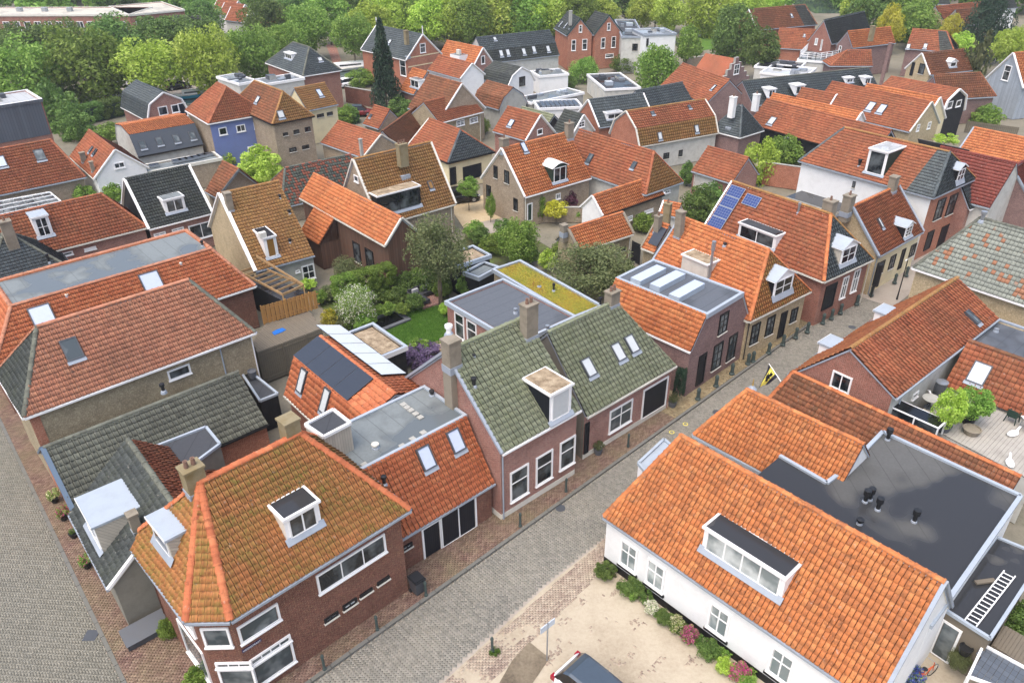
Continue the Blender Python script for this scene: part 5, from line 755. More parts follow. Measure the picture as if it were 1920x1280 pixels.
house({'x': -93.55, 'y': 161.51, 'th': -0.046, 'L': 45.0, 'wf': 5.0, 'wb': 5.0, 'ze': 9.0, 'zr': 9.0, 'hl': 0, 'hr': 0, 'kw': 0, 'kz': 0, 'sl': 0, 'sr': 0, 'dzb': 0, 'typ': 'flat', 'label': 'long brick apartment block with cream flat roof at top left', 'roof': 't_grey', 'wall': 'w_red', 'ft': [('W', 'f', 20.0, 6.2, 21.3, 7.8, 'two'), ('W', 'f', 22.05, 6.2, 23.35, 7.8, 'two'), ('W', 'f', 24.1, 6.2, 25.4, 7.8, 'two'), ('W', 'f', 26.15, 6.2, 27.45, 7.8, 'two'), ('W', 'f', 28.2, 6.2, 29.5, 7.8, 'two'), ('W', 'f', 30.25, 6.2, 31.55, 7.8, 'two'), ('W', 'f', 32.3, 6.2, 33.6, 7.8, 'two'), ('W', 'f', 34.35, 6.2, 35.65, 7.8, 'two'), ('W', 'f', 36.4, 6.2, 37.7, 7.8, 'two'), ('W', 'f', 38.45, 6.2, 39.75, 7.8, 'two'), ('W', 'f', 40.5, 6.2, 41.8, 7.8, 'two'), ('W', 'f', 42.55, 6.2, 43.85, 7.8, 'two'), ('W', 'f', 20.0, 3.4, 21.3, 5.0, 'two'), ('W', 'f', 22.05, 3.4, 23.35, 5.0, 'two'), ('W', 'f', 24.1, 3.4, 25.4, 5.0, 'two'), ('W', 'f', 26.15, 3.4, 27.45, 5.0, 'two'), ('W', 'f', 28.2, 3.4, 29.5, 5.0, 'two'), ('W', 'f', 30.25, 3.4, 31.55, 5.0, 'two'), ('W', 'f', 32.3, 3.4, 33.6, 5.0, 'two'), ('W', 'f', 34.35, 3.4, 35.65, 5.0, 'two'), ('W', 'f', 36.4, 3.4, 37.7, 5.0, 'two'), ('W', 'f', 38.45, 3.4, 39.75, 5.0, 'two'), ('W', 'f', 40.5, 3.4, 41.8, 5.0, 'two'), ('W', 'f', 42.55, 3.4, 43.85, 5.0, 'two'), ('BX', -7.0, -6.1, -0.4, 0.4, 8.9, 9.6, 'steel', 'steel', 'roof_unit'), ('BX', -2.0, -1.1, -0.4, 0.4, 8.9, 9.6, 'steel', 'steel', 'roof_unit'), ('BX', 3.0, 3.9, -0.4, 0.4, 8.9, 9.6, 'steel', 'steel', 'roof_unit'), ('BX', 8.0, 8.9, -0.4, 0.4, 8.9, 9.6, 'steel', 'steel', 'roof_unit')], 'flat': 'f_apt', 'rim': 'offwhite', 'name': 'apartment_building', 'cat': 'building', 'd': 186.65})
house({'x': -71.63, 'y': 164.22, 'th': 0.65, 'L': 10.24, 'wf': 7.51, 'wb': 7.51, 'ze': 9.0, 'zr': 9.0, 'hl': 0, 'hr': 0, 'kw': 0, 'kz': 0, 'sl': 0, 'sr': 0, 'dzb': 0, 'typ': 'flat', 'label': 'angled end block of the apartment row with cream flat roof', 'roof': 't_grey', 'wall': 'w_red', 'ft': [('W', 'f', 0.8, 6.2, 2.2, 7.8, 'two'), ('W', 'f', 3.1, 6.2, 4.5, 7.8, 'two'), ('W', 'f', 5.4, 6.2, 6.8, 7.8, 'two'), ('W', 'f', 7.7, 6.2, 9.1, 7.8, 'two')], 'flat': 'f_apt', 'rim': 'offwhite', 'name': 'apartment_building', 'cat': 'building', 'd': 179.16})
house({'x': -85.27, 'y': 174.82, 'th': 0.812, 'L': 11.85, 'wf': 2.58, 'wb': 2.58, 'ze': 3.0, 'zr': 5.71, 'hl': 0, 'hr': 0, 'kw': 0, 'kz': 0, 'sl': 0, 'sr': 0, 'dzb': 0, 'typ': 'gable', 'label': 'long dark green grey roof among the far canal trees', 'roof': 't_green', 'wall': 'w_red', 'ft': [], 'tile': (0.3, 0.36), 'd': 194.5})
house({'x': -59.77, 'y': 154.16, 'th': -0.08, 'L': 12.84, 'wf': 4.03, 'wb': 4.02, 'ze': 3.4, 'zr': 8.8, 'hl': 3.82, 'hr': 4.31, 'kw': 0, 'kz': 0, 'sl': 0, 'sr': 0, 'dzb': 0, 'typ': 'hip', 'label': 'dark roofed house with white gable half hidden by canal trees', 'roof': 't_dark', 'wall': 'w_white', 'ft': [], 'tile': (0.3, 0.36), 'd': 165.34})
house({'x': -51.39, 'y': 180.02, 'th': 1.066, 'L': 6.11, 'wf': 2.15, 'wb': 2.15, 'ze': 4.0, 'zr': 6.36, 'hl': 0, 'hr': 0, 'kw': 0, 'kz': 0, 'sl': 0, 'sr': 0, 'dzb': 0, 'typ': 'gable', 'label': 'orange roofed house behind the row of round trees', 'roof': 't_orange', 'wall': 'w_red', 'ft': [], 'tile': (0.3, 0.36), 'd': 187.21})
house({'x': 2.67, 'y': 77.37, 'th': 0.664, 'L': 8.92, 'wf': 3.62, 'wb': 3.61, 'ze': 3.4, 'zr': 7.38, 'hl': 0, 'hr': 0, 'kw': 0, 'kz': 0, 'sl': 0, 'sr': 0, 'dzb': 0, 'typ': 'gable', 'label': 'new orange tiled brick house with curved dark green dormer', 'roof': 't_orange', 'wall': 'w_sand', 'ft': [('DM', 'f', 3.83, 5.78, 0.32, 3.75, 5.4, ('bow', 'greendoor', 'greendoor', 'white', 'two')), ('SK', 'f', 2.52, 4.91, 0.6, 1.1, 'glass_sky'), ('W', 'l', 1.96, 4.05, 2.6, 5.34, 'black2'), ('W', 'l', 3.74, 4.0, 4.49, 5.31, 'black2'), ('W', 'l', 0.63, 1.56, 1.4, 2.95, 'black2'), ('W', 'l', 5.17, 1.53, 5.84, 2.83, 'black2'), ('W', 'f', 4.15, 2.06, 4.78, 2.67, 'two'), ('W', 'f', 0.38, 0.69, 1.06, 2.51, 'gdoor'), ('CH', -4.0, 0.19, 0.8, 0.6, 6.18, 8.3, 1, 'chim_stone'), ('CH', 4.12, -0.37, 0.8, 0.6, 6.18, 8.5, 1, 'chim_stone'), ('DP', 'f', 0.15, 3.4, 'offwhite')], 'tile': (0.26, 0.32), 'gutter': 'white', 'verge': 'white', 'vs': 'l', 'single': 0, 'd': 77.42})
house({'x': 11.59, 'y': 79.25, 'th': -0.878, 'L': 12.47, 'wf': 2.88, 'wb': 2.88, 'ze': 3.21, 'zr': 6.53, 'hl': 0, 'hr': 1.8, 'kw': 0, 'kz': 0, 'sl': 0, 'sr': 0, 'dzb': 0, 'typ': 'hr', 'label': 'long weathered orange roof with ochre hip behind the curved dormer house', 'roof': 't_red', 'wall': 'w_offwhite', 'ft': [('SK', 'f', 3.56, 1.67, 0.6, 1.1, 'glass_mid'), ('SK', 'f', 9.35, 2.44, 0.5, 0.8, 'glass_mid'), ('W', 'r', 2.92, 2.43, 3.84, 2.78, 'two')], 'tile': (0.23, 0.31), 'm': {'r': 't_ochre'}, 'd': 80.09})
house({'x': 11.19, 'y': 72.67, 'th': 0.694, 'L': 8.89, 'wf': 1.52, 'wb': 1.52, 'ze': 2.6, 'zr': 4.16, 'hl': 0, 'hr': 0, 'kw': 0, 'kz': 0, 'sl': 0, 'sr': 0, 'dzb': 0, 'typ': 'gable', 'label': 'new orange tiled bungalow with white gable end beside the garden wall', 'roof': 't_orange', 'wall': 'w_white', 'ft': [('W', 'f', 3.7, 0.99, 4.43, 1.46, 'grid'), ('W', 'f', 6.2, 1.1, 7.51, 1.43, 'grid')], 'tile': (0.24, 0.32), 'verge': 'white', 'gutter': 'black', 'm': {'wf': 'w_sand'}, 'd': 73.53})
house({'x': 7.52, 'y': 63.69, 'th': 0.628, 'L': 6.38, 'wf': 1.57, 'wb': 1.57, 'ze': 2.6, 'zr': 4.18, 'hl': 0, 'hr': 0, 'kw': 0, 'kz': 0, 'sl': 0, 'sr': 0, 'dzb': 0, 'typ': 'gable', 'label': 'small orange tiled outbuilding with stone gable and short chimney', 'roof': 't_orange', 'wall': 'w_beige', 'ft': [('W', 'f', 4.58, 1.14, 5.65, 1.56, 'blackwin'), ('CH', -3.45, 0.26, 0.5, 0.5, 2.98, 4.6, 0, 'chim_stone'), ('DP', 'f', 6.1, 2.6, 'offwhite')], 'tile': (0.23, 0.31), 'verge': 'chim_stone', 'vw': 0.25, 'gutter': 'offwhite', 'd': 64.14})
house({'x': 13.01, 'y': 61.43, 'th': -0.864, 'L': 1.44, 'wf': 1.73, 'wb': 1.73, 'ze': 2.8, 'zr': 4.74, 'hl': 0, 'hr': 0, 'kw': 0, 'kz': 0, 'sl': 0, 'sr': 0, 'dzb': 0, 'typ': 'gable', 'label': 'tiny orange roof with one dark solar panel next to the lead gable', 'roof': 't_orange', 'wall': 'w_beige', 'ft': [('PV', 'f', 0.47, 0.54, 1, 1, 1.0, 1.7, 'pv_dark'), ('CH', -0.13, -0.54, 0.5, 0.5, 3.54, 5.6, 1, 'chim_stone')], 'tile': (0.23, 0.31), 'verge': 'chim_stone', 'vs': 'l', 'gutter': 'offwhite', 'd': 62.79})
house({'x': 15.2, 'y': 68.45, 'th': -0.569, 'L': 1.73, 'wf': 0.91, 'wb': 0.91, 'ze': 3.0, 'zr': 3.93, 'hl': 0, 'hr': 0, 'kw': 0, 'kz': 0, 'sl': 0, 'sr': 0, 'dzb': 0, 'typ': 'gable', 'label': 'small orange gabled roof with lichen chimney behind the tiny solar panel roof', 'roof': 't_orange', 'wall': 'w_offwhite', 'ft': [('CH', 1.4, -4.92, 0.6, 0.5, 2.73, 5.8, 1, 'chim_lichen')], 'tile': (0.23, 0.31), 'verge': 'white', 'vs': 'l', 'd': 70.12})
house({'x': -6.9, 'y': 87.8, 'th': -0.907, 'L': 8.37, 'wf': 3.22, 'wb': 3.24, 'ze': 3.41, 'zr': 6.03, 'hl': 0, 'hr': 1.99, 'kw': 0, 'kz': 0, 'sl': 0, 'sr': 0, 'dzb': 0, 'typ': 'hr', 'label': 'cream garage house with orange roof and black tiled hip', 'roof': 't_red', 'wall': 'w_cream', 'ft': [('W', 'r', 0.08, 0.74, 0.92, 2.73, 'doork'), ('W', 'r', 1.85, 0.86, 4.43, 2.45, 'garagek')], 'tile': (0.23, 0.31), 'm': {'r': 't_slate'}, 'gutter': 'black', 'hipm': 't_slate', 'verge': 'offwhite', 'vs': 'l', 'd': 88.07})
house({'x': -8.27, 'y': 101.44, 'th': 0.787, 'L': 7.5, 'wf': 2.99, 'wb': 2.99, 'ze': 4.0, 'zr': 6.04, 'hl': 0, 'hr': 0, 'kw': 0, 'kz': 0, 'sl': 0, 'sr': 0, 'dzb': 0, 'typ': 'gable', 'label': 'yellow brick house with orange roof and two white grid windows', 'roof': 't_red', 'wall': 'w_beige', 'ft': [('W', 'f', 2.87, 2.9, 4.24, 3.62, 'grid6'), ('W', 'f', 5.18, 2.81, 6.62, 3.51, 'grid6'), ('DP', 'f', 7.0, 4.0, 'offwhite')], 'tile': (0.23, 0.31), 'gutter': 'white', 'd': 101.78})
house({'x': -13.67, 'y': 98.29, 'th': 1.329, 'L': 13.54, 'wf': 2.4, 'wb': 2.4, 'ze': 2.22, 'zr': 4.42, 'hl': 0, 'hr': 0, 'kw': 0, 'kz': 0, 'sl': 0, 'sr': 0, 'dzb': 0, 'typ': 'gable', 'label': 'sloping red tiled wing joining the yellow brick house to the cream garage', 'roof': 't_brown', 'wall': 'w_beige', 'ft': [], 'tile': (0.23, 0.31), 'd': 99.23})
house({'x': -18.01, 'y': 91.76, 'th': -0.782, 'L': 8.66, 'wf': 2.85, 'wb': 2.85, 'ze': 2.8, 'zr': 4.85, 'hl': 0, 'hr': 0, 'kw': 0, 'kz': 0, 'sl': 0, 'sr': 0, 'dzb': 0, 'typ': 'gable', 'label': 'low orange tiled barn roof beside the ochre house', 'roof': 't_red', 'wall': 'w_sand', 'ft': [('CH', 6.06, -4.11, 0.3, 0.3, 3.65, 5.6, 0, 'w_concrete')], 'tile': (0.23, 0.31), 'verge': 'offwhite', 'vs': 'r', 'd': 93.51})
house({'x': -16.69, 'y': 101.96, 'th': -0.805, 'L': 3.43, 'wf': 2.04, 'wb': 2.0, 'ze': 2.6, 'zr': 4.66, 'hl': 0, 'hr': 0, 'kw': 0, 'kz': 0, 'sl': 0, 'sr': 0, 'dzb': 0, 'typ': 'gable', 'label': 'small orange roofed shed standing on the grass behind the fir tree', 'roof': 't_red', 'wall': 'w_sand', 'ft': [('SK', 'f', 0.67, 1.31, 0.4, 0.5, 'glass_mid')], 'tile': (0.23, 0.31), 'name': 'shed', 'cat': 'shed', 'd': 103.32})
house({'x': -18.29, 'y': 136.12, 'th': -0.823, 'L': 12.94, 'wf': 3.65, 'wb': 3.65, 'ze': 5.4, 'zr': 8.86, 'hl': 0, 'hr': 0, 'kw': 0, 'kz': 0, 'sl': 0, 'sr': 0, 'dzb': 0, 'typ': 'gable', 'label': 'tall striped brick house with slate roof and white finials behind the fir tree', 'roof': 't_slate', 'wall': 'w_orange', 'ft': [('W', 'r', 2.71, 6.07, 3.86, 7.53, 'sash'), ('W', 'f', 10.78, 2.76, 12.39, 5.22, 'sash'), ('SK', 'f', 6.28, 2.47, 0.7, 0.9, 'glass_pale'), ('CH', 6.15, -3.03, 0.6, 0.6, 7.66, 9.8, 0, 'chim_lichen'), ('BX', -6.53, -6.41, -0.06, 0.06, 8.86, 10.16, 'white', 'white', 'finial'), ('BX', 6.41, 6.53, -0.06, 0.06, 8.86, 10.16, 'white', 'white', 'finial'), ('B', 'r', 0.1, 4.2, 6.6, 4.35, 0.02, 'w_cream', 'brick_band'), ('B', 'r', 0.1, 5.6, 6.6, 5.75, 0.02, 'w_cream', 'brick_band'), ('B', 'r', 0.1, 3.0, 6.6, 3.15, 0.02, 'w_cream', 'brick_band')], 'tile': (0.3, 0.36), 'verge': 'white', 'gutter': 'white', 'd': 137.34})
house({'x': -7.36, 'y': 134.19, 'th': -0.835, 'L': 9.35, 'wf': 2.03, 'wb': 2.02, 'ze': 4.4, 'zr': 6.84, 'hl': 0, 'hr': 0, 'kw': 0, 'kz': 0, 'sl': 0, 'sr': 0, 'dzb': 0, 'typ': 'gable', 'label': 'orange tiled house with rooftop air conditioner and pink gable', 'roof': 't_orange', 'wall': 'w_pink', 'ft': [('W', 'r', 1.35, 4.35, 2.16, 5.64, 'one'), ('BX', -0.12, 2.28, -3.08, -1.28, 4.6, 5.7, 'white', 'f_mid', 'flat_dormer'), ('BX', 0.68, 1.48, -2.38, -1.98, 5.7, 6.4, 'offwhite', 'offwhite', 'air_conditioner')], 'tile': (0.3, 0.36), 'verge': 'white', 'vs': 'r', 'd': 134.39})
house({'x': -8.28, 'y': 123.49, 'th': -0.887, 'L': 8.63, 'wf': 2.34, 'wb': 2.35, 'ze': 4.6, 'zr': 6.5, 'hl': 0, 'hr': 0, 'kw': 0, 'kz': 0, 'sl': 0, 'sr': 0, 'dzb': 0, 'typ': 'gable', 'label': 'orange roofed house with white gable and second air conditioner', 'roof': 't_red', 'wall': 'w_white', 'ft': [('BX', 2.45, 3.25, 0.78, 1.18, 4.0, 5.0, 'offwhite', 'offwhite', 'air_conditioner')], 'tile': (0.3, 0.36), 'verge': 'white', 'vs': 'r', 'd': 123.77})
house({'x': -13.38, 'y': 119.3, 'th': -0.876, 'L': 3.8, 'wf': 2.63, 'wb': 2.63, 'ze': 3.0, 'zr': 5.82, 'hl': 0, 'hr': 0, 'kw': 0, 'kz': 0, 'sl': 0, 'sr': 0, 'dzb': 0, 'typ': 'gable', 'label': 'narrow orange roof with white flat dormer below the striped brick house', 'roof': 't_orange', 'wall': 'w_pink', 'ft': [('DM', 'f', 2.12, 4.44, 0.67, 3.72, 4.89, ('flat', 'white', 'white', 'f_mid', 'two'))], 'tile': (0.3, 0.36), 'd': 120.05})
house({'x': -8.43, 'y': 103.93, 'th': -0.86, 'L': 7.29, 'wf': 3.72, 'wb': 3.72, 'ze': 4.0, 'zr': 7.75, 'hl': 0, 'hr': 0, 'kw': 0, 'kz': 0, 'sl': 0, 'sr': 0, 'dzb': 0, 'typ': 'gable', 'label': 'brown tiled house with small black peaked gable', 'roof': 't_brown', 'wall': 'w_sand', 'ft': [], 'tile': (0.3, 0.36), 'verge': 'white', 'vs': 'r', 'd': 104.28})
house({'x': -1.37, 'y': 110.76, 'th': -0.881, 'L': 5.89, 'wf': 2.62, 'wb': 2.62, 'ze': 3.0, 'zr': 5.54, 'hl': 0, 'hr': 0, 'kw': 1.72, 'kz': 4.47, 'sl': 0, 'sr': 0, 'dzb': 0, 'typ': 'gambrel', 'label': 'rusty tiled gambrel house with grey rendered end', 'roof': 't_brown', 'wall': 'w_concrete', 'ft': [], 'tile': (0.3, 0.36), 'd': 110.77})
house({'x': -0.28, 'y': 122.78, 'th': -0.85, 'L': 6.53, 'wf': 2.69, 'wb': 2.69, 'ze': 3.6, 'zr': 5.83, 'hl': 0, 'hr': 0, 'kw': 1.83, 'kz': 4.88, 'sl': 0, 'sr': 0, 'dzb': 0, 'typ': 'gambrel', 'label': 'black gambrel house with white gable and tall window', 'roof': 't_dark', 'wall': 'w_white', 'ft': [('W', 'r', 1.94, 3.09, 3.16, 4.49, 'black2')], 'tile': (0.3, 0.36), 'verge': 'white', 'vs': 'r', 'd': 122.78})
house({'x': 1.75, 'y': 95.97, 'th': -0.816, 'L': 5.84, 'wf': 2.57, 'wb': 2.57, 'ze': 3.0, 'zr': 5.59, 'hl': 0, 'hr': 0, 'kw': 0, 'kz': 0, 'sl': 0, 'sr': 0, 'dzb': 0, 'typ': 'gable', 'label': 'brown orange gabled house with skylight and pink brick gable', 'roof': 't_red', 'wall': 'w_pink', 'ft': [('SK', 'f', 2.17, 1.63, 0.8, 1.0, 'glass_sky'), ('W', 'r', 1.78, 3.26, 2.71, 3.96, 'one')], 'tile': (0.3, 0.34), 'verge': 'white', 'vs': 'r', 'd': 95.98})
house({'x': 7.95, 'y': 96.14, 'th': -0.874, 'L': 3.42, 'wf': 2.01, 'wb': 2.03, 'ze': 3.0, 'zr': 5.31, 'hl': 0, 'hr': 0, 'kw': 0, 'kz': 0, 'sl': 0, 'sr': 0, 'dzb': 0, 'typ': 'gable', 'label': 'little black tiled gable house with pale lilac front', 'roof': 't_dark', 'wall': 'w_offwhite', 'ft': [('W', 'r', 0.97, 3.85, 2.04, 4.6, 'grid')], 'tile': (0.3, 0.34), 'verge': 'white', 'vs': 'r', 'd': 96.47})
house({'x': 3.65, 'y': 100.59, 'th': -0.827, 'L': 5.92, 'wf': 2.2, 'wb': 2.2, 'ze': 2.4, 'zr': 4.37, 'hl': 0, 'hr': 0, 'kw': 0, 'kz': 0, 'sl': 0, 'sr': 0, 'dzb': 0, 'typ': 'gable', 'label': 'olive mossy roof between the skylight gable and the little black gable', 'roof': 't_green', 'wall': 'w_black', 'ft': [], 'tile': (0.3, 0.36), 'd': 100.66})
house({'x': 0.77, 'y': 139.21, 'th': 0.497, 'L': 14.38, 'wf': 3.38, 'wb': 3.38, 'ze': 4.01, 'zr': 7.56, 'hl': 0, 'hr': 0, 'kw': 2.16, 'kz': 5.78, 'sl': 0, 'sr': 0, 'dzb': 0, 'typ': 'gambrel', 'label': 'long slate mansard terrace with a row of skylight windows', 'roof': 't_slate', 'wall': 'w_offwhite', 'ft': [('SK', 'f', 3.29, 1.38, 0.7, 1.1, 'glass_pale'), ('SK', 'f', 4.59, 1.4, 0.7, 1.1, 'glass_pale'), ('SK', 'f', 7.62, 1.24, 0.7, 1.1, 'glass_pale'), ('SK', 'f', 9.65, 1.42, 0.7, 1.1, 'glass_pale'), ('SK', 'f', 12.41, 1.23, 0.7, 1.1, 'glass_pale'), ('SK', 'F', 3.23, 2.1, 0.6, 0.7, 'glass_pale')], 'tile': (0.32, 0.4), 'm': {'f': 't_dark'}, 'gutter': 'lead', 'd': 139.21})
house({'x': 11.86, 'y': 151.17, 'th': -1.358, 'L': 8.65, 'wf': 2.48, 'wb': 2.49, 'ze': 6.0, 'zr': 8.73, 'hl': 0, 'hr': 0, 'kw': 0, 'kz': 0, 'sl': 0, 'sr': 0, 'dzb': 0, 'typ': 'gable', 'label': 'left of two tall twin brick gable houses', 'roof': 't_dark', 'wall': 'w_orange', 'ft': [('W', 'r', 0.71, 3.36, 1.55, 5.25, 'sash'), ('W', 'r', 2.74, 3.42, 3.68, 5.28, 'sash'), ('W', 'r', 2.01, 6.45, 2.63, 7.69, 'sash'), ('SK', 'f', 2.03, 1.31, 0.6, 1.0, 'glass_pale'), ('SK', 'f', 4.89, 1.53, 0.6, 1.0, 'glass_pale'), ('CH', 3.17, -1.55, 0.5, 0.5, 7.53, 10, 0, 'w_concrete')], 'tile': (0.32, 0.4), 'verge': 'greendoor', 'vs': 'r', 'd': 151.64})
house({'x': 16.94, 'y': 150.55, 'th': -1.161, 'L': 5.31, 'wf': 2.92, 'wb': 2.92, 'ze': 6.0, 'zr': 9.1, 'hl': 0, 'hr': 0, 'kw': 0, 'kz': 0, 'sl': 0, 'sr': 0, 'dzb': 0, 'typ': 'gable', 'label': 'right of two tall twin brick gable houses', 'roof': 't_dark', 'wall': 'w_orange', 'ft': [('W', 'r', 1.28, 3.55, 2.17, 5.39, 'sash'), ('W', 'r', 3.46, 3.5, 4.38, 5.44, 'sash'), ('W', 'r', 2.4, 6.54, 3.09, 7.82, 'sash'), ('W', 'r', 2.32, 1.8, 4.09, 2.51, 'sash')], 'tile': (0.32, 0.4), 'verge': 'greendoor', 'vs': 'r', 'd': 151.5})
house({'x': 22.39, 'y': 153.4, 'th': -0.057, 'L': 3.98, 'wf': 9.67, 'wb': 9.68, 'ze': 6.21, 'zr': 6.21, 'hl': 0, 'hr': 0, 'kw': 0, 'kz': 0, 'sl': 0, 'sr': 0, 'dzb': 0, 'typ': 'flat', 'label': 'white walled block with dark cluttered flat roof beside the twin gables', 'roof': 't_grey', 'wall': 'w_offwhite', 'ft': [('W', 'f', 1.92, 3.78, 2.88, 4.99, 'black2'), ('BX', -0.24, 0.98, 2.23, 3.39, 6.09, 6.59, 'zinc', 'glass_pale', 'roof_light'), ('BX', 0.67, 1.39, 2.94, 3.47, 6.09, 6.33, 'greyplastic', 'greyplastic', 'roof_unit'), ('BX', -0.59, 0.4, -3.39, -2.49, 6.09, 6.27, 'steel', 'steel', 'roof_unit'), ('BX', -0.92, 0.36, -4.08, -3.3, 6.09, 6.6, 'zinc', 'glass_pale', 'roof_light'), ('BX', -1.4, -0.79, 1.11, 1.61, 6.09, 6.65, 'steel', 'steel', 'roof_unit')], 'flat': 'f_dark', 'rim': 'lead', 'd': 155.02})
house({'x': 25.81, 'y': 145.57, 'th': 0.19, 'L': 6.01, 'wf': 3.22, 'wb': 3.22, 'ze': 6.8, 'zr': 6.8, 'hl': 0, 'hr': 0, 'kw': 0, 'kz': 0, 'sl': 0, 'sr': 0, 'dzb': 0, 'typ': 'flat', 'label': 'tall white block with flat roof at the end of the twin gable row', 'roof': 't_grey', 'wall': 'w_white', 'ft': [('W', 'f', 0.46, 4.77, 0.87, 6.15, 'black2'), ('BX', 0.93, 1.58, 1.47, 2.09, 6.68, 6.99, 'steel', 'steel', 'roof_unit'), ('BX', -0.16, 0.52, 0.11, 1.27, 6.68, 7.16, 'w_concrete', 'pv_dark', 'roof_unit'), ('BX', -1.24, -0.59, -0.84, -0.24, 6.68, 6.88, 'greyplastic', 'greyplastic', 'roof_unit'), ('BX', 0.93, 1.97, -0.16, 0.83, 6.68, 6.88, 'greyplastic', 'greyplastic', 'roof_unit'), ('BX', 1.06, 1.85, -0.49, 0.34, 6.68, 7.17, 'zinc', 'glass_pale', 'roof_light')], 'flat': 'f_grey', 'rim': 'lead', 'd': 147.84})
house({'x': 16.31, 'y': 124.99, 'th': -1.399, 'L': 10.69, 'wf': 2.8, 'wb': 2.8, 'ze': 2.8, 'zr': 2.8, 'hl': 0, 'hr': 0, 'kw': 0, 'kz': 0, 'sl': 0, 'sr': 0, 'dzb': 0, 'typ': 'flat', 'label': 'white garage row with dark felt roof next to the round willow', 'roof': 't_grey', 'wall': 'w_offwhite', 'ft': [('W', 'f', 0.6, 0.05, 3.2, 2.2, 'gw'), ('W', 'f', 3.9, 0.05, 6.5, 2.2, 'gw'), ('W', 'f', 7.2, 0.05, 9.8, 2.2, 'gw'), ('BX', -2.66, -1.3, 1.1, 1.85, 2.68, 3.03, 'w_concrete', 'pv_dark', 'roof_unit'), ('BX', -1.34, -0.83, -0.0, 0.53, 2.68, 2.93, 'steel', 'steel', 'roof_unit'), ('BX', -3.71, -2.48, -1.26, -0.44, 2.68, 3.08, 'greyplastic', 'greyplastic', 'roof_unit'), ('BX', 1.65, 2.83, -1.85, -0.79, 2.68, 3.24, 'zinc', 'glass_pale', 'roof_light'), ('BX', -0.89, -0.2, 1.18, 2.04, 2.68, 3.01, 'steel', 'steel', 'roof_unit')], 'flat': 'f_dark', 'rim': 'white', 'name': 'garage', 'cat': 'garage', 'd': 126.05})
house({'x': 5.89, 'y': 114.15, 'th': 0.634, 'L': 9.89, 'wf': 1.83, 'wb': 1.83, 'ze': 3.2, 'zr': 3.2, 'hl': 0, 'hr': 0, 'kw': 0, 'kz': 0, 'sl': 0, 'sr': 0, 'dzb': 0, 'typ': 'flat', 'label': 'low white walled building with grey flat roof behind the gambrel', 'roof': 't_grey', 'wall': 'w_concrete', 'ft': [('BX', -1.7, -0.71, 0.57, 1.29, 3.08, 3.39, 'steel', 'steel', 'roof_unit'), ('BX', 1.67, 2.82, -0.08, 0.64, 3.08, 3.47, 'zinc', 'glass_pale', 'roof_light'), ('BX', -3.82, -2.49, -0.04, 0.48, 3.08, 3.58, 'greyplastic', 'greyplastic', 'roof_unit'), ('BX', 2.01, 2.89, -0.37, 0.17, 3.08, 3.66, 'zinc', 'glass_pale', 'roof_light'), ('BX', 1.93, 2.61, -0.96, 0.23, 3.08, 3.5, 'steel', 'steel', 'roof_unit')], 'flat': 'f_mid', 'rim': 'white', 'd': 114.3})
house({'x': 6.54, 'y': 130.6, 'th': 0.324, 'L': 5.08, 'wf': 2.18, 'wb': 2.18, 'ze': 3.0, 'zr': 3.0, 'hl': 0, 'hr': 0, 'kw': 0, 'kz': 0, 'sl': 0, 'sr': 0, 'dzb': 0, 'typ': 'flat', 'label': 'small white annexe with grey flat roof below the slate terrace', 'roof': 't_grey', 'wall': 'w_white', 'ft': [('BX', 0.21, 0.8, 0.35, 1.16, 2.88, 3.12, 'w_concrete', 'pv_dark', 'roof_unit'), ('BX', -1.49, -0.09, -0.67, 0.43, 2.88, 3.49, 'w_concrete', 'pv_dark', 'roof_unit'), ('BX', 1.38, 2.17, 0.15, 0.84, 2.88, 3.26, 'steel', 'steel', 'roof_unit'), ('BX', -1.99, -1.01, 0.53, 1.16, 2.88, 3.47, 'greyplastic', 'greyplastic', 'roof_unit'), ('BX', -1.72, -0.75, -0.46, 0.42, 2.88, 3.28, 'zinc', 'glass_pale', 'roof_light')], 'flat': 'f_mid', 'rim': 'white', 'name': 'annexe', 'cat': 'house', 'd': 130.76})
house({'x': 6.66, 'y': 108.26, 'th': 0.129, 'L': 6.15, 'wf': 2.15, 'wb': 2.15, 'ze': 3.4, 'zr': 3.4, 'hl': 0, 'hr': 0, 'kw': 0, 'kz': 0, 'sl': 0, 'sr': 0, 'dzb': 0, 'typ': 'flat', 'label': 'low annexe roof covered with dark solar arrays', 'roof': 't_grey', 'wall': 'w_white', 'ft': [('BX', -2.4, -1.9, -1.4, 1.2, 3.3, 3.55, 'steel', 'pv_dark', 'solar_panel'), ('BX', -1.75, -1.25, -1.4, 1.2, 3.3, 3.55, 'steel', 'pv_dark', 'solar_panel'), ('BX', -1.1, -0.6, -1.4, 1.2, 3.3, 3.55, 'steel', 'pv_dark', 'solar_panel'), ('BX', -0.45, 0.05, -1.4, 1.2, 3.3, 3.55, 'steel', 'pv_dark', 'solar_panel'), ('BX', 0.2, 0.7, -1.4, 1.2, 3.3, 3.55, 'steel', 'pv_dark', 'solar_panel'), ('BX', 0.85, 1.35, -1.4, 1.2, 3.3, 3.55, 'steel', 'pv_dark', 'solar_panel'), ('BX', 1.5, 2.0, -1.4, 1.2, 3.3, 3.55, 'steel', 'pv_dark', 'solar_panel'), ('BX', 2.15, 2.65, -1.4, 1.2, 3.3, 3.55, 'steel', 'pv_dark', 'solar_panel')], 'flat': 'f_dark', 'rim': 'white', 'name': 'annexe', 'cat': 'house', 'd': 108.47})
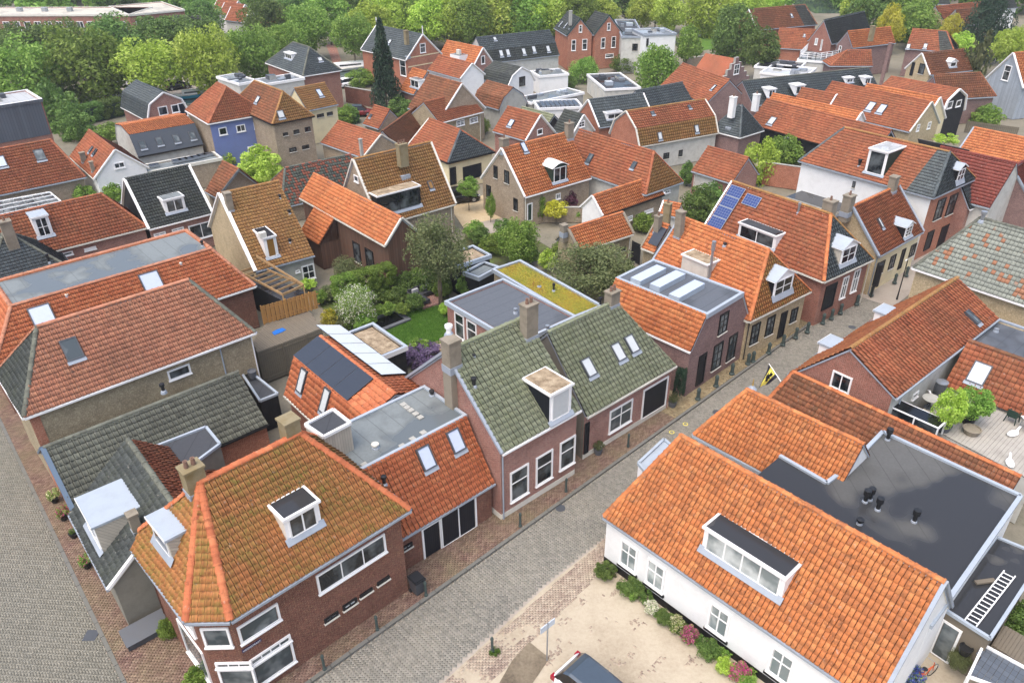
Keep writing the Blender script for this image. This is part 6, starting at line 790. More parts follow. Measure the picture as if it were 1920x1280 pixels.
house({'x': 13.63, 'y': 100.56, 'th': 0.421, 'L': 8.13, 'wf': 3.05, 'wb': 3.05, 'ze': 3.4, 'zr': 6.12, 'hl': 0, 'hr': 0, 'kw': 0, 'kz': 0, 'sl': 0, 'sr': 0, 'dzb': 0, 'typ': 'gable', 'label': 'grey zinc roofed house with orange brick gables and white dormer', 'roof': 't_slate', 'wall': 'w_orange', 'ft': [('DM', 'f', 1.39, 3.61, 0.63, 3.96, 4.75, ('flat', 'white', 'white', 'f_light', 'two'))], 'tile': (0.3, 0.4), 'verge': 'white', 'tk': 'flat', 'd': 101.48})
house({'x': 20.69, 'y': 109.06, 'th': 0.59, 'L': 8.84, 'wf': 3.0, 'wb': 3.0, 'ze': 2.8, 'zr': 5.39, 'hl': 0, 'hr': 0, 'kw': 0, 'kz': 0, 'sl': 0, 'sr': 0, 'dzb': 0, 'typ': 'gable', 'label': 'long low slate roof behind the zinc roofed house', 'roof': 't_slate', 'wall': 'w_orange', 'ft': [], 'tile': (0.3, 0.4), 'd': 111.0})
house({'x': 18.89, 'y': 94.05, 'th': 0.475, 'L': 11.74, 'wf': 3.11, 'wb': 3.13, 'ze': 3.21, 'zr': 6.59, 'hl': 0, 'hr': 0, 'kw': 2.21, 'kz': 5.05, 'sl': 0, 'sr': 0, 'dzb': 0, 'typ': 'gambrel', 'label': 'big orange gambrel barn house with orange brick gable and white base', 'roof': 't_ochre', 'wall': 'w_orange', 'ft': [('SK', 'F', 3.29, 1.78, 0.5, 0.5, 'glass_mid'), ('SK', 'f', 3.07, 0.8, 0.6, 0.9, 'glass_pale'), ('SK', 'f', 8.57, 0.9, 0.6, 0.9, 'glass_pale'), ('SK', 'F', 8.82, 1.86, 0.4, 0.5, 'glass_mid'), ('W', 'f', 3.77, 1.03, 4.61, 1.78, 'black2'), ('W', 'f', 6.06, 1.01, 6.63, 1.81, 'black2')], 'tile': (0.3, 0.34), 'verge': 'offwhite', 'm': {'F': 't_red', 'B': 't_red', 'wf': 'w_offwhite'}, 'gutter': 'offwhite', 'd': 95.93})
house({'x': 46.25, 'y': 98.22, 'th': -0.954, 'L': 13.55, 'wf': 3.31, 'wb': 3.31, 'ze': 4.0, 'zr': 7.01, 'hl': 0, 'hr': 0, 'kw': 0, 'kz': 0, 'sl': 0, 'sr': 0, 'dzb': 0, 'typ': 'gable', 'label': 'long orange roof with two skylights and yellow brick gable', 'roof': 't_red', 'wall': 'w_yellow', 'ft': [('SK', 'f', 7.12, 2.1, 0.9, 1.3, 'glass_sky'), ('SK', 'f', 8.63, 2.09, 0.9, 1.3, 'glass_sky'), ('W', 'r', 1.26, 3.78, 1.84, 4.61, 'grid'), ('W', 'r', 3.69, 3.65, 4.39, 4.49, 'grid'), ('DP', 'f', 0.3, 4.0, 'offwhite')], 'tile': (0.24, 0.32), 'verge': 'offwhite', 'vs': 'r', 'd': 108.56})
house({'x': 49.23, 'y': 98.49, 'th': -0.905, 'L': 9.52, 'wf': 3.06, 'wb': 3.06, 'ze': 4.0, 'zr': 7.02, 'hl': 0, 'hr': 0, 'kw': 0, 'kz': 0, 'sl': 0, 'sr': 0, 'dzb': 0, 'typ': 'gable', 'label': 'orange roof with white gable behind the two skylight roof', 'roof': 't_orange', 'wall': 'w_cream', 'ft': [], 'tile': (0.24, 0.32), 'verge': 'white', 'vs': 'r', 'd': 110.11})
house({'x': 40.63, 'y': 103.23, 'th': -0.864, 'L': 5.02, 'wf': 1.88, 'wb': 1.89, 'ze': 4.0, 'zr': 5.94, 'hl': 0, 'hr': 0, 'kw': 0, 'kz': 0, 'sl': 0, 'sr': 0, 'dzb': 0, 'typ': 'gable', 'label': 'short orange roof with white pointed gable', 'roof': 't_red', 'wall': 'w_white', 'ft': [], 'tile': (0.24, 0.32), 'verge': 'white', 'vs': 'r', 'd': 110.94})
house({'x': 37.84, 'y': 92.9, 'th': -0.99, 'L': 17.63, 'wf': 2.88, 'wb': 2.88, 'ze': 3.0, 'zr': 5.69, 'hl': 0, 'hr': 0, 'kw': 0, 'kz': 0, 'sl': 0, 'sr': 0, 'dzb': 0, 'typ': 'gable', 'label': 'very long orange barn roof with black timber wall and white window', 'roof': 't_red', 'wall': 'w_black', 'ft': [('SK', 'f', 2.94, 1.18, 0.9, 1.1, 'glass_pale'), ('W', 'f', 0.53, 1.69, 1.09, 2.88, 'grid'), ('W', 'f', 5.66, 1.14, 7.49, 2.7, 'two')], 'tile': (0.24, 0.32), 'gutter': 'black', 'd': 100.31})
house({'x': 39.12, 'y': 99.8, 'th': -0.898, 'L': 12.76, 'wf': 2.6, 'wb': 2.6, 'ze': 2.8, 'zr': 5.32, 'hl': 0, 'hr': 0, 'kw': 0, 'kz': 0, 'sl': 0, 'sr': 0, 'dzb': 0, 'typ': 'gable', 'label': 'narrow orange roof with white gable between the barn and the skylight roof', 'roof': 't_orange', 'wall': 'w_white', 'ft': [], 'tile': (0.24, 0.32), 'verge': 'white', 'vs': 'r', 'd': 107.19})
house({'x': 55.12, 'y': 104.94, 'th': -0.948, 'L': 9.48, 'wf': 2.9, 'wb': 2.91, 'ze': 3.41, 'zr': 6.5, 'hl': 0, 'hr': 0, 'kw': 2.31, 'kz': 5.38, 'sl': 0, 'sr': 0, 'dzb': 0, 'typ': 'gambrel', 'label': 'black timber gambrel house with white trim and two white windows', 'roof': 't_red', 'wall': 'w_black', 'ft': [('W', 'r', 0.65, 4.28, 1.92, 5.18, 'one'), ('W', 'r', 2.93, 4.16, 4.17, 5.01, 'one')], 'tile': (0.24, 0.32), 'verge': 'white', 'vs': 'r', 'vw': 0.25, 'd': 118.53})
house({'x': 28.13, 'y': 94.95, 'th': -0.887, 'L': 4.4, 'wf': 2.43, 'wb': 2.43, 'ze': 3.24, 'zr': 6.32, 'hl': 2.0, 'hr': 2.0, 'kw': 0, 'kz': 0, 'sl': 0, 'sr': 0, 'dzb': 0, 'typ': 'hip', 'label': 'small slate pyramid roof with white capped chimneys', 'roof': 't_slate', 'wall': 'w_purple', 'ft': [('CH', 0.1, -1.79, 0.7, 0.6, 5.12, 7.6, 1, 'w_white'), ('CH', 0.15, 2.9, 0.7, 0.6, 5.12, 7.2, 1, 'w_white')], 'tile': (0.26, 0.3), 'gutter': 'white', 'd': 99.03})
house({'x': 42.55, 'y': 113.52, 'th': 0.37, 'L': 22.23, 'wf': 3.2, 'wb': 3.2, 'ze': 3.32, 'zr': 5.92, 'hl': 0, 'hr': 0, 'kw': 0, 'kz': 0, 'sl': 0, 'sr': 0, 'dzb': 0, 'typ': 'gable', 'label': 'long dark slate roof with a row of white dormers', 'roof': 't_slate', 'wall': 'w_purple', 'ft': [('DM', 'f', 2.0, 3.28, -0.13, 4.1, 5.25, ('flat', 'white', 'white', 'white', 'two')), ('DM', 'f', 6.57, 8.17, -0.08, 4.14, 5.31, ('flat', 'white', 'white', 'white', 'two')), ('DM', 'f', 16.02, 17.36, 0.64, 4.68, 5.38, ('flat', 'white', 'white', 'white', 'two')), ('DM', 'f', 18.94, 20.17, 0.18, 4.33, 5.28, ('flat', 'white', 'white', 'white', 'two'))], 'tile': (0.3, 0.4), 'ridge': 't_grey', 'd': 121.23})
house({'x': 28.07, 'y': 114.13, 'th': -1.217, 'L': 12.15, 'wf': 3.47, 'wb': 3.47, 'ze': 3.4, 'zr': 6.31, 'hl': 0, 'hr': 0, 'kw': 0, 'kz': 0, 'sl': 0, 'sr': 0, 'dzb': 0, 'typ': 'gable', 'label': 'orange roof with small skylight beside the stepped gable', 'roof': 't_red', 'wall': 'w_purple', 'ft': [('SK', 'f', 10.77, 2.64, 0.5, 0.9, 'glass_pale')], 'tile': (0.3, 0.34), 'd': 117.53})
house({'x': 23.35, 'y': 80.96, 'th': -0.893, 'L': 5.38, 'wf': 2.37, 'wb': 2.37, 'ze': 2.6, 'zr': 4.83, 'hl': 0, 'hr': 0, 'kw': 0, 'kz': 0, 'sl': 0, 'sr': 0, 'dzb': 0, 'typ': 'gable', 'label': 'orange tiled garden shed with grey boarded front', 'roof': 't_red', 'wall': 'w_pink', 'ft': [('W', 'f', 0.28, 0.88, 3.06, 2.63, 'gw')], 'tile': (0.24, 0.32), 'name': 'shed', 'cat': 'shed', 'd': 84.26})
house({'x': 55.77, 'y': 80.3, 'th': -0.897, 'L': 13.0, 'wf': 3.2, 'wb': 3.2, 'ze': 3.08, 'zr': 5.98, 'hl': 0, 'hr': 0, 'kw': 0, 'kz': 0, 'sl': 0, 'sr': 0, 'dzb': 0, 'typ': 'gable', 'label': 'orange roof at the right edge above the flat topped dormers', 'roof': 't_orange', 'wall': 'w_white', 'ft': [], 'tile': (0.24, 0.32), 'verge': 'lead', 'vs': 'l', 'd': 97.77})
house({'x': 43.36, 'y': 69.82, 'th': -0.88, 'L': 6.82, 'wf': 3.2, 'wb': 3.2, 'ze': 4.4, 'zr': 7.83, 'hl': 0, 'hr': 0, 'kw': 0, 'kz': 0, 'sl': 0, 'sr': 0, 'dzb': 0, 'typ': 'gable', 'label': 'dark red tiled roof with grey panels beside the black glazed hip', 'roof': 't_redglaze', 'wall': 'w_offwhite', 'ft': [('PV', 'b', 4.21, 3.9, 3, 1, 1.6, 1.0, 'pv_dark')], 'tile': (0.24, 0.32), 'd': 82.19})
house({'x': 66.34, 'y': 123.12, 'th': 0.362, 'L': 8.51, 'wf': 2.43, 'wb': 2.45, 'ze': 4.4, 'zr': 7.08, 'hl': 0, 'hr': 0, 'kw': 0, 'kz': 0, 'sl': 0, 'sr': 0, 'dzb': 0, 'typ': 'gable', 'label': 'yellow stone gabled house with brown roof and white arched dormer', 'roof': 't_brown', 'wall': 'w_yellow', 'ft': [('DM', 'f', 4.08, 5.52, 0.54, 5.0, 5.85, ('gable', 'white', 'white', 'white', 'one')), ('W', 'l', 2.34, 4.19, 3.42, 5.7, 'black2'), ('W', 'l', 0.86, 3.64, 1.44, 5.61, 'doork')], 'tile': (0.3, 0.36), 'verge': 'white', 'vs': 'l', 'd': 139.86})
house({'x': 73.29, 'y': 114.08, 'th': 0.305, 'L': 4.71, 'wf': 3.26, 'wb': 3.26, 'ze': 4.4, 'zr': 8.56, 'hl': 0, 'hr': 0, 'kw': 0, 'kz': 0, 'sl': 0, 'sr': 0, 'dzb': 0, 'typ': 'gable', 'label': 'pale blue boarded gable house at the right edge', 'roof': 't_orange', 'wall': 'w_paleblue', 'ft': [('W', 'l', 2.37, 4.8, 3.53, 6.88, 'sash')], 'tile': (0.3, 0.36), 'verge': 'white', 'vs': 'l', 'vw': 0.25, 'd': 135.59})
house({'x': 63.16, 'y': 110.81, 'th': 0.173, 'L': 8.84, 'wf': 2.45, 'wb': 2.45, 'ze': 3.6, 'zr': 6.38, 'hl': 0, 'hr': 1.64, 'kw': 0, 'kz': 0, 'sl': 0, 'sr': 0, 'dzb': 0, 'typ': 'hr', 'label': 'brown mossy roof behind the tall dead tree at right', 'roof': 't_brown', 'wall': 'w_purple', 'ft': [], 'tile': (0.3, 0.36), 'd': 127.55})
house({'x': 62.39, 'y': 141.62, 'th': 0.434, 'L': 10.08, 'wf': 1.88, 'wb': 1.88, 'ze': 5.0, 'zr': 7.38, 'hl': 0, 'hr': 0, 'kw': 0, 'kz': 0, 'sl': 0, 'sr': 0, 'dzb': 0, 'typ': 'gable', 'label': 'orange roofed brown brick house with chimney on its ridge', 'roof': 't_orange', 'wall': 'w_purple', 'ft': [('CH', -2.96, -3.34, 0.7, 0.6, 6.18, 8.6, 0, 'chim_lichen'), ('W', 'l', 0.53, 3.31, 1.1, 4.94, 'sash')], 'tile': (0.3, 0.36), 'd': 154.75})
house({'x': 73.1, 'y': 139.5, 'th': -0.587, 'L': 7.64, 'wf': 2.72, 'wb': 2.72, 'ze': 4.6, 'zr': 7.38, 'hl': 0, 'hr': 2.29, 'kw': 0, 'kz': 0, 'sl': 0, 'sr': 0, 'dzb': 0, 'typ': 'hr', 'label': 'orange roof turning black tiles with two skylights far right', 'roof': 't_red', 'wall': 'w_purple', 'ft': [('SK', 'f', 0.34, 0.34, 0.6, 0.9, 'glass_pale'), ('SK', 'f', 2.93, 0.69, 0.6, 0.9, 'glass_pale'), ('CH', -4.35, -16.63, 0.5, 0.5, 0, 7.5, 0, 'w_purple')], 'tile': (0.3, 0.36), 'm': {'r': 't_dark'}, 'split': {'f': (0.7, 0.75, 't_dark')}, 'd': 157.49})
house({'x': 56.25, 'y': 133.16, 'th': -0.045, 'L': 6.93, 'wf': 2.04, 'wb': 2.04, 'ze': 3.41, 'zr': 5.5, 'hl': 3.0, 'hr': 0, 'kw': 0, 'kz': 0, 'sl': 0, 'sr': 0, 'dzb': 0, 'typ': 'hl', 'label': 'low orange hipped roof behind the white terrace railing', 'roof': 't_red', 'wall': 'w_purple', 'ft': [], 'tile': (0.3, 0.36), 'd': 144.55})
house({'x': 60.45, 'y': 148.38, 'th': 0.731, 'L': 14.77, 'wf': 2.31, 'wb': 2.31, 'ze': 5.0, 'zr': 8.65, 'hl': 0, 'hr': 0, 'kw': 0, 'kz': 0, 'sl': 0, 'sr': 0, 'dzb': 0, 'typ': 'gable', 'label': 'red brick house with dark slate roof and white door onto a terrace', 'roof': 't_dark', 'wall': 'w_red', 'ft': [('W', 'l', 2.32, 3.72, 2.62, 5.5, 'onepale'), ('W', 'l', 1.13, 4.48, 1.65, 5.59, 'onepale')], 'tile': (0.3, 0.36), 'm': {'wl': 'w_red'}, 'd': 160.22})
house({'x': 52.66, 'y': 149.33, 'th': -0.377, 'L': 6.35, 'wf': 3.25, 'wb': 3.25, 'ze': 3.4, 'zr': 6.3, 'hl': 0, 'hr': 0, 'kw': 0, 'kz': 0, 'sl': 0, 'sr': 0, 'dzb': 0, 'typ': 'gable', 'label': 'low orange brick outbuilding with tiled roof beside the big round tree', 'roof': 't_red', 'wall': 'w_orange', 'ft': [('SK', 'f', 4.61, 3.0, 0.4, 0.5, 'glass_pale')], 'tile': (0.3, 0.36), 'd': 158.34})
house({'x': 51.86, 'y': 159.05, 'th': 0.402, 'L': 14.45, 'wf': 3.16, 'wb': 3.16, 'ze': 5.54, 'zr': 8.76, 'hl': 0, 'hr': 0.96, 'kw': 0, 'kz': 0, 'sl': 0, 'sr': 0, 'dzb': 0, 'typ': 'hr', 'label': 'large far warehouse with orange roof and dark slate end by the water', 'roof': 't_brown', 'wall': 'w_orange', 'ft': [('SK', 'f', 9.16, 2.45, 0.5, 0.7, 'glass_pale')], 'tile': (0.3, 0.4), 'm': {'r': 't_dark'}, 'split': {'f': (0.78, 0.8, 't_dark')}, 'verge': 'white', 'vs': 'l', 'd': 167.29})
house({'x': 91.41, 'y': 168.15, 'th': 0.467, 'L': 14.69, 'wf': 3.29, 'wb': 3.29, 'ze': 5.0, 'zr': 7.77, 'hl': 0, 'hr': 0, 'kw': 0, 'kz': 0, 'sl': 0, 'sr': 0, 'dzb': 0, 'typ': 'gable', 'label': 'far orange roofed house at the top right', 'roof': 't_red', 'wall': 'w_yellow', 'ft': [], 'tile': (0.3, 0.4), 'd': 191.39})
house({'x': 89.63, 'y': 162.2, 'th': 0.413, 'L': 5.89, 'wf': 2.1, 'wb': 2.1, 'ze': 5.0, 'zr': 7.72, 'hl': 0, 'hr': 0, 'kw': 0, 'kz': 0, 'sl': 0, 'sr': 0, 'dzb': 0, 'typ': 'gable', 'label': 'far brown gable house in front of the top right orange roof', 'roof': 't_brown', 'wall': 'w_sand', 'ft': [('W', 'l', 1.27, 4.85, 2.38, 5.82, 'grid')], 'tile': (0.3, 0.4), 'd': 185.32})
house({'x': 107.69, 'y': 182.75, 'th': 0.41, 'L': 8.5, 'wf': 1.85, 'wb': 1.85, 'ze': 5.0, 'zr': 6.89, 'hl': 0, 'hr': 0, 'kw': 0, 'kz': 0, 'sl': 0, 'sr': 0, 'dzb': 0, 'typ': 'gable', 'label': 'white house with black roof in the top right corner', 'roof': 't_dark', 'wall': 'w_white', 'ft': [('W', 'f', 2.69, 4.0, 4.41, 4.55, 'two'), ('W', 'f', 5.4, 3.65, 6.75, 4.41, 'two')], 'tile': (0.3, 0.4), 'd': 212.12})
house({'x': 96.59, 'y': 191.0, 'th': -0.078, 'L': 8.02, 'wf': 1.76, 'wb': 1.76, 'ze': 5.0, 'zr': 6.94, 'hl': 0, 'hr': 0, 'kw': 0, 'kz': 0, 'sl': 0, 'sr': 0, 'dzb': 0, 'typ': 'gable', 'label': 'row house with black roof and white gables at the top edge', 'roof': 't_dark', 'wall': 'w_white', 'ft': [], 'tile': (0.3, 0.4), 'd': 214.03})
house({'x': 53.84, 'y': 140.11, 'th': -0.464, 'L': 5.51, 'wf': 4.98, 'wb': 4.98, 'ze': 3.4, 'zr': 3.4, 'hl': 0, 'hr': 0, 'kw': 0, 'kz': 0, 'sl': 0, 'sr': 0, 'dzb': 0, 'typ': 'flat', 'label': 'low flat roofed block carrying a terrace with white railing', 'roof': 't_grey', 'wall': 'w_offwhite', 'ft': [('BX', -0.5, 0.43, -1.57, -0.98, 3.28, 3.73, 'w_concrete', 'pv_dark', 'roof_unit'), ('BX', -1.38, -0.75, -3.13, -2.36, 3.28, 3.67, 'greyplastic', 'greyplastic', 'roof_unit'), ('BX', -1.34, -0.81, -0.58, 0.27, 3.28, 3.83, 'greyplastic', 'greyplastic', 'roof_unit'), ('BX', -1.33, -0.4, 0.17, 1.12, 3.28, 3.72, 'zinc', 'glass_pale', 'roof_light'), ('BX', -2.4, -1.65, -2.73, -1.73, 3.28, 3.73, 'zinc', 'glass_pale', 'roof_light')], 'flat': 'f_mid', 'rim': 'white', 'name': 'annexe', 'cat': 'house', 'd': 150.1})
house({'x': 45.47, 'y': 134.17, 'th': -0.516, 'L': 6.97, 'wf': 3.44, 'wb': 3.44, 'ze': 3.2, 'zr': 3.2, 'hl': 0, 'hr': 0, 'kw': 0, 'kz': 0, 'sl': 0, 'sr': 0, 'dzb': 0, 'typ': 'flat', 'label': 'low dark flat roof annexe left of the stepped gable', 'roof': 't_grey', 'wall': 'w_offwhite', 'ft': [('BX', 0.95, 2.08, 0.65, 1.62, 3.08, 3.59, 'greyplastic', 'greyplastic', 'roof_unit'), ('BX', -0.31, 0.94, 0.35, 1.04, 3.08, 3.69, 'greyplastic', 'greyplastic', 'roof_unit'), ('BX', 2.09, 2.75, -1.21, -0.11, 3.08, 3.46, 'greyplastic', 'greyplastic', 'roof_unit'), ('BX', -1.3, -0.54, -1.36, -0.51, 3.08, 3.55, 'greyplastic', 'greyplastic', 'roof_unit'), ('BX', -1.39, -0.22, 0.06, 1.13, 3.08, 3.41, 'steel', 'steel', 'roof_unit')], 'flat': 'f_dark', 'rim': 'white', 'name': 'annexe', 'cat': 'house', 'd': 141.67})
house({'x': 45.35, 'y': 129.49, 'th': -0.558, 'L': 7.04, 'wf': 3.83, 'wb': 3.83, 'ze': 3.2, 'zr': 3.2, 'hl': 0, 'hr': 0, 'kw': 0, 'kz': 0, 'sl': 0, 'sr': 0, 'dzb': 0, 'typ': 'flat', 'label': 'pale flat roof annexe in front of the long slate roof', 'roof': 't_grey', 'wall': 'w_white', 'ft': [('BX', 1.29, 2.67, 0.28, 1.45, 3.08, 3.48, 'steel', 'steel', 'roof_unit'), ('BX', -2.25, -0.98, -0.98, -0.29, 3.08, 3.29, 'w_concrete', 'pv_dark', 'roof_unit'), ('BX', -2.27, -1.25, 0.81, 1.77, 3.08, 3.44, 'greyplastic', 'greyplastic', 'roof_unit'), ('BX', 0.86, 1.5, -2.58, -1.77, 3.08, 3.54, 'steel', 'steel', 'roof_unit'), ('BX', 0.81, 1.96, -2.06, -0.87, 3.08, 3.69, 'steel', 'steel', 'roof_unit')], 'flat': 'f_light', 'rim': 'white', 'name': 'annexe', 'cat': 'house', 'd': 137.21})
house({'x': -3.86, 'y': 59.56, 'th': -0.901, 'L': 2.58, 'wf': 1.71, 'wb': 1.71, 'ze': 2.8, 'zr': 2.8, 'hl': 0, 'hr': 0, 'kw': 0, 'kz': 0, 'sl': 0, 'sr': 0, 'dzb': 0, 'typ': 'flat', 'label': 'small gravel topped flat roof outbuilding behind the leaning garden tree', 'roof': 't_grey', 'wall': 'w_black', 'ft': [], 'flat': 'gravel', 'rim': 'zinc', 'name': 'shed', 'cat': 'shed', 'd': 59.68})
house({'x': -2.48, 'y': 57.64, 'th': -0.684, 'L': 1.66, 'wf': 1.29, 'wb': 1.29, 'ze': 2.4, 'zr': 2.4, 'hl': 0, 'hr': 0, 'kw': 0, 'kz': 0, 'sl': 0, 'sr': 0, 'dzb': 0, 'typ': 'flat', 'label': 'small grey flat roofed outbuilding next to the sedum roof', 'roof': 't_grey', 'wall': 'w_black', 'ft': [], 'flat': 'f_mid', 'rim': 'zinc', 'name': 'shed', 'cat': 'shed', 'd': 57.7})
house({'x': -66.55, 'y': 197.87, 'th': -0.568, 'L': 7.17, 'wf': 2.06, 'wb': 2.06, 'ze': 4.0, 'zr': 6.19, 'hl': 0, 'hr': 0, 'kw': 0, 'kz': 0, 'sl': 0, 'sr': 0, 'dzb': 0, 'typ': 'gable', 'label': 'far red roofed row house, first from the top edge beside the apartment row', 'roof': 't_red', 'wall': 'w_offwhite', 'ft': [], 'tile': (0.3, 0.4), 'verge': 'white', 'd': 208.76})
house({'x': -62.69, 'y': 190.71, 'th': -0.619, 'L': 7.16, 'wf': 2.23, 'wb': 2.23, 'ze': 4.0, 'zr': 6.31, 'hl': 0, 'hr': 0, 'kw': 0, 'kz': 0, 'sl': 0, 'sr': 0, 'dzb': 0, 'typ': 'gable', 'label': 'far red roofed row house, second from the top edge beside the apartment row', 'roof': 't_red', 'wall': 'w_offwhite', 'ft': [], 'tile': (0.3, 0.4), 'verge': 'white', 'd': 200.75})
house({'x': -58.91, 'y': 182.66, 'th': -0.557, 'L': 6.08, 'wf': 2.37, 'wb': 2.37, 'ze': 4.0, 'zr': 6.47, 'hl': 0, 'hr': 0, 'kw': 0, 'kz': 0, 'sl': 0, 'sr': 0, 'dzb': 0, 'typ': 'gable', 'label': 'far red roofed row house, third from the top edge beside the apartment row', 'roof': 't_red', 'wall': 'w_offwhite', 'ft': [], 'tile': (0.3, 0.4), 'verge': 'white', 'd': 191.93})
house({'x': 33.46, 'y': 39.69, 'th': -0.856, 'L': 9.0, 'wf': 2.14, 'wb': 2.14, 'ze': 4.8, 'zr': 4.8, 'hl': 0, 'hr': 0, 'kw': 0, 'kz': 0, 'sl': 0, 'sr': 0, 'dzb': 0, 'typ': 'flat', 'label': 'flat grey roofed wing behind the low red roof with skylight', 'roof': 't_grey', 'wall': 'w_yellow', 'ft': [('VP', -3.78, 0.52, 4.8, 0.3, 0.1, 'steel')], 'flat': 'f_blue', 'rim': 'lead', 'name': 'annexe', 'cat': 'house', 'd': 51.91})
# ---------------------------------------------------------------- vegetation
def leaf_cloud(seed,nc,per,leaf,shape='round'):
    rs=np.random.RandomState(seed); C=[];Rr=[]
    for i in range(nc):
        d=rs.normal(0,1,3); d/=np.linalg.norm(d); r=.35+.5*rs.rand()**.5
        if shape=='cone': z=rs.rand(); r=(1-z)*.9*(.5+.5*rs.rand()); a=rs.rand()*6.28; c=np.array([math.cos(a)*r,math.sin(a)*r,z*2-1]); q=.14+.2*(1-z)
        elif shape=='box': c=rs.uniform(-.8,.8,3); ax_=rs.randint(3); c[ax_]=.8*(1 if ax_==2 else rs.choice([-1,1])); q=.24
        elif shape=='weep': c=d*r*np.array([1,1,.9]); c[2]=abs(c[2])*.9-.1; q=.3
        else: c=d*r*np.array([1,1,.95]); q=.2+.2*rs.rand()
        C.append(c); Rr.append(q)
    C=np.array(C); Rr=np.array(Rr); n=nc*per; ci=np.repeat(np.arange(nc),per); d=rs.normal(0,1,(n,3)); d[:,2]+=.25; d/=np.linalg.norm(d,axis=1)[:,None]
    p=C[ci]+d*(Rr[ci]*(.7+.35*rs.rand(n)))[:,None]
    if shape=='weep': p[:,2]-=rs.rand(n)**2*.9*(np.hypot(p[:,0],p[:,1])>.4)
    nrm=d*.7+rs.normal(0,.6,(n,3)); nrm/=np.linalg.norm(nrm,axis=1)[:,None]; t=np.cross(nrm,rs.normal(0,1,(n,3))); t/=np.linalg.norm(t,axis=1)[:,None]; b=np.cross(nrm,t); s=leaf*(.6+.8*rs.rand(n))[:,None]
    V=np.stack([p-t*s,p-b*s*.55,p+t*s,p+b*s*.55],1).reshape(-1,3); q_=np.percentile(np.abs(V),99.2,axis=0); V=V/q_*1.02; rnd=np.clip(.5*rs.rand(n)+.5*rs.rand(nc)[ci],0,1); return V,np.arange(n*4).reshape(-1,4),rnd
CLOUD={}; CM={}
SPEC={'A':(1,60,170,.045,'round'),'B':(2,44,210,.048,'round'),'C':(3,70,140,.044,'round'),'W':(4,60,150,.045,'weep'),'F':(5,110,80,.05,'cone'),'H':(6,110,90,.06,'box'),'S':(7,40,120,.065,'round'),'O':(8,80,150,.034,'round'),'t':(9,20,60,.1,'round')}
def crown_mesh(k,mat,extra=None):
    if (k,mat,extra) not in CM:
        if k not in CLOUD: CLOUD[k]=leaf_cloud(*SPEC[k])
        V,F,r=CLOUD[k]; mi=None; ms=[mat]
        if extra: mi=(np.random.RandomState(3).rand(len(F))<extra[1]).astype(int); mi[(V.reshape(-1,4,3)[:,0,2]<-.5)]=0; ms=[mat,extra[0]]
        CM[(k,mat,extra)]=raw_mesh('crown',V,F,ms,r,mi)
    return CM[(k,mat,extra)]
_rs=random.Random(7)
def tree(name,label,cat,base,r,rzc,zc,k,mat,group=None,trunk=.16,extra=None,z0=0.,part='crown',limbs=4):
    """base (x,y); crown centre height zc, half-width r, half-height rzc"""
    e=thing(name,label,cat,(base[0],base[1],z0),_rs.random()*6.28,group)
    c=link(part,crown_mesh(k,mat,extra),e); c.location=(0,0,zc); c.scale=(r,r*_rs.uniform(.9,1.1),rzc)
    if trunk:
        mb=MB(); mb.tube([(0,0,-.1),(trunk*.3,0,zc*.35),(0,trunk*.4,max(zc-rzc*.3,zc*.6)),(0,0,zc+rzc*.4)],[trunk*1.3,trunk,trunk*.7,trunk*.25],'bark',7)
        for i in range(limbs):
            a=i*6.28/max(1,limbs)+.5; z=zc-rzc*(.75-.12*i); mb.tube([(0,0,z),(math.cos(a)*r*.35,math.sin(a)*r*.35,z+rzc*.35),(math.cos(a)*r*.65,math.sin(a)*r*.65,z+rzc*.75)],[trunk*.5,trunk*.33,trunk*.12],'bark',5)
        mb.build('trunk',e)
    return e
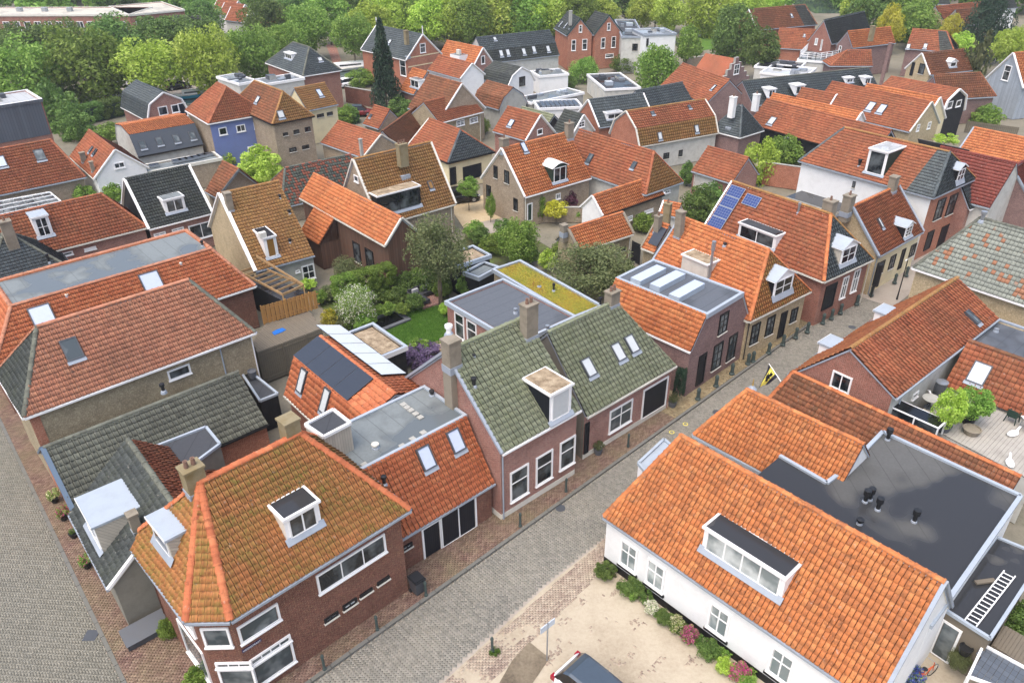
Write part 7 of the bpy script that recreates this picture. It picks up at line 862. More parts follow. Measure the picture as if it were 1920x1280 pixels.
TR=[('canal_tree', 'light green tree left of the two brightest canal trees', 'tree', -73.06, 119.89, 5.94, 4.91, 5.5, 'A', 'l_mid', 'trees lining the canal', 0.16, None, 0.0),
('canal_tree', 'large light green canal tree near the metal clad block', 'tree', -66.19, 124.72, 6.47, 5.71, 5.5, 'A', 'l_mid', 'trees lining the canal', 0.16, None, 0.0),
('canal_tree', 'yellow green canal tree behind the slate gambrel house', 'tree', -56.52, 125.63, 4.86, 3.75, 5.5, 'A', 'l_light', 'trees lining the canal', 0.16, None, 0.0),
('canal_tree', 'tall pointed yellow green canal tree', 'tree', -48.33, 128.02, 4.83, 5.11, 5.5, 'A', 'l_light', 'trees lining the canal', 0.16, None, 0.0),
('canal_tree', 'light green tree left of the slate pyramid roof', 'tree', -43.24, 135.15, 4.2, 4.19, 5.5, 'A', 'l_mid', 'trees lining the canal', 0.16, None, 0.0),
('canal_tree', 'round mid green tree in front of the apartment block', 'tree', -79.26, 143.32, 4.91, 3.74, 6.0, 'A', 'l_dark', 'trees lining the canal', 0.16, None, 0.0),
('canal_tree', 'round mid green tree below the dark green roof', 'tree', -70.61, 143.74, 5.34, 4.27, 6.0, 'B', 'l_dark', 'trees lining the canal', 0.16, None, 0.0),
('canal_tree', 'biggest round mid green tree of the far row', 'tree', -64.51, 147.91, 5.6, 3.49, 6.0, 'C', 'l_dark', 'trees lining the canal', 0.16, None, 0.0),
('canal_tree', 'round mid green tree beside the dark roofed far house', 'tree', -57.9, 150.36, 4.94, 3.28, 6.0, 'A', 'l_dark', 'trees lining the canal', 0.16, None, 0.0),
('canal_tree', 'leftmost dark green tree of the far row', 'tree', -84.66, 139.38, 5.44, 3.52, 6.0, 'B', 'l_dark', 'trees lining the canal', 0.16, None, 0.0),
('canal_tree', 'round green tree before the orange far roof', 'tree', -48.04, 162.06, 4.96, 4.51, 6.0, 'C', 'l_dark', 'trees lining the canal', 0.16, None, 0.0),
('canal_tree', 'green tree above the slate pyramid roof', 'tree', -38.73, 158.31, 4.56, 4.14, 6.0, 'A', 'l_mid', 'trees lining the canal', 0.16, None, 0.0),
('canal_tree', 'green tree at the top between the far roofs', 'tree', -38.16, 174.38, 4.75, 4.07, 6.0, 'B', 'l_mid', 'trees lining the canal', 0.16, None, 0.0),
('canal_tree', 'dark tree behind the end of the apartment row', 'tree', -64.68, 173.53, 4.19, 3.05, 6.0, 'C', 'l_dark', 'trees lining the canal', 0.16, None, 0.0),
('canal_tree', 'dark tree at the left edge above the metal block', 'tree', -82.8, 132.23, 4.17, 3.57, 6.0, 'A', 'l_dark', 'trees lining the canal', 0.16, None, 0.0),
('canal_tree', 'dark tree at the top edge behind the orange roof', 'tree', -47.36, 182.84, 4.02, 3.11, 6.0, 'B', 'l_dark', 'trees lining the canal', 0.16, None, 0.0),
('canal_tree', 'light green tree in front of the round far trees', 'tree', -39.54, 144.77, 3.41, 2.48, 6.0, 'C', 'l_mid', 'trees lining the canal', 0.16, None, 0.0),
('avenue_tree', 'light green avenue tree, first from the left in the row behind the striped house', 'tree', -28.91, 150.51, 3.72, 3.39, 6.0, 'A', 'l_mid', 'avenue trees at the top centre', 0.16, None, 0.0),
('avenue_tree', 'light green avenue tree, second from the left in the row behind the striped house', 'tree', -26.84, 158.47, 4.41, 4.02, 6.0, 'B', 'l_light', 'avenue trees at the top centre', 0.16, None, 0.0),
('avenue_tree', 'light green avenue tree, third from the left in the row behind the striped house', 'tree', -24.55, 167.24, 5.18, 4.72, 6.0, 'C', 'l_light', 'avenue trees at the top centre', 0.16, None, 0.0),
('avenue_tree', 'light green avenue tree, fourth from the left in the row behind the striped house', 'tree', -20.18, 170.55, 4.99, 4.54, 6.0, 'A', 'l_mid', 'avenue trees at the top centre', 0.16, None, 0.0),
('avenue_tree', 'light green avenue tree, fifth from the left in the row behind the striped house', 'tree', -15.78, 166.71, 4.59, 4.19, 6.0, 'B', 'l_light', 'avenue trees at the top centre', 0.16, None, 0.0),
('avenue_tree', 'light green avenue tree, sixth from the left in the row behind the striped house', 'tree', -12.22, 167.66, 4.61, 4.2, 6.0, 'C', 'l_light', 'avenue trees at the top centre', 0.16, None, 0.0),
('avenue_tree', 'light green avenue tree, seventh from the left in the row behind the striped house', 'tree', -8.63, 168.63, 5.18, 4.72, 6.0, 'A', 'l_mid', 'avenue trees at the top centre', 0.16, None, 0.0),
('avenue_tree', 'light green avenue tree, eighth from the left in the row behind the striped house', 'tree', -5.02, 170.83, 5.51, 5.02, 6.0, 'B', 'l_light', 'avenue trees at the top centre', 0.16, None, 0.0),
('avenue_tree', 'light green avenue tree, ninth from the left in the row behind the striped house', 'tree', -1.32, 171.83, 5.54, 5.05, 6.0, 'C', 'l_light', 'avenue trees at the top centre', 0.16, None, 0.0),
('avenue_tree', 'light green avenue tree, tenth from the left in the row behind the striped house', 'tree', 2.42, 172.84, 5.57, 5.08, 6.0, 'A', 'l_mid', 'avenue trees at the top centre', 0.16, None, 0.0),
('avenue_tree', 'light green avenue tree, eleventh from the left in the row behind the striped house', 'tree', 6.2, 173.87, 5.33, 4.86, 6.0, 'B', 'l_light', 'avenue trees at the top centre', 0.16, None, 0.0),
('avenue_tree', 'light green avenue tree, twelfth from the left in the row behind the striped house', 'tree', 9.46, 174.94, 4.52, 4.12, 6.0, 'C', 'l_light', 'avenue trees at the top centre', 0.16, None, 0.0),
('avenue_tree', 'taller tree at the top edge, first from the left behind the light avenue trees', 'tree', -32.91, 180.89, 5.25, 4.34, 7.0, 'B', 'l_dark', 'dark trees behind the avenue', 0.16, None, 0.0),
('avenue_tree', 'taller tree at the top edge, second from the left behind the light avenue trees', 'tree', -28.6, 183.43, 5.61, 4.64, 7.0, 'C', 'l_mid', 'dark trees behind the avenue', 0.16, None, 0.0),
('avenue_tree', 'taller tree at the top edge, third from the left behind the light avenue trees', 'tree', -23.48, 180.26, 5.19, 4.3, 7.0, 'A', 'l_dark', 'dark trees behind the avenue', 0.16, None, 0.0),
('avenue_tree', 'taller tree at the top edge, fourth from the left behind the light avenue trees', 'tree', -18.14, 181.3, 5.2, 4.31, 7.0, 'B', 'l_mid', 'dark trees behind the avenue', 0.16, None, 0.0),
('avenue_tree', 'taller tree at the top edge, fifth from the left behind the light avenue trees', 'tree', -12.35, 182.32, 5.53, 4.57, 7.0, 'C', 'l_dark', 'dark trees behind the avenue', 0.16, None, 0.0),
('avenue_tree', 'taller tree at the top edge, sixth from the left behind the light avenue trees', 'tree', -6.55, 184.82, 5.59, 4.63, 7.0, 'A', 'l_mid', 'dark trees behind the avenue', 0.16, None, 0.0),
('avenue_tree', 'taller tree at the top edge, seventh from the left behind the light avenue trees', 'tree', -0.19, 185.86, 5.62, 4.65, 7.0, 'B', 'l_dark', 'dark trees behind the avenue', 0.16, None, 0.0),
('avenue_tree', 'taller tree at the top edge, eighth from the left behind the light avenue trees', 'tree', 6.14, 183.94, 5.56, 4.6, 7.0, 'C', 'l_mid', 'dark trees behind the avenue', 0.16, None, 0.0),
('avenue_tree', 'taller tree at the top edge, ninth from the left behind the light avenue trees', 'tree', 11.32, 177.92, 5.09, 4.21, 7.0, 'A', 'l_dark', 'dark trees behind the avenue', 0.16, None, 0.0),
('avenue_tree', 'taller tree at the top edge, tenth from the left behind the light avenue trees', 'tree', 14.7, 172.34, 3.78, 3.13, 7.0, 'B', 'l_mid', 'dark trees behind the avenue', 0.16, None, 0.0),
('park_tree', 'light tree between the twin gables', 'tree', 20.18, 174.25, 3.2, 2.71, 6.0, 'B', 'l_light', 'trees behind the twin gables', 0.16, None, 0.0),
('park_tree', 'yellow green tree behind the white block', 'tree', 28.42, 176.32, 3.5, 3.04, 6.0, 'B', 'l_light', 'trees behind the twin gables', 0.16, None, 0.0),
('park_tree', 'yellow green tree right of the white block', 'tree', 33.39, 172.15, 3.44, 3.25, 6.0, 'B', 'l_light', 'trees behind the twin gables', 0.16, None, 0.0),
('park_tree', 'dark green tree behind the white flat block', 'tree', 33.02, 185.66, 5.28, 3.79, 6.0, 'B', 'l_dark', 'trees behind the twin gables', 0.16, None, 0.0),
('park_tree', 'dark green tree at the top beyond the twin gables', 'tree', 26.47, 187.57, 5.3, 3.22, 6.0, 'B', 'l_dark', 'trees behind the twin gables', 0.16, None, 0.0),
('park_tree', 'dark tree at the top above the twin gables', 'tree', 20.05, 188.0, 4.76, 2.92, 6.0, 'B', 'l_dark', 'trees behind the twin gables', 0.16, None, 0.0),
('willow_tree', 'big round willow beside the garage row', 'tree', 24.44, 131.81, 3.42, 4.19, 3.4, 'W', 'l_mid', None, 0.16, None, 0.0),
('small_tree', 'small round willow left of the garage row', 'tree', 12.95, 136.85, 2.34, 2.36, 2.2, 'W', 'l_mid', None, 0.16, None, 0.0),
('garden_bush', 'dark bush below the right twin gable', 'bush', 20.68, 145.09, 2.49, 1.6, 1.4, 'S', 'l_dark', None, 0.16, None, 0.0),
('fir_tree', 'tall narrow dark fir tree in front of the striped brick house', 'tree', -18.53, 117.62, 2.11, 6.7, 6.5, 'F', 'l_fir', None, 0.2, None, 0.0),
('park_tree', 'light green tree at the top of the far lawn', 'tree', 42.93, 180.12, 5.19, 5.73, 5.0, 'A', 'l_light', 'trees in the far right gardens', 0.16, None, 0.0),
('park_tree', 'light tree behind the far warehouse', 'tree', 52.73, 187.76, 4.92, 4.22, 5.0, 'B', 'l_light', 'trees in the far right gardens', 0.16, None, 0.0),
('park_tree', 'light tree at the top edge left of the lake', 'tree', 59.17, 194.75, 4.84, 3.14, 5.0, 'A', 'l_light', 'trees in the far right gardens', 0.16, None, 0.0),
('park_tree', 'large dark round tree beside the orange outbuilding', 'tree', 42.34, 151.84, 4.66, 4.89, 5.0, 'C', 'l_dark', 'trees in the far right gardens', 0.16, None, 0.0),
('park_tree', 'dark bush like tree next to the large round tree', 'tree', 42.99, 137.64, 3.05, 3.14, 5.0, 'S', 'l_dark', 'trees in the far right gardens', 0.16, None, 0.0),
('park_tree', 'round shrub tree at the edge of the far lawn', 'tree', 31.6, 143.24, 2.27, 2.74, 5.0, 'S', 'l_mid', 'trees in the far right gardens', 0.16, None, 0.0),
('park_tree', 'light tree at the lake edge', 'tree', 76.32, 180.65, 3.57, 4.24, 5.0, 'B', 'l_light', 'trees in the far right gardens', 0.16, None, 0.0),
('park_tree', 'big dark green tree by the lake', 'tree', 79.82, 177.77, 6.82, 6.92, 5.0, 'A', 'l_dark', 'trees in the far right gardens', 0.16, None, 0.0),
('park_tree', 'big green tree right of the lake tree', 'tree', 83.96, 174.93, 6.25, 6.6, 5.0, 'C', 'l_mid', 'trees in the far right gardens', 0.16, None, 0.0),
('park_tree', 'yellow green small tree behind the orange chimney roof', 'tree', 74.37, 159.2, 2.47, 3.81, 5.0, 'B', 'l_yellow', 'trees in the far right gardens', 0.16, None, 0.0),
('park_tree', 'green tree behind the orange and black roof', 'tree', 81.58, 163.15, 4.35, 3.67, 5.0, 'B', 'l_mid', 'trees in the far right gardens', 0.16, None, 0.0),
('park_tree', 'olive dark tree near the right edge gable', 'tree', 88.25, 150.31, 3.91, 5.94, 5.0, 'C', 'l_fir', 'trees in the far right gardens', 0.16, None, 0.0),
('park_tree', 'yellow green tree above the pale blue gable', 'tree', 84.86, 137.17, 2.72, 3.0, 5.0, 'B', 'l_light', 'trees in the far right gardens', 0.16, None, 0.0),
('park_tree', 'thin yellow green tree behind the far brown gable', 'tree', 83.72, 154.51, 1.97, 2.72, 5.0, 'B', 'l_yellow', 'trees in the far right gardens', 0.16, None, 0.0),
('park_tree', 'small light tree at the right edge', 'tree', 88.49, 140.32, 2.1, 2.57, 5.0, 'A', 'l_light', 'trees in the far right gardens', 0.16, None, 0.0),
('park_tree', 'yellow shrub tree behind the yellow stone gable', 'tree', 78.8, 140.82, 2.49, 1.75, 5.0, 'S', 'l_light', 'trees in the far right gardens', 0.16, None, 0.0),
('bare_tree', 'thin brown half dead tree before the brown mossy roof', 'tree', 71.91, 123.68, 2.22, 4.9, 5.0, 't', 'l_olive', None, 0.14, None, 0.0),
('garden_bush', 'light green climbing shrub on the brick terrace wall', 'bush', 28.38, 85.26, 2.09, 2.59, 2.2, 'S', 'l_light', None, 0.05, None, 0.0),
('garden_bush', 'leafy shrub in front of the black timber wall', 'bush', 33.28, 92.1, 2.27, 1.88, 1.4, 'S', 'l_mid', None, 0.05, None, 0.0),
('garden_bush', 'pale green bush beside the black barn doors', 'bush', 36.22, 92.3, 1.29, 1.42, 1.2, 'S', 'l_olive', None, 0.05, None, 0.0),
('garden_bush', 'large round clipped bush by the garden shed', 'bush', 18.99, 73.85, 1.92, 1.87, 1.6, 'S', 'l_dark', None, 0.05, None, 0.0),
('garden_bush', 'smaller round bush behind the large clipped bush', 'bush', 21.08, 76.92, 1.53, 1.3, 1.4, 'S', 'l_dark', None, 0.05, None, 0.0),
('garden_bush', 'green bush by the flat roofed garden shed at right', 'bush', 66.7, 107.86, 1.99, 1.59, 1.2, 'S', 'l_mid', None, 0.05, None, 0.0),
('garden_bush', 'ivy like bush left of the garden shed roof', 'bush', 20.09, 84.13, 0.89, 1.26, 1.4, 'S', 'l_dark', None, 0.05, None, 0.0),
('garden_bush', 'low green planting on the flat roof by the right gable', 'bush', 52.31, 91.28, 1.66, 0.5, 3.0, 't', 'l_light', None, 0.05, None, 0.0),
('garden_bush', 'low green planting in the far garden', 'bush', 36.79, 161.43, 2.34, 1.55, 0.8, 't', 'l_mid', None, 0.05, None, 0.0),
('garden_tree', 'tall loose olive coloured tree with leaning trunk above the garden sofa', 'tree', -5.78, 55.24, 2.45, 2.42, 5.2, 'O', 'l_olive', None, 0.2, None, 0.0),
('garden_tree', 'bushy green tree left of the sedum roof', 'tree', 0.47, 63.63, 1.93, 1.81, 2.4, 'C', 'l_mid', None, 0.12, None, 0.0),
('garden_bush', 'bright green round bush beside the sedum roof', 'bush', 3.28, 61.98, 0.86, 0.84, 1.2, 'S', 'l_light', None, 0.05, None, 0.0),
('garden_bush', 'wide olive green bush behind the sedum roof', 'bush', 6.58, 57.86, 3.32, 1.78, 2.2, 'O', 'l_olive', None, 0.1, None, 0.0),
('garden_bush', 'large light green shrub below the blue house', 'bush', -28.63, 86.27, 2.51, 2.04, 2.0, 'S', 'l_light', None, 0.06, None, 0.0),
('garden_bush', 'small light shrub at the left foot of the blue house', 'bush', -34.24, 91.32, 1.13, 0.93, 1.4, 'S', 'l_light', None, 0.05, None, 0.0),
('globe_tree', 'small globe shaped tree in the courtyard next to the black car', 'tree', -4.42, 77.0, 1.14, 1.0, 2.6, 'S', 'l_mid', None, 0.05, None, 0.0),
('slender_tree', 'slender young tree left of the new brick house', 'tree', -2.05, 73.62, 0.49, 1.21, 1.8, 'S', 'l_mid', None, 0.04, None, 0.0),
('slender_tree', 'slender young tree in front of the green door', 'tree', 2.94, 73.49, 0.6, 1.33, 1.8, 'S', 'l_mid', None, 0.04, None, 0.0),
('garden_bush', 'purple leaved shrub beside the new brick house', 'bush', 6.12, 75.58, 0.9, 0.99, 1.4, 'S', 'l_purple', None, 0.05, None, 0.0),
('garden_bush', 'yellow green shrub on the garden wall', 'bush', 4.59, 73.23, 1.2, 0.84, 1.6, 'S', 'l_yellow', None, 0.05, None, 0.0),
('garden_bush', 'light bush against the weathered orange roof', 'bush', 10.35, 82.32, 0.79, 1.48, 1.8, 'S', 'l_mid', None, 0.05, None, 0.0),
('garden_bush', 'green bush at the foot of the new white gable bungalow', 'bush', 13.14, 70.94, 1.08, 0.95, 1.0, 'S', 'l_mid', None, 0.05, None, 0.0),
('rose_bush', 'tall rose bush covered in white blossom', 'bush', -12.03, 52.44, 1.52, 1.68, 1.8, 'O', 'l_mid', None, 0.08, ('fl_white', 0.3), 0.0),
('garden_bush', 'yellow flowering shrub below the rose bush', 'bush', -14.09, 51.79, 0.76, 0.65, 1.2, 'S', 'l_yellow', None, 0.05, None, 0.0),
('garden_bush', 'loose grey green shrub left of the clipped hedge', 'bush', -13.51, 57.68, 1.18, 1.3, 2.2, 'O', 'l_olive', None, 0.05, None, 0.0),
('garden_bush', 'dark shrub left of the corner sofa', 'bush', -9.52, 55.72, 0.97, 0.78, 0.9, 'S', 'l_dark', None, 0.04, None, 0.0),
('garden_bush', 'clipped round shrub in front of the sofa', 'bush', -7.85, 55.04, 0.78, 0.67, 0.9, 'S', 'l_dark', None, 0.04, None, 0.0),
('garden_bush', 'dark leafy shrub behind the sofa', 'bush', -8.81, 58.37, 1.19, 1.01, 0.9, 'S', 'l_dark', None, 0.04, None, 0.0),
('garden_bush', 'dense green shrub at the foot of the leaning tree', 'bush', -6.67, 59.98, 1.4, 1.33, 0.9, 'S', 'l_dark', None, 0.04, None, 0.0),
('garden_bush', 'green shrub behind the flat roofed annexe', 'bush', -4.96, 59.7, 1.11, 1.12, 0.9, 'S', 'l_mid', None, 0.04, None, 0.0),
('garden_bush', 'low green ground cover at the lawn edge', 'bush', -10.06, 53.84, 0.86, 0.38, 0.9, 'S', 'l_mid', None, 0.04, None, 0.0),
('garden_bush', 'green shrub at the end of the lawn', 'bush', -6.76, 47.98, 0.78, 0.52, 0.9, 'S', 'l_mid', None, 0.04, None, 0.0),
('garden_bush', 'green foliage beneath the rose bush', 'bush', -11.34, 51.5, 0.84, 0.74, 0.9, 'S', 'l_mid', None, 0.04, None, 0.0),
('garden_bush', 'light green plant between the timber frame and the fence', 'bush', -17.19, 58.32, 0.66, 0.41, 0.9, 'S', 'l_light', None, 0.04, None, 0.0),
('garden_bush', 'grey green shrub hanging over the old screen', 'bush', -13.2, 51.92, 0.76, 0.75, 0.9, 'S', 'l_olive', None, 0.04, None, 0.0),
('lavender', 'patch of dusky lavender beside the carport', 'flowers', -6.54, 47.26, 1.17, 0.77, 0.4, 'H', 'fl_lav', None, 0, None, 0.0),
('border_plant', 'low green weeds at the corner of the white house', 'plant', 4.56, 27.05, 0.56, 0.31, 0.4, 'S', 'l_dark', None, 0, None, 0.0),
('border_plant', 'green border plants under the first window', 'plant', 5.71, 25.96, 0.61, 0.37, 0.4, 'S', 'l_dark', None, 0, None, 0.0),
('border_plant', 'white hydrangea under the white house windows', 'plant', 6.49, 24.74, 0.35, 0.3, 0.4, 'S', 'l_mid', None, 0, ('fl_white', 0.7), 0.0),
('border_plant', 'dark green border plants under the second window', 'plant', 7.05, 24.16, 0.43, 0.3, 0.4, 'S', 'l_dark', None, 0, None, 0.0),
('border_plant', 'cream flowering shrub beside the white house', 'plant', 7.49, 23.76, 0.38, 0.42, 0.4, 'S', 'l_mid', None, 0, ('fl_cream', 0.5), 0.0),
('border_plant', 'magenta hydrangea by the white house', 'plant', 8.0, 23.2, 0.43, 0.44, 0.4, 'S', 'l_mid', None, 0, ('fl_pink', 0.6), 0.0),
('border_plant', 'leafy border plants below the dark window sill', 'plant', 8.69, 22.4, 0.53, 0.44, 0.4, 'S', 'l_dark', None, 0, None, 0.0),
('border_plant', 'yellow green rounded border shrub', 'plant', 9.21, 21.57, 0.39, 0.35, 0.4, 'S', 'l_light', None, 0, None, 0.0),
('border_plant', 'second magenta hydrangea by the white house', 'plant', 9.77, 21.22, 0.47, 0.46, 0.4, 'S', 'l_mid', None, 0, ('fl_pink', 0.6), 0.0),
('border_plant', 'green border plants at the bottom edge', 'plant', 9.97, 20.82, 0.42, 0.29, 0.4, 'S', 'l_mid', None, 0, None, 0.0),
('border_plant', 'blue hydrangea in the yard behind the white house', 'plant', 17.02, 20.77, 0.55, 0.49, 0.6, 'S', 'l_mid', None, 0, ('fl_blue', 0.75), 0.0),
('garden_bush', 'green shrubs beyond the low annexe at the right edge', 'bush', 23.02, 23.45, 0.79, 0.81, 1.0, 'S', 'l_dark', None, 0.04, None, 0.0),
('box_ball', 'round clipped box bush beside the storage box', 'bush', -16.02, 23.63, 0.43, 0.57, 0.6, 'S', 'l_mid', None, 0.03, None, 0.0),
('garden_bush', 'bright green plant in the bed at the corner house foot', 'bush', -13.84, 21.08, 0.49, 0.48, 0.5, 'S', 'l_mid', None, 0.03, None, 0.0),
('ivy', 'dark green climber on the wall beside the black garage door', 'plant', 11.02, 41.86, 0.36, 1.03, 1.6, 'H', 'l_fir', None, 0, None, 0.0),
('weeds', 'tuft of grass around the slim bollard', 'plant', -0.93, 22.59, 0.26, 0.17, 0.15, 't', 'l_grass', None, 0, None, 0.0),
('garden_bush', 'dark shrub behind the gravel topped outbuilding', 'bush', -3.03, 68.17, 1.03, 0.8, 1.0, 'S', 'l_dark', None, 0.04, None, 0.0),
('garden_bush', 'leafy shrub between the outbuildings and the bushy tree', 'bush', -1.79, 66.03, 1.1, 0.88, 1.0, 'S', 'l_mid', None, 0.04, None, 0.0),
('garden_bush', 'green shrub below the courtyard gravel', 'bush', -3.59, 69.5, 1.05, 0.81, 1.0, 'S', 'l_mid', None, 0.04, None, 0.0),
('garden_bush', 'low shrub at the courtyard edge', 'bush', -0.82, 70.33, 0.85, 0.7, 1.0, 'S', 'l_dark', None, 0.04, None, 0.0),
('garden_bush', 'small shrub left of the bright round bush', 'bush', 1.81, 63.55, 0.78, 0.75, 1.0, 'S', 'l_dark', None, 0.04, None, 0.0),
('garden_bush', 'green shrub in front of the stone gable outbuilding', 'bush', 4.61, 64.27, 0.98, 0.76, 1.0, 'S', 'l_mid', None, 0.04, None, 0.0),
('garden_bush', 'dark climber at the end of the sedum roof', 'bush', 10.04, 59.67, 0.75, 0.93, 1.0, 'S', 'l_dark', None, 0.04, None, 0.0),
('garden_bush', 'shrub by the corner of the flat annexe', 'bush', -5.8, 56.95, 0.71, 0.69, 1.0, 'S', 'l_mid', None, 0.04, None, 0.0),
('garden_bush', 'leafy shrub at the annexe corner', 'bush', -3.89, 57.57, 0.72, 0.79, 1.0, 'S', 'l_mid', None, 0.04, None, 0.0),
('garden_bush', 'tall green shrub against the timber house wall', 'bush', -9.39, 58.36, 0.91, 0.81, 1.0, 'S', 'l_dark', None, 0.04, None, 0.0),
('garden_bush', 'second tall shrub against the timber house wall', 'bush', -8.09, 59.01, 0.92, 0.91, 1.0, 'S', 'l_mid', None, 0.04, None, 0.0),
('garden_bush', 'shrub at the timber house corner under the tree', 'bush', -5.89, 60.37, 0.84, 0.93, 1.0, 'S', 'l_dark', None, 0.04, None, 0.0),
('garden_bush', 'shrub in the yard beside the cream garage', 'bush', 3.57, 95.87, 0.97, 0.92, 1.1, 'S', 'l_mid', None, 0.04, None, 0.0),
('garden_bush', 'hedge like shrub at the foot of the brown gable', 'bush', -8.26, 120.32, 1.21, 0.95, 1.1, 'S', 'l_dark', None, 0.04, None, 0.0),
('garden_bush', 'round green bush beside the fir tree', 'bush', -16.31, 116.27, 1.85, 1.48, 1.1, 'S', 'l_dark', None, 0.04, None, 0.0),
('garden_bush', 'green hedge bush by the white car', 'bush', -25.73, 135.99, 2.55, 1.52, 1.1, 'S', 'l_mid', None, 0.04, None, 0.0),
('garden_bush', 'clipped bush on the grass by the red car', 'bush', -23.77, 112.45, 1.81, 1.27, 1.1, 'S', 'l_mid', None, 0.04, None, 0.0),
('garden_bush', 'narrow shrub beside the yellow brick wall', 'bush', -3.49, 106.05, 0.76, 1.01, 1.1, 'S', 'l_mid', None, 0.04, None, 0.0),
('garden_bush', 'shrub by the garage yard wall', 'bush', 10.17, 131.77, 1.13, 1.04, 1.1, 'S', 'l_dark', None, 0.04, None, 0.0),
('garden_bush', 'shrub by the garden wall foot', 'bush', 2.08, 73.84, 0.88, 0.61, 1.1, 'S', 'l_mid', None, 0.04, None, 0.0),
('garden_bush', 'big dark bush tree right of the metal clad block', 'bush', -63.98, 110.21, 3.08, 4.4, 1.8, 'S', 'l_dark', None, 0.06, None, 0.0),
('garden_bush', 'dark rounded shrub in front of the canal hedge', 'bush', -59.37, 105.4, 2.59, 2.47, 1.8, 'S', 'l_dark', None, 0.06, None, 0.0),
('garden_bush', 'bright green shrub behind the white gable house', 'bush', -53.08, 101.72, 1.97, 1.09, 1.8, 'S', 'l_mid', None, 0.06, None, 0.0),
('garden_bush', 'green shrub between the white gable and the black roof', 'bush', -42.18, 78.06, 1.16, 1.0, 1.8, 'S', 'l_mid', None, 0.06, None, 0.0),
('garden_bush', 'low green bush beside the tall clipped hedge', 'bush', -45.39, 78.41, 1.05, 0.87, 1.8, 'S', 'l_mid', None, 0.06, None, 0.0),
('garden_bush', 'dark green underplanting below the clipped hedge', 'bush', -11.35, 56.6, 1.08, 0.69, 0.8, 'S', 'l_dark', None, 0.03, None, 0.0),
('garden_bush', 'leafy shrub behind the clipped hedge stems', 'bush', -10.8, 57.7, 0.91, 0.7, 0.8, 'S', 'l_mid', None, 0.03, None, 0.0),
('garden_bush', 'low green edging left of the sofa terrace', 'bush', -8.72, 54.0, 0.69, 0.38, 0.8, 'S', 'l_mid', None, 0.03, None, 0.0),
('garden_bush', 'dark evergreen shrub behind the corner sofa back', 'bush', -7.37, 58.31, 1.18, 1.11, 0.8, 'S', 'l_dark', None, 0.03, None, 0.0),
('garden_bush', 'dark evergreen shrub right of the sofa', 'bush', -5.88, 57.82, 0.9, 1.0, 0.8, 'S', 'l_dark', None, 0.03, None, 0.0),
('garden_bush', 'light green plant at the annexe wall by the lawn', 'bush', -5.4, 53.94, 0.43, 0.47, 0.8, 'S', 'l_light', None, 0.03, None, 0.0),
('garden_bush', 'grey green shrub beside the new board fence', 'bush', -15.05, 56.89, 0.82, 0.6, 0.8, 'S', 'l_olive', None, 0.03, None, 0.0),
('garden_bush', 'low shrub at the end of the new board fence', 'bush', -15.83, 56.25, 0.64, 0.5, 0.8, 'S', 'l_mid', None, 0.03, None, 0.0),
('garden_bush', 'fresh green shrub between rose bush and timber house', 'bush', -13.07, 57.75, 1.1, 0.91, 0.8, 'S', 'l_mid', None, 0.03, None, 0.0),
('garden_bush', 'low green plant at the foot of the rose bush', 'bush', -11.09, 52.25, 0.59, 0.47, 0.8, 'S', 'l_mid', None, 0.03, None, 0.0),
('border_plant', 'low tangled border plant, first from the street along the white house wall', 'plant', 4.84, 26.98, 0.25, 0.23, 0.17, 't', 'l_olive', 'border plants along the white house', 0, None, 0.0),
('border_plant', 'low tangled border plant, second from the street along the white house wall', 'plant', 5.27, 26.26, 0.24, 0.18, 0.17, 't', 'l_dark', 'border plants along the white house', 0, None, 0.0),
('border_plant', 'low tangled border plant, third from the street along the white house wall', 'plant', 5.71, 25.76, 0.41, 0.29, 0.29, 't', 'l_mid', 'border plants along the white house', 0, None, 0.0),
('border_plant', 'low tangled border plant, fourth from the street along the white house wall', 'plant', 6.4, 25.37, 0.39, 0.39, 0.28, 't', 'l_dark', 'border plants along the white house', 0, None, 0.0),
('border_plant', 'low tangled border plant, fifth from the street along the white house wall', 'plant', 6.96, 24.4, 0.4, 0.24, 0.28, 't', 'l_dark', 'border plants along the white house', 0, None, 0.0),
('border_plant', 'low tangled border plant, sixth from the street along the white house wall', 'plant', 7.55, 23.8, 0.4, 0.28, 0.28, 'O', 'l_dark', 'border plants along the white house', 0, None, 0.0),
('border_plant', 'low tangled border plant, seventh from the street along the white house wall', 'plant', 7.88, 23.39, 0.4, 0.21, 0.28, 'O', 'l_dark', 'border plants along the white house', 0, None, 0.0),
('border_plant', 'low tangled border plant, eighth from the street along the white house wall', 'plant', 8.54, 22.94, 0.37, 0.34, 0.26, 't', 'l_dark', 'border plants along the white house', 0, None, 0.0),
('border_plant', 'low tangled border plant, ninth from the street along the white house wall', 'plant', 9.25, 22.17, 0.39, 0.26, 0.27, 't', 'l_mid', 'border plants along the white house', 0, None, 0.0),
('border_plant', 'low tangled border plant, tenth from the street along the white house wall', 'plant', 9.77, 21.68, 0.24, 0.18, 0.17, 't', 'l_dark', 'border plants along the white house', 0, None, 0.0),
('border_plant', 'low tangled border plant, eleventh from the street along the white house wall', 'plant', 10.14, 21.19, 0.37, 0.32, 0.26, 't', 'l_mid', 'border plants along the white house', 0, None, 0.0),
('border_plant', 'low tangled border plant, twelfth from the street along the white house wall', 'plant', 10.79, 20.24, 0.23, 0.14, 0.16, 't', 'l_olive', 'border plants along the white house', 0, None, 0.0),
('border_plant', 'low tangled border plant, thirteenth from the street along the white house wall', 'plant', 11.31, 19.73, 0.23, 0.21, 0.16, 'O', 'l_mid', 'border plants along the white house', 0, None, 0.0),
('border_plant', 'low tangled border plant, fourteenth from the street along the white house wall', 'plant', 11.71, 19.32, 0.37, 0.34, 0.26, 't', 'l_olive', 'border plants along the white house', 0, None, 0.0)]
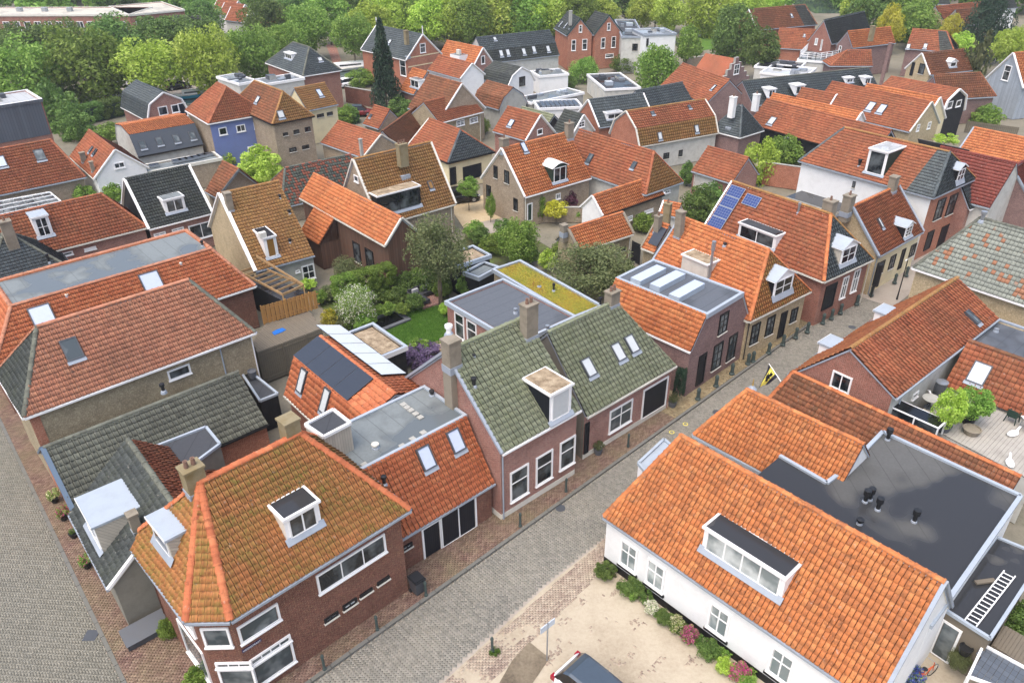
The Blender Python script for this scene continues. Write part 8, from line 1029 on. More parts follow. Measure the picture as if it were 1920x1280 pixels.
for (nm,lab,cat,x,y,r,rz_,zc,k,mat,grp,tk,ex,z0) in TR: tree(nm,lab,cat,(x,y),r,rz_,zc,k,mat,grp,tk,ex,z0,part='crown' if 'tree' in nm else 'foliage')
# ---------------------------------------------------------------- street furniture
def copy_thing(src,loc,rz,label):
    e=src.copy(); COL.objects.link(e); e.location=loc; e.rotation_euler=(0,0,rz); e['label']=label
    for ch in src.children:
        c=ch.copy(); COL.objects.link(c); c.parent=e
        for g_ in ch.children: d=g_.copy(); COL.objects.link(d); d.parent=c
    return e
def bollard_stone():
    e=thing('bollard','','bollard',group='stone bollards along the kerb'); mb=MB(); mb.lathe((0,0,0),[(.2,0),(.19,.1),(.13,.16),(.12,.62),(.14,.66),(.14,.78),(.08,.9),(0,.92)],'bollard',8); mb.build('post',e); return e
def bollard_slim():
    e=thing('bollard','','bollard',group='slim iron bollards along the pavement'); mb=MB(); mb.lathe((0,0,0),[(.09,0),(.09,.12),(.065,.14),(.06,.8),(.085,.84),(.08,.9),(.04,1.),(0,1.02)],'bollard',8); mb.build('post',e); return e
st=None
BS=[(12.41,42.07,0.00),(13.98,43.60,0.00),(15.43,45.07,0.00),(16.91,46.36,0.00),(17.34,46.65,0.00),(18.81,47.80,0.00),(20.21,48.94,-0.00),(21.49,49.96,0.00),(22.64,50.78,0.00),(24.32,52.13,-0.00),(25.24,52.83,0.00),(26.27,53.69,0.00),(28.16,55.16,0.00),(29.96,56.70,0.00),(32.88,58.96,0.00),(34.48,60.32,-0.00)]
ORD=['nearest','second','third','fourth','fifth','sixth','seventh','eighth','ninth','tenth','eleventh','twelfth','thirteenth','fourteenth','fifteenth','farthest']
for i,p in enumerate(BS):
    lab=f'squat dark stone bollard by the kerb, {ORD[i]} of the row from the camera' if i not in(0,15) else f'squat dark stone bollard by the kerb, {ORD[i]} of the row'
    if st is None: st=bollard_stone(); st.location=(p[0],p[1],.1); st['label']=lab
    else: copy_thing(st,(p[0],p[1],.1),i*.7,lab)
sm=None
for i,(p,w) in enumerate((((-8.44,21.76,0.00),'below the brick corner house shop window'),((-6.40,23.82,0.00),'below the row of small brick slit windows'),((-4.31,25.81,0.00),'next to the wheelie bin'),((0.35,30.42,0.00),'at the corner of the three window house'),((3.00,33.15,0.00),'in front of the middle tall window'),((7.07,37.15,-0.00),'in front of the black garage door house'),((-1.02,22.59,0.00),'in weeds on the sandy side of the street'))):
    lab='slim dark iron bollard '+w
    if sm is None: sm=bollard_slim(); sm.location=(p[0],p[1],.1); sm['label']=lab
    else: copy_thing(sm,(p[0],p[1],.1),i,lab)
# wheelie bin
p=(-5.09,26.35,0.10); e=thing('wheelie_bin','dark grey wheelie bin against the brick wall by the garage','bin',(p[0]+.35,p[1]-.3,.1),.73)
mb=MB()
for z0,z1,a,b in ((.08,.95,.22,.29),): 
    c0=[(-a,-a*1.1),(a,-a*1.1),(a,a*1.1),(-a,a*1.1)]; c1=[(-b,-b*1.2),(b,-b*1.2),(b,b*1.2),(-b,b*1.2)]
    for i in range(4): j=(i+1)%4; mb.face([(*c0[i],z0),(*c0[j],z0),(*c1[j],z1),(*c1[i],z1)],'greyplastic')
    mb.face([(*q,z0) for q in c0[::-1]],'greyplastic')
mb.build('body',e); mb=MB(); mb.box(-.31,.31,-.37,.33,.95,1.0,'blackplastic'); mb.box(-.26,.26,-.3,.26,1.0,1.05,'blackplastic'); mb.build('lid',e)
mb=MB(); mb.tube([(-.26,.38,.98),(.26,.38,.98)],.02,'blackplastic',6); mb.build('handle',e)
for s in (-1,1): mb=MB(); mb.tube([(s*.24,.25,.1),(s*.3,.25,.1)],.1,'blackplastic',10); mb.build('wheel',e)
# street sign
p=(1.43,22.18,0.00); e=thing('street_sign','grey street sign plate on a thin steel pole at the sandy forecourt','sign',(p[0],p[1],0),.72)
mb=MB(); mb.tube([(0,0,0),(0,0,2.5)],.035,'steel',8); mb.build('pole',e); mb=MB(); mb.box(-.42,.42,-.02,.02,2.15,2.5,'sign'); mb.build('sign_plate',e); mb=MB(); mb.box(-.1,.1,.02,.05,2.2,2.45,'steel'); mb.build('bracket',e)
# lamp posts
p=(31.90,56.18,0.00); e=thing('street_lamp','dark street lamp post with white head beside the maroon wall','street lamp',(p[0],p[1],0),.75); mb=MB(); mb.tube([(0,0,0),(0,0,.8),(0,0,3.6)],[.08,.05,.04],'blackplastic',8); mb.build('post',e); mb=MB(); mb.tube([(0,0,3.58),(-.25,0,3.7),(-.5,0,3.66)],[.03,.04,.05],'white',6); mb.build('lamp_head',e)
p=(29.89,56.54,0.00); e=thing('banner_post','tall black cylindrical case on a post beside the yellow brick houses','post',(p[0],p[1],0)); mb=MB(); mb.tube([(0,0,0),(0,0,1.2)],.06,'blackplastic',8); mb.build('post',e); mb=MB(); mb.lathe((.2,.2,.95),[(0,0),(.22,.02),(.25,.1),(.25,2.0),(.2,2.1),(0,2.12)],'blackplastic',12); mb.build('case',e)
# ---------------------------------------------------------------- vehicles
def car(label,loc,rz,paint_,roof,L=4.3,Wd=1.8,Hh=1.55,name='parked_car',cat='car',group=None):
    """x forward; body lofted from cross-sections, glasshouse above"""
    e=thing(name,label,cat,loc,rz,group); S=L/4.3; hw=Wd/2; bel=Hh*.6
    X=[-2.15,-2.08,-1.7,-.8,0,.7,1.1,1.6,2.0,2.15]; top=[.75,.95,1.02,1.0,.98,.96,.94,.86,.74,.55]; wd=[.86,.95,.99,1,1,1,.99,.97,.9,.78]; mb=MB(); rings=[]
    for x,t,w in zip(X,top,wd):
        t=t/.98*bel; y=hw*w; rings.append([(x*S,-y*.93,.24),(x*S,-y,.45),(x*S,-y,t*.8),(x*S,-y*.93,t),(x*S,-y*.5,t+.03),(x*S,y*.5,t+.03),(x*S,y*.93,t),(x*S,y,t*.8),(x*S,y,.45),(x*S,y*.93,.24)])
    for a,b in zip(rings[:-1],rings[1:]):
        for i in range(9): mb.face([a[i],b[i],b[i+1],a[i+1]],paint_)
        mb.face([a[9],b[9],b[0],a[0]],'blackplastic')
    mb.face(rings[0],paint_); mb.face(rings[-1][::-1],paint_); mb.build('body',e,smooth=True,merge=True)
    mb=MB(); G=[(-1.98,.92,.98,.02),(-1.6,.9,1.02,.8),(-1.3,.86,1.0,1.),(0,.84,1.,1.06),(.55,.84,.98,.96),(1.25,.9,.96,.02)]; rg=[]
    for x,w,_,k in G:
        y=hw*.93; zt=bel+(Hh-bel)*k; yt=hw*(.93-.17*k); rg.append([(x*S,-y,bel*.99),(x*S,-yt,zt-.05*k),(x*S,-yt*.82,zt),(x*S,yt*.82,zt),(x*S,yt,zt-.05*k),(x*S,y,bel*.99)])
    for a,b in zip(rg[:-1],rg[1:]):
        for i in (0,4): mb.face([a[i],b[i],b[i+1],a[i+1]],'carblack')
    for i in (0,1,4): 
        a,b=rg[i],rg[i+1]
        for k in (1,2,3): mb.face([a[k],b[k],b[k+1],a[k+1]],'carblack' if i in(0,4) else roof)
    mb.build('windows',e); mb=MB()
    for i in (2,3):
        a,b=rg[i],rg[i+1]
        for k in (1,2,3): mb.face([a[k],b[k],b[k+1],a[k+1]],roof)
    mb.build('roof',e)
    for x in (-1.3,1.35):
        for s in (-1,1):
            mb=MB(); mb.tube([(x*S,s*(hw-.2),.32),(x*S,s*(hw+.01),.32)],.33,'blackplastic',16); wh=mb.build('wheel',e); mb=MB(); mb.tube([(x*S,s*(hw-.02),.32),(x*S,s*(hw+.02),.32)],.2,'steel',10); mb.build('rim',wh)
    for s in (-1,1):
        mb=MB(); mb.box(-2.15*S,-1.95*S,s*hw*.86-.12,s*hw*.86+.1,bel*.72,bel*.98,'redlamp'); mb.build('tail_light',e)
        mb=MB(); mb.box(1.85*S,2.1*S,s*hw*.75-.14,s*hw*.75+.14,bel*.6,bel*.76,'glass_pale'); mb.build('headlight',e)
        mb=MB(); mb.box(.75*S,.95*S,s*(hw+.12)-.1,s*(hw+.12)+.1,bel*.98,bel*1.16,'carblack'); mb.build('mirror',e)
    return e
p=(2.94,20.59,1.30); d=Vector((math.cos(rad(-46)),math.sin(rad(-46)))); car('white car with dark glass roof on the sandy forecourt at the bottom edge',(p[0]+d.x*1.0,p[1]+d.y*1.0,0),rad(-46),'carwhite','cargrey')
p=(-5.55,79.80,0.70); car('black car parked in the courtyard beside the globe tree',(p[0],p[1],0),rad(20),'carblack','carblack')
p=(-22.59,116.00,0.70); car('dark red car parked beside the garden hedge near the fir tree',(p[0],p[1],0),rad(10),'carred','carblack')
for q,lab in (((-66.59,137.03,0.80),'white van between the canal trees'),((-63.67,127.83,0.80),'white car under the canal trees by the gambrel house'),((-56.41,134.57,0.80),'dark car parked under the canal trees'),((-27.34,135.39,0.80),'white car beside the hedge next to the striped brick house')):
    car(lab,(q[0],q[1],0),rad(38),'carblack' if 'dark' in lab else 'carwhite','carblack' if 'dark' in lab else 'carwhite',L=4.8 if 'van' in lab else 4.2,Hh=2. if 'van' in lab else 1.5)
def boat(label,loc,rz,L,hull):
    e=thing('boat',label,'boat',loc,rz); mb=MB(); n=8; rings=[]
    for i in range(n+1):
        t=i/n; w=L*.17*(1-max(0,t-.45)**2*3.1); w=max(w,.03); rings.append([(L*(t-.5),-w,.55+.2*t*t),(L*(t-.5),-w*.8,.1),(L*(t-.5),0,-.05),(L*(t-.5),w*.8,.1),(L*(t-.5),w,.55+.2*t*t)])
    for a,b in zip(rings[:-1],rings[1:]):
        for k in range(4): mb.face([a[k],b[k],b[k+1],a[k+1]],hull)
        mb.face([a[4],b[4],b[0],a[0]],'offwhite')
    mb.face(rings[0],hull); mb.build('hull',e); mb=MB(); mb.prism([(-L*.3,-L*.1),(L*.15,-L*.1),(L*.25,-L*.05),(L*.25,L*.05),(L*.15,L*.1),(-L*.3,L*.1)],.6,1.25,'white'); mb.build('cabin',e); mb=MB(); mb.box(-L*.25,L*.12,-L*.102,L*.102,.85,1.1,'glass_dark'); mb.build('window_band',e)
for q,lab,L,hu in (((-29.21,149.52,0.50),'long white cabin cruiser moored behind the striped brick house',11,'white'),((-51.47,128.45,0.40),'turquoise boat moored behind the orange hipped roof',6,'boatblue'),((41.34,180.26,0.40),'small white motor boat moored by the far lawn',6,'white')): boat(lab,q[:2]+(0,),rad(25),L,hu)
# ---------------------------------------------------------------- flag, finial
a=Vector((15.99,37.93,4.30)); t=Vector((15.42,38.82,5.00)); e=thing('flag','black and yellow flag with black eagle hanging from a white pole over the street','flag',tuple(a))
mb=MB(); mb.tube([(0,0,0),tuple(t-a)],[.03,.022],'white',8); mb.build('flag_pole',e)
dv=(t-a); q0=dv*.98; q1=dv*.25; low=Vector((15.09,38.68,3.30))-a; N=12
mb=MB(); wv=Vector((dv.y,-dv.x,0)).normalized()
def fl(s,r): # s along the pole, r down the cloth
    top=q0.lerp(q1,s); bot=low.lerp(low+(q1-q0)*.12+Vector((.02,.02,.0)),s); return top.lerp(bot,r*(.35+.65*(1-s*.55)))+wv*.06*math.sin(r*5+s*4)
for i in range(N):
    for j in range(N):
        s0,s1,r0,r1=i/N,(i+1)/N,j/N,(j+1)/N; m='flag_k' if (i<2 or i>=9) else 'flag_y'; mb.face([fl(s0,r0),fl(s1,r0),fl(s1,r1),fl(s0,r1)],m)
c_=mb.build('cloth',e); mb=MB()
E2=[(0,.32),(.07,.25),(.05,.15),(.2,.3),(.3,.22),(.24,.05),(.32,-.02),(.2,-.06),(.12,-.02),(.1,-.16),(.16,-.28),(.05,-.24),(0,-.34)]
E2=E2+[(-x,y) for x,y in E2[-2:0:-1]]
cs,cr=.48,.42
for k in range(len(E2)):
    j=(k+1)%len(E2); tri=[(0,0),E2[k],E2[j]]; mb.face([fl(cs+y*.75,cr+x*1.0)+wv*-.03+Vector((0,0,.012)) for x,y in tri],'carblack')
mb.build('eagle_emblem',c_)
p=(13.52,35.72,5.45); e=thing('roof_finial','small gilded finial on a lead cap at the orange hip end','finial',(p[0],p[1],p[2]-.1)); mb=MB(); mb.lathe((0,0,0),[(.28,-.05),(.12,.12),(.05,.18)],'lead',8); mb.build('lead_cap',e); mb=MB(); mb.lathe((0,0,.15),[(.04,0),(.07,.08),(.03,.16),(.05,.24),(.02,.34),(.04,.38),(0,.5)],'gold',8); mb.build('spike',e)
# ---------------------------------------------------------------- roof terrace and lower roof, bottom right
def zprism(name,label,cat,poly,z0,z1,m,top,rim=None):
    e=thing(name,label,cat,(0,0,0)); P0=[(p[0],p[1]) for p in poly]; mb=MB(); mb.prism(P0,z0,z1,m,top=top); mb.build('wall',e); return e,P0
dz=3.0
poly=[(26.74,39.19,3.00),(29.05,36.54,3.00),(30.05,35.49,3.00),(27.05,30.37,3.00),(24.47,34.12,3.00),(23.52,36.20,3.00)]
e,P0=zprism('roof_terrace','weathered grey plank roof terrace with potted plants and garden chair','terrace',poly,0,dz-.06,'w_offwhite','black')
cx=sum(q[0] for q in P0)/6; cy=sum(q[1] for q in P0)/6; dA=Vector((math.cos(rad(41.8)),math.sin(rad(41.8)))); dB=Vector((dA.y,-dA.x)); ip=np.array(P0)
def clip_run(o,d,poly):
    ts=[]
    for i in range(len(poly)):
        a=Vector(poly[i]); b=Vector(poly[(i+1)%len(poly)]); den=d.x*(b-a).y-d.y*(b-a).x
        if abs(den)<1e-9: continue
        w=a-o; t=(w.x*(b-a).y-w.y*(b-a).x)/den; s=(w.x*d.y-w.y*d.x)/den
        if 0<=s<=1: ts.append(t)
    return (min(ts),max(ts)) if len(ts)>1 else None
def planks(poly,dA,dB,c,wd,z,mat,parent,n=80,th=.03,gap=.012):
    for i in range(-n,n):
        o=Vector(c)+dB*(i+.5)*wd; r=clip_run(o,dA,poly)
        if not r or r[1]-r[0]<.2: continue
        mb=MB(); T=lambda v:(o.x+dA.x*v[0]+dB.x*v[1],o.y+dA.y*v[0]+dB.y*v[1],v[2]+z+.004*((i*7)%3)); mb.box(r[0],r[1],-wd/2+gap/2,wd/2-gap/2,-th,0,mat,T=T); mb.build('plank',parent)
planks(P0,dA,dB,(cx,cy),.2,dz,'deck_grey',e)
def pot(label,p,r,h,m,k,mat,cr,ch,z0,name='potted_tree',extra=None):
    e=thing(name,label,'plant',(p[0],p[1],z0)); mb=MB(); mb.lathe((0,0,0),[(0,0.01),(r*.72,0),(r,h),(r*.86,h),(r*.84,h*.85),(0,h*.85)],m,14); mb.build('pot',e)
    if k: c=link('foliage',crown_mesh(k,mat,extra),e); c.location=(0,0,h+ch); c.scale=(cr,cr,ch); mb=MB(); mb.tube([(0,0,h*.8),(.03,0,h+ch*.6),(0,.03,h+ch)],[.04,.03,.02],'bark',6); mb.build('stem',e)
    return e
q=(26.20,35.43,3.00); pot('bushy light green shrub in a square black tub on the terrace',q,.42,.6,'blackplastic','S','l_mid',1.0,.85,dz)
q=(24.46,34.75,3.00); pot('young light green tree in a round grey pot on the terrace edge',q,.42,.4,'gravel_pot','S','l_light',.8,1.2,dz)
q=(25.88,34.44,3.00); pot('low stone bowl with white pebbles on the terrace planks',q,.5,.35,'chim_stone',None,None,0,0,dz,name='stone_bowl')
def plastic_chair(label,p,rz,z0):
    e=thing('garden_chair',label,'chair',(p[0],p[1],z0),rz); m='greendoor'; mb=MB(); mb.box(-.26,.26,-.25,.25,.4,.44,m); mb.build('seat',e); mb=MB(); mb.box(-.27,.27,.22,.27,.44,.85,m); mb.build('backrest',e)
    for sx in (-1,1):
        mb=MB(); mb.box(sx*.27-.03,sx*.27+.03,-.28,.26,.62,.66,m); mb.build('armrest',e)
        for sy in (-1,1): mb=MB(); mb.tube([(sx*.3,sy*.28,0),(sx*.25,sy*.22,.42)],.03,m,6); mb.build('leg',e)
q=(28.77,35.51,3.00); plastic_chair('dark green plastic garden chair on the roof terrace',q,2.2,dz)
q=(29.15,34.68,3.00); e=thing('garden_table','white topped garden table at the right edge of the terrace','table',(q[0]+.3,q[1],dz)); mb=MB(); mb.box(-.6,.6,-.4,.4,.7,.74,'white'); mb.build('table_top',e)
for sx in (-1,1):
    for sy in (-1,1): mb=MB(); mb.tube([(sx*.5,sy*.32,0),(sx*.5,sy*.32,.7)],.025,'steel',6); mb.build('leg',e)
def goose(label,p,z0,rz):
    e=thing('goose_ornament',label,'ornament',(p[0],p[1],z0),rz); mb=MB(); mb.lathe((0,0,0),[(0,0),(.2,.05),(.28,.16),(.22,.28),(.08,.36),(0,.38)],'white',10); o=mb.build('body',e); o.scale=(1.5,.8,.8); mb=MB(); mb.tube([(.25,0,.2),(.36,0,.38),(.42,0,.45),(.55,0,.43)],[.08,.06,.06,.02],'white',8); mb.build('neck',e)
q=(28.12,34.24,3.00); goose('white goose ornament on the terrace planks below the chair',q,dz,.4)
q=(26.54,31.72,3.00); goose('white goose ornament near the lower right edge of the terrace',q,dz,1.2)
q=(25.29,37.62,3.00); goose('white stone ornament beside the round terrace table',q,dz,2)
q=(24.67,36.92,3.00); e=thing('round_table','round grey terrace table by the white wall','table',(q[0],q[1],dz)); mb=MB(); mb.lathe((0,0,.66),[(0,0),(.5,0),(.5,.04),(0,.04)],'w_concrete',18); mb.build('table_top',e); mb=MB(); mb.lathe((0,0,0),[(.3,0),(.28,.05),(.06,.08),(.06,.66)],'greyplastic',8); mb.build('pedestal',e)
q=(25.93,38.33,3.00); e=thing('barrel','dark round rain barrel with pale lid on the terrace','barrel',(q[0],q[1],dz)); mb=MB(); mb.lathe((0,0,0),[(0,0),(.32,0),(.36,.45),(.33,.85)],'greyplastic',14); mb.build('body',e); mb=MB(); mb.lathe((0,0,.85),[(.36,0),(.36,.05),(0,.1)],'steel',14); mb.build('lid',e)
q=(22.98,35.04,3.60); e=thing('cold_frame','black topped glazed cold frame with white edges on the terrace','shelter',(q[0],q[1],dz),rad(-49)); mb=MB()
for x in (-1.3,0,1.3):
    for y in (-.5,.5): mb.box(x-.04,x+.04,y-.04,y+.04,0,.95,'white')
mb.box(-1.36,1.36,-.56,.56,.92,.97,'white'); mb.build('frame',e); mb=MB(); mb.box(-1.27,1.27,-.47,.47,.972,.985,'carblack'); mb.build('cover',e)
for y in (-.5,.5): mb=MB(); mb.box(-1.25,1.25,y-.01,y+.01,.05,.9,'glass_dark'); mb.build('pane',e)
# flat wet roof between the parallel orange roofs
ZW=4.0; WP=[(14.0, 31.43), (15.7, 29.28), (17.26, 30.49), (20.23, 33.38), (24.82, 28.22), (16.8, 20.65), (10.23, 27.92)]; e=thing('flat_extension','large flat roof with standing water and black vents between the orange roofs','house'); mb=MB(); mb.prism(WP[::-1],0,ZW-.1,'w_white',top='w_white'); mb.build('wall',e)
mb=MB(); mb.face([(p[0],p[1],ZW-.06) for p in WP[::-1]],'f_pool'); mb.build('roof_covering',e)
for a,b in zip(WP[:5],WP[1:6]): mb=MB(); bar(mb,(*a,ZW-.03),(*b,ZW-.03),.2,.2,'zinc'); mb.build('roof_edge',e)
for i,p in enumerate([(17.1, 27.96), (17.38, 28.1), (17.48, 27.4), (16.25, 26.48), (18.86, 26.58), (20.23, 32.75)]): mb=MB(); hh=.75 if i!=3 else .3; mb.lathe((p[0],p[1],ZW-.06),[(.1,0),(.1,hh*.6),(.17,hh*.62),(.17,hh),(0,hh+.03)],'blackplastic',12); mb.lathe((p[0],p[1],ZW-.06),[(.15,0),(.13,.08),(.1,.1)],'lead',10); mb.build('vent_pipe',e)
# white box dormer and grey flat roofs round the corner house
def block(name,label,cat,poly,z0,z1,m,top,rim='zinc'):
    e=thing(name,label,cat); P0=[(p[0],p[1]) for p in poly]; mb=MB(); mb.prism(P0,z0,z1-.05,m,top=top); mb.build('wall',e); mb=MB()
    for a,b in zip(P0,P0[1:]+P0[:1]): bar(mb,(*a,z1-.02),(*b,z1-.02),.14,.16,rim)
    mb.build('roof_edge',e); return e
block('roof_extension','white boarded roof extension with grey flat top behind the mossy corner roof','house',[(-10.09,30.00,7.40),(-9.01,29.02,7.40),(-7.92,30.10,7.40),(-8.97,31.23,7.40)],3,7.4,'w_planks','f_dark','white')
block('annexe','dark flat roofed annexe between the grey tiled house and the corner house','house',[(-18.90,31.90,4.60),(-16.85,29.50,4.60),(-15.49,32.10,4.60),(-16.73,33.60,4.60)],0,4.6,'w_grey','f_dark')
block('street_dormer','zinc topped white box over the street end of the white house','house',[(6.26,29.75,5.00),(6.55,29.06,5.00),(8.22,30.98,5.00),(7.87,31.64,5.00)],3.4,5.0,'white','zinc')
e=block('glazed_roof','flat white framed glass roof behind the weathered orange roof at the left edge','house',[(-48.79,68.32,3.20),(-44.29,72.18,3.20),(-46.76,74.89,3.20),(-50.93,72.04,3.20)],0,3.2,'w_offwhite','f_mid','white')
GQ=[Vector(q) for q in ((-48.79,68.32,3.20),(-44.29,72.18,3.20),(-46.76,74.89,3.20),(-50.93,72.04,3.20))]
for i in range(6):
    t0,t1=i/6+.015,(i+1)/6-.015; mb=MB(); mb.face([tuple(v+Vector((0,0,.05))) for v in (GQ[0].lerp(GQ[1],t0),GQ[0].lerp(GQ[1],t1),GQ[3].lerp(GQ[2],t1),GQ[3].lerp(GQ[2],t0))],'glass_mid'); mb.build('pane',e)
for t in (0,.33,.66,1): mb=MB(); bar(mb,GQ[0].lerp(GQ[3],t)+Vector((0,0,.07)),GQ[1].lerp(GQ[2],t)+Vector((0,0,.07)),.08,.1,'white'); mb.build('glazing_bar',e)
block('annexe','small dark flat roof between the long grey shed and the solar panel house','house',[(-17.86,42.41,2.40),(-15.71,39.13,2.40),(-14.80,39.89,2.40),(-17.21,42.40,2.40)],0,2.4,'w_black','f_dark')
# lower roof with ladder
zl=2.7; poly=[(18.66,22.57,2.70),(19.85,21.03,2.70),(23.38,24.24,2.70),(24.33,25.86,2.70),(23.23,26.77,2.70)]
e=thing('annexe','low annexe with wet dark flat roof holding a ladder','house'); P0=[(p[0],p[1]) for p in poly]; mb=MB(); mb.prism(P0,0,zl-.02,'deck_old',top='f_wet'); mb.build('wall',e)
mb=MB()
for a,b in zip(P0,P0[1:]+P0[:1]): bar(mb,(*a,zl),(*b,zl),.14,.16,'zinc')
mb.build('roof_edge',e)
aN=Vector(P0[0]); bN=Vector(P0[1]); dd=(bN-aN); LL=dd.length; dd.normalize(); no=Vector((dd.y,-dd.x)); Tn=lambda s,o_,z:(aN.x+dd.x*s-no.x*o_,aN.y+dd.y*s-no.y*o_,z)
glazed(e,Tn,.1,LL*.5,.05,2.2,ST['doorw'])
a=Vector((19.22,21.91,2.75)); b=Vector((22.37,24.58,2.75)); c=Vector((19.54,21.58,2.75)); e=thing('ladder','white aluminium ladder lying on the wet lower roof','ladder',tuple(a)); wv=c-a; L=b-a
for o_ in (Vector((0,0,0)),wv): mb=MB(); bar(mb,o_+Vector((0,0,.06)),o_+L+Vector((0,0,.06)),.05,.09,'white'); mb.build('rail',e)
mb=MB(); mb.tube([(0,0,0),tuple(wv)],.025,'white',6); rg=mb.mesh('rung')
for i in range(14): link('rung',rg,e,Matrix.Translation(L*((i+.5)/14)+Vector((0,0,.07))))
a=Vector((20.72,23.92,2.75)); b=Vector((21.65,24.05,2.75)); e=thing('plank','short mossy timber offcut lying on the wet lower roof','plank',tuple(a)); mb=MB(); bar(mb,(0,0,.05),tuple(b-a+Vector((0,0,.05))),.2,.1,'deck_old'); mb.build('board',e)
# yard behind the white house
q=(19.67,21.69,1.00); g0=(19.35,21.38,0.00); e=pot('small olive tree in a dark pot by the white back door',g0,.28,.4,'blackplastic','O','l_olive',.5,.45,0.,name='olive_tree'); e.children[1].location.z=1.3
for ch in e.children:
    if ch.name.startswith('stem'): ch.scale=(1,1,1.5)
def bicycle(label,p,rz,m):
    e=thing('bicycle',label,'bicycle',(p[0],p[1],0),rz)
    for x in (-.52,.52):
        mb=MB(); n=20; pts=[(x+.33*math.cos(i*6.2832/n),0,.34+.33*math.sin(i*6.2832/n)) for i in range(n+1)]; mb.tube(pts,.018,'blackplastic',5,caps=False); w=mb.build('wheel',e); mb=MB()
        for i in range(8): a=i*.7854; mb.tube([(x,0,.34),(x+.32*math.cos(a),0,.34+.32*math.sin(a))],.004,'steel',3)
        mb.build('spokes',w)
    mb=MB()
    for a,b in (((-.52,0,.34),(-.1,0,.3)),((-.1,0,.3),(-.22,0,.85)),((-.52,0,.34),(-.2,0,.72)),((-.1,0,.3),(.4,0,.7)),((-.2,0,.72),(.4,0,.7)),((.52,0,.34),(.38,0,.95))): mb.tube([a,b],.02,m,6)
    mb.build('frame',e); mb=MB(); mb.tube([(.3,-.28,1.0),(.38,0,.98),(.3,.28,1.0)],.015,'steel',6); mb.build('handlebar',e); mb=MB(); mb.lathe((-.23,0,.86),[(0,0),(.1,.02),(.12,.06),(0,.09)],'blackplastic',8); mb.build('saddle',e); mb=MB(); mb.box(-.75,-.35,-.12,.12,.72,.74,m); mb.build('carrier',e)
q=(17.77,21.03,0.50); bicycle('orange and green bicycle leaning in the yard behind the white house',q,.5,'orangepaint')
a=Vector((19.13,20.44,1.00)); b=Vector((21.69,20.69,1.00)); 
pl=[(19.95,21.30,1.90),(21.21,20.04,1.90),(20.48,18.79,1.90),(18.54,19.80,1.90)]; e=thing('veranda','white framed veranda roof with grey boards beside the back door','veranda'); P0=[(p[0],p[1]) for p in pl]
c0=(sum(p[0] for p in P0)/4,sum(p[1] for p in P0)/4); planks(P0,dA,dB,c0,.22,1.9,'w_metal',e,n=20)
mb=MB()
for a_,b_ in zip(P0,P0[1:]+P0[:1]): bar(mb,(*a_,1.95),(*b_,1.95),.1,.12,'white')
mb.build('edge_frame',e)
for a_ in P0: mb=MB(); mb.box(a_[0]-.05,a_[0]+.05,a_[1]-.05,a_[1]+.05,0,1.9,'white'); mb.build('post',e)
pl=[(21.66,22.60,1.60),(22.32,21.86,1.60),(21.48,20.42,1.60),(20.55,21.58,1.60)]; e=thing('timber_deck','weathered pale board decking beyond the low annexe','deck'); P0=[(p[0],p[1]) for p in pl]; planks(P0,dA,dB,(sum(p[0] for p in P0)/4,sum(p[1] for p in P0)/4),.14,1.6,'deck_old',e,n=30); mb=MB(); mb.prism(P0,0,1.55,'deck_old'); mb.build('base',e)
# ---------------------------------------------------------------- gardens
def fence(label,a,b,h,m,wd=.1,gap=.02,z0=0.,name='garden_fence',two=False):
    a,b=Vector((*a[:2],z0)),Vector((*b[:2],z0)); e=thing(name,label,'fence',tuple(a)); d=b-a; L=d.length; d.normalize(); rz=math.atan2(d.y,d.x); e.rotation_euler=(0,0,rz); n=max(2,int(L/(wd+gap))); mb=MB(); mb.box(0,wd,-.012,.012,.05,h,m); me=mb.mesh('slat')
    for i in range(n): link('slat',me,e,Matrix.Translation((i*(wd+gap),.025*(1 if (i%2 or not two) else -1),.0)))
    for i in range(int(L/1.8)+1): mb=MB(); x=min(i*1.8,L); mb.box(x-.04,x+.04,-.05,.05,0,h+.06,m); mb.build('post',e)
    for z in (.35,h-.3): mb=MB(); mb.box(0,L,-.012,.012,z,z+.07,m); mb.build('rail',e)
    return e
pl=[(-18.04,45.88,2.60),(-17.91,48.36,2.60),(-15.07,50.33,2.60),(-13.62,47.75,2.60),(-17.34,44.57,2.60)]; e=thing('timber_terrace','old brown timber roof terrace with a blue sheet on it','terrace'); P0=[(p[0],p[1]) for p in pl]; mb=MB(); mb.prism(P0,0,2.56,'fence_old'); mb.build('base',e); planks(P0,dB,dA,(sum(p[0] for p in P0)/5,sum(p[1] for p in P0)/5),.16,2.6,'deck_old',e,n=60)
q=(-16.62,47.34,2.62); e=thing('tarpaulin','small bright blue plastic sheet lying on the timber terrace','sheet',(q[0],q[1],2.61),.8); mb=MB(); mb.prism([(-.5,-.25),(.1,-.3),(.5,-.2),(.45,.2),(0,.3),(-.4,.2)],0,.03,'bluesheet'); mb.build('sheet',e)
fence('new honey coloured hit and miss board fence behind the timber terrace',(-17.91,48.36,2.60),(-14.35,50.79,2.60),1.5,'fence_new',.14,.02,z0=2.6,two=True)
a,b=(-17.37,44.54,2.60),(-13.61,47.70,2.60); a=(a[0]+.07,a[1]-.08); b=(b[0]+.07,b[1]-.08); fence('dark weathered slatted screen below the timber terrace edge',a,b,2.55,'fence_old',.14,.01,z0=0.05)
e=thing('pergola','unfinished pale timber roof frame behind the mansard house','pergola'); A0,A1,A2,A3=Vector((-22.06,56.53,2.90)),Vector((-20.84,57.66,2.90)),Vector((-16.32,54.00,2.90)),Vector((-17.56,52.47,2.90))
for a,b in ((A0,A1),(A1,A2),(A2,A3),(A3,A0)): mb=MB(); bar(mb,a,b,.06,.2,'wood'); mb.build('beam',e)
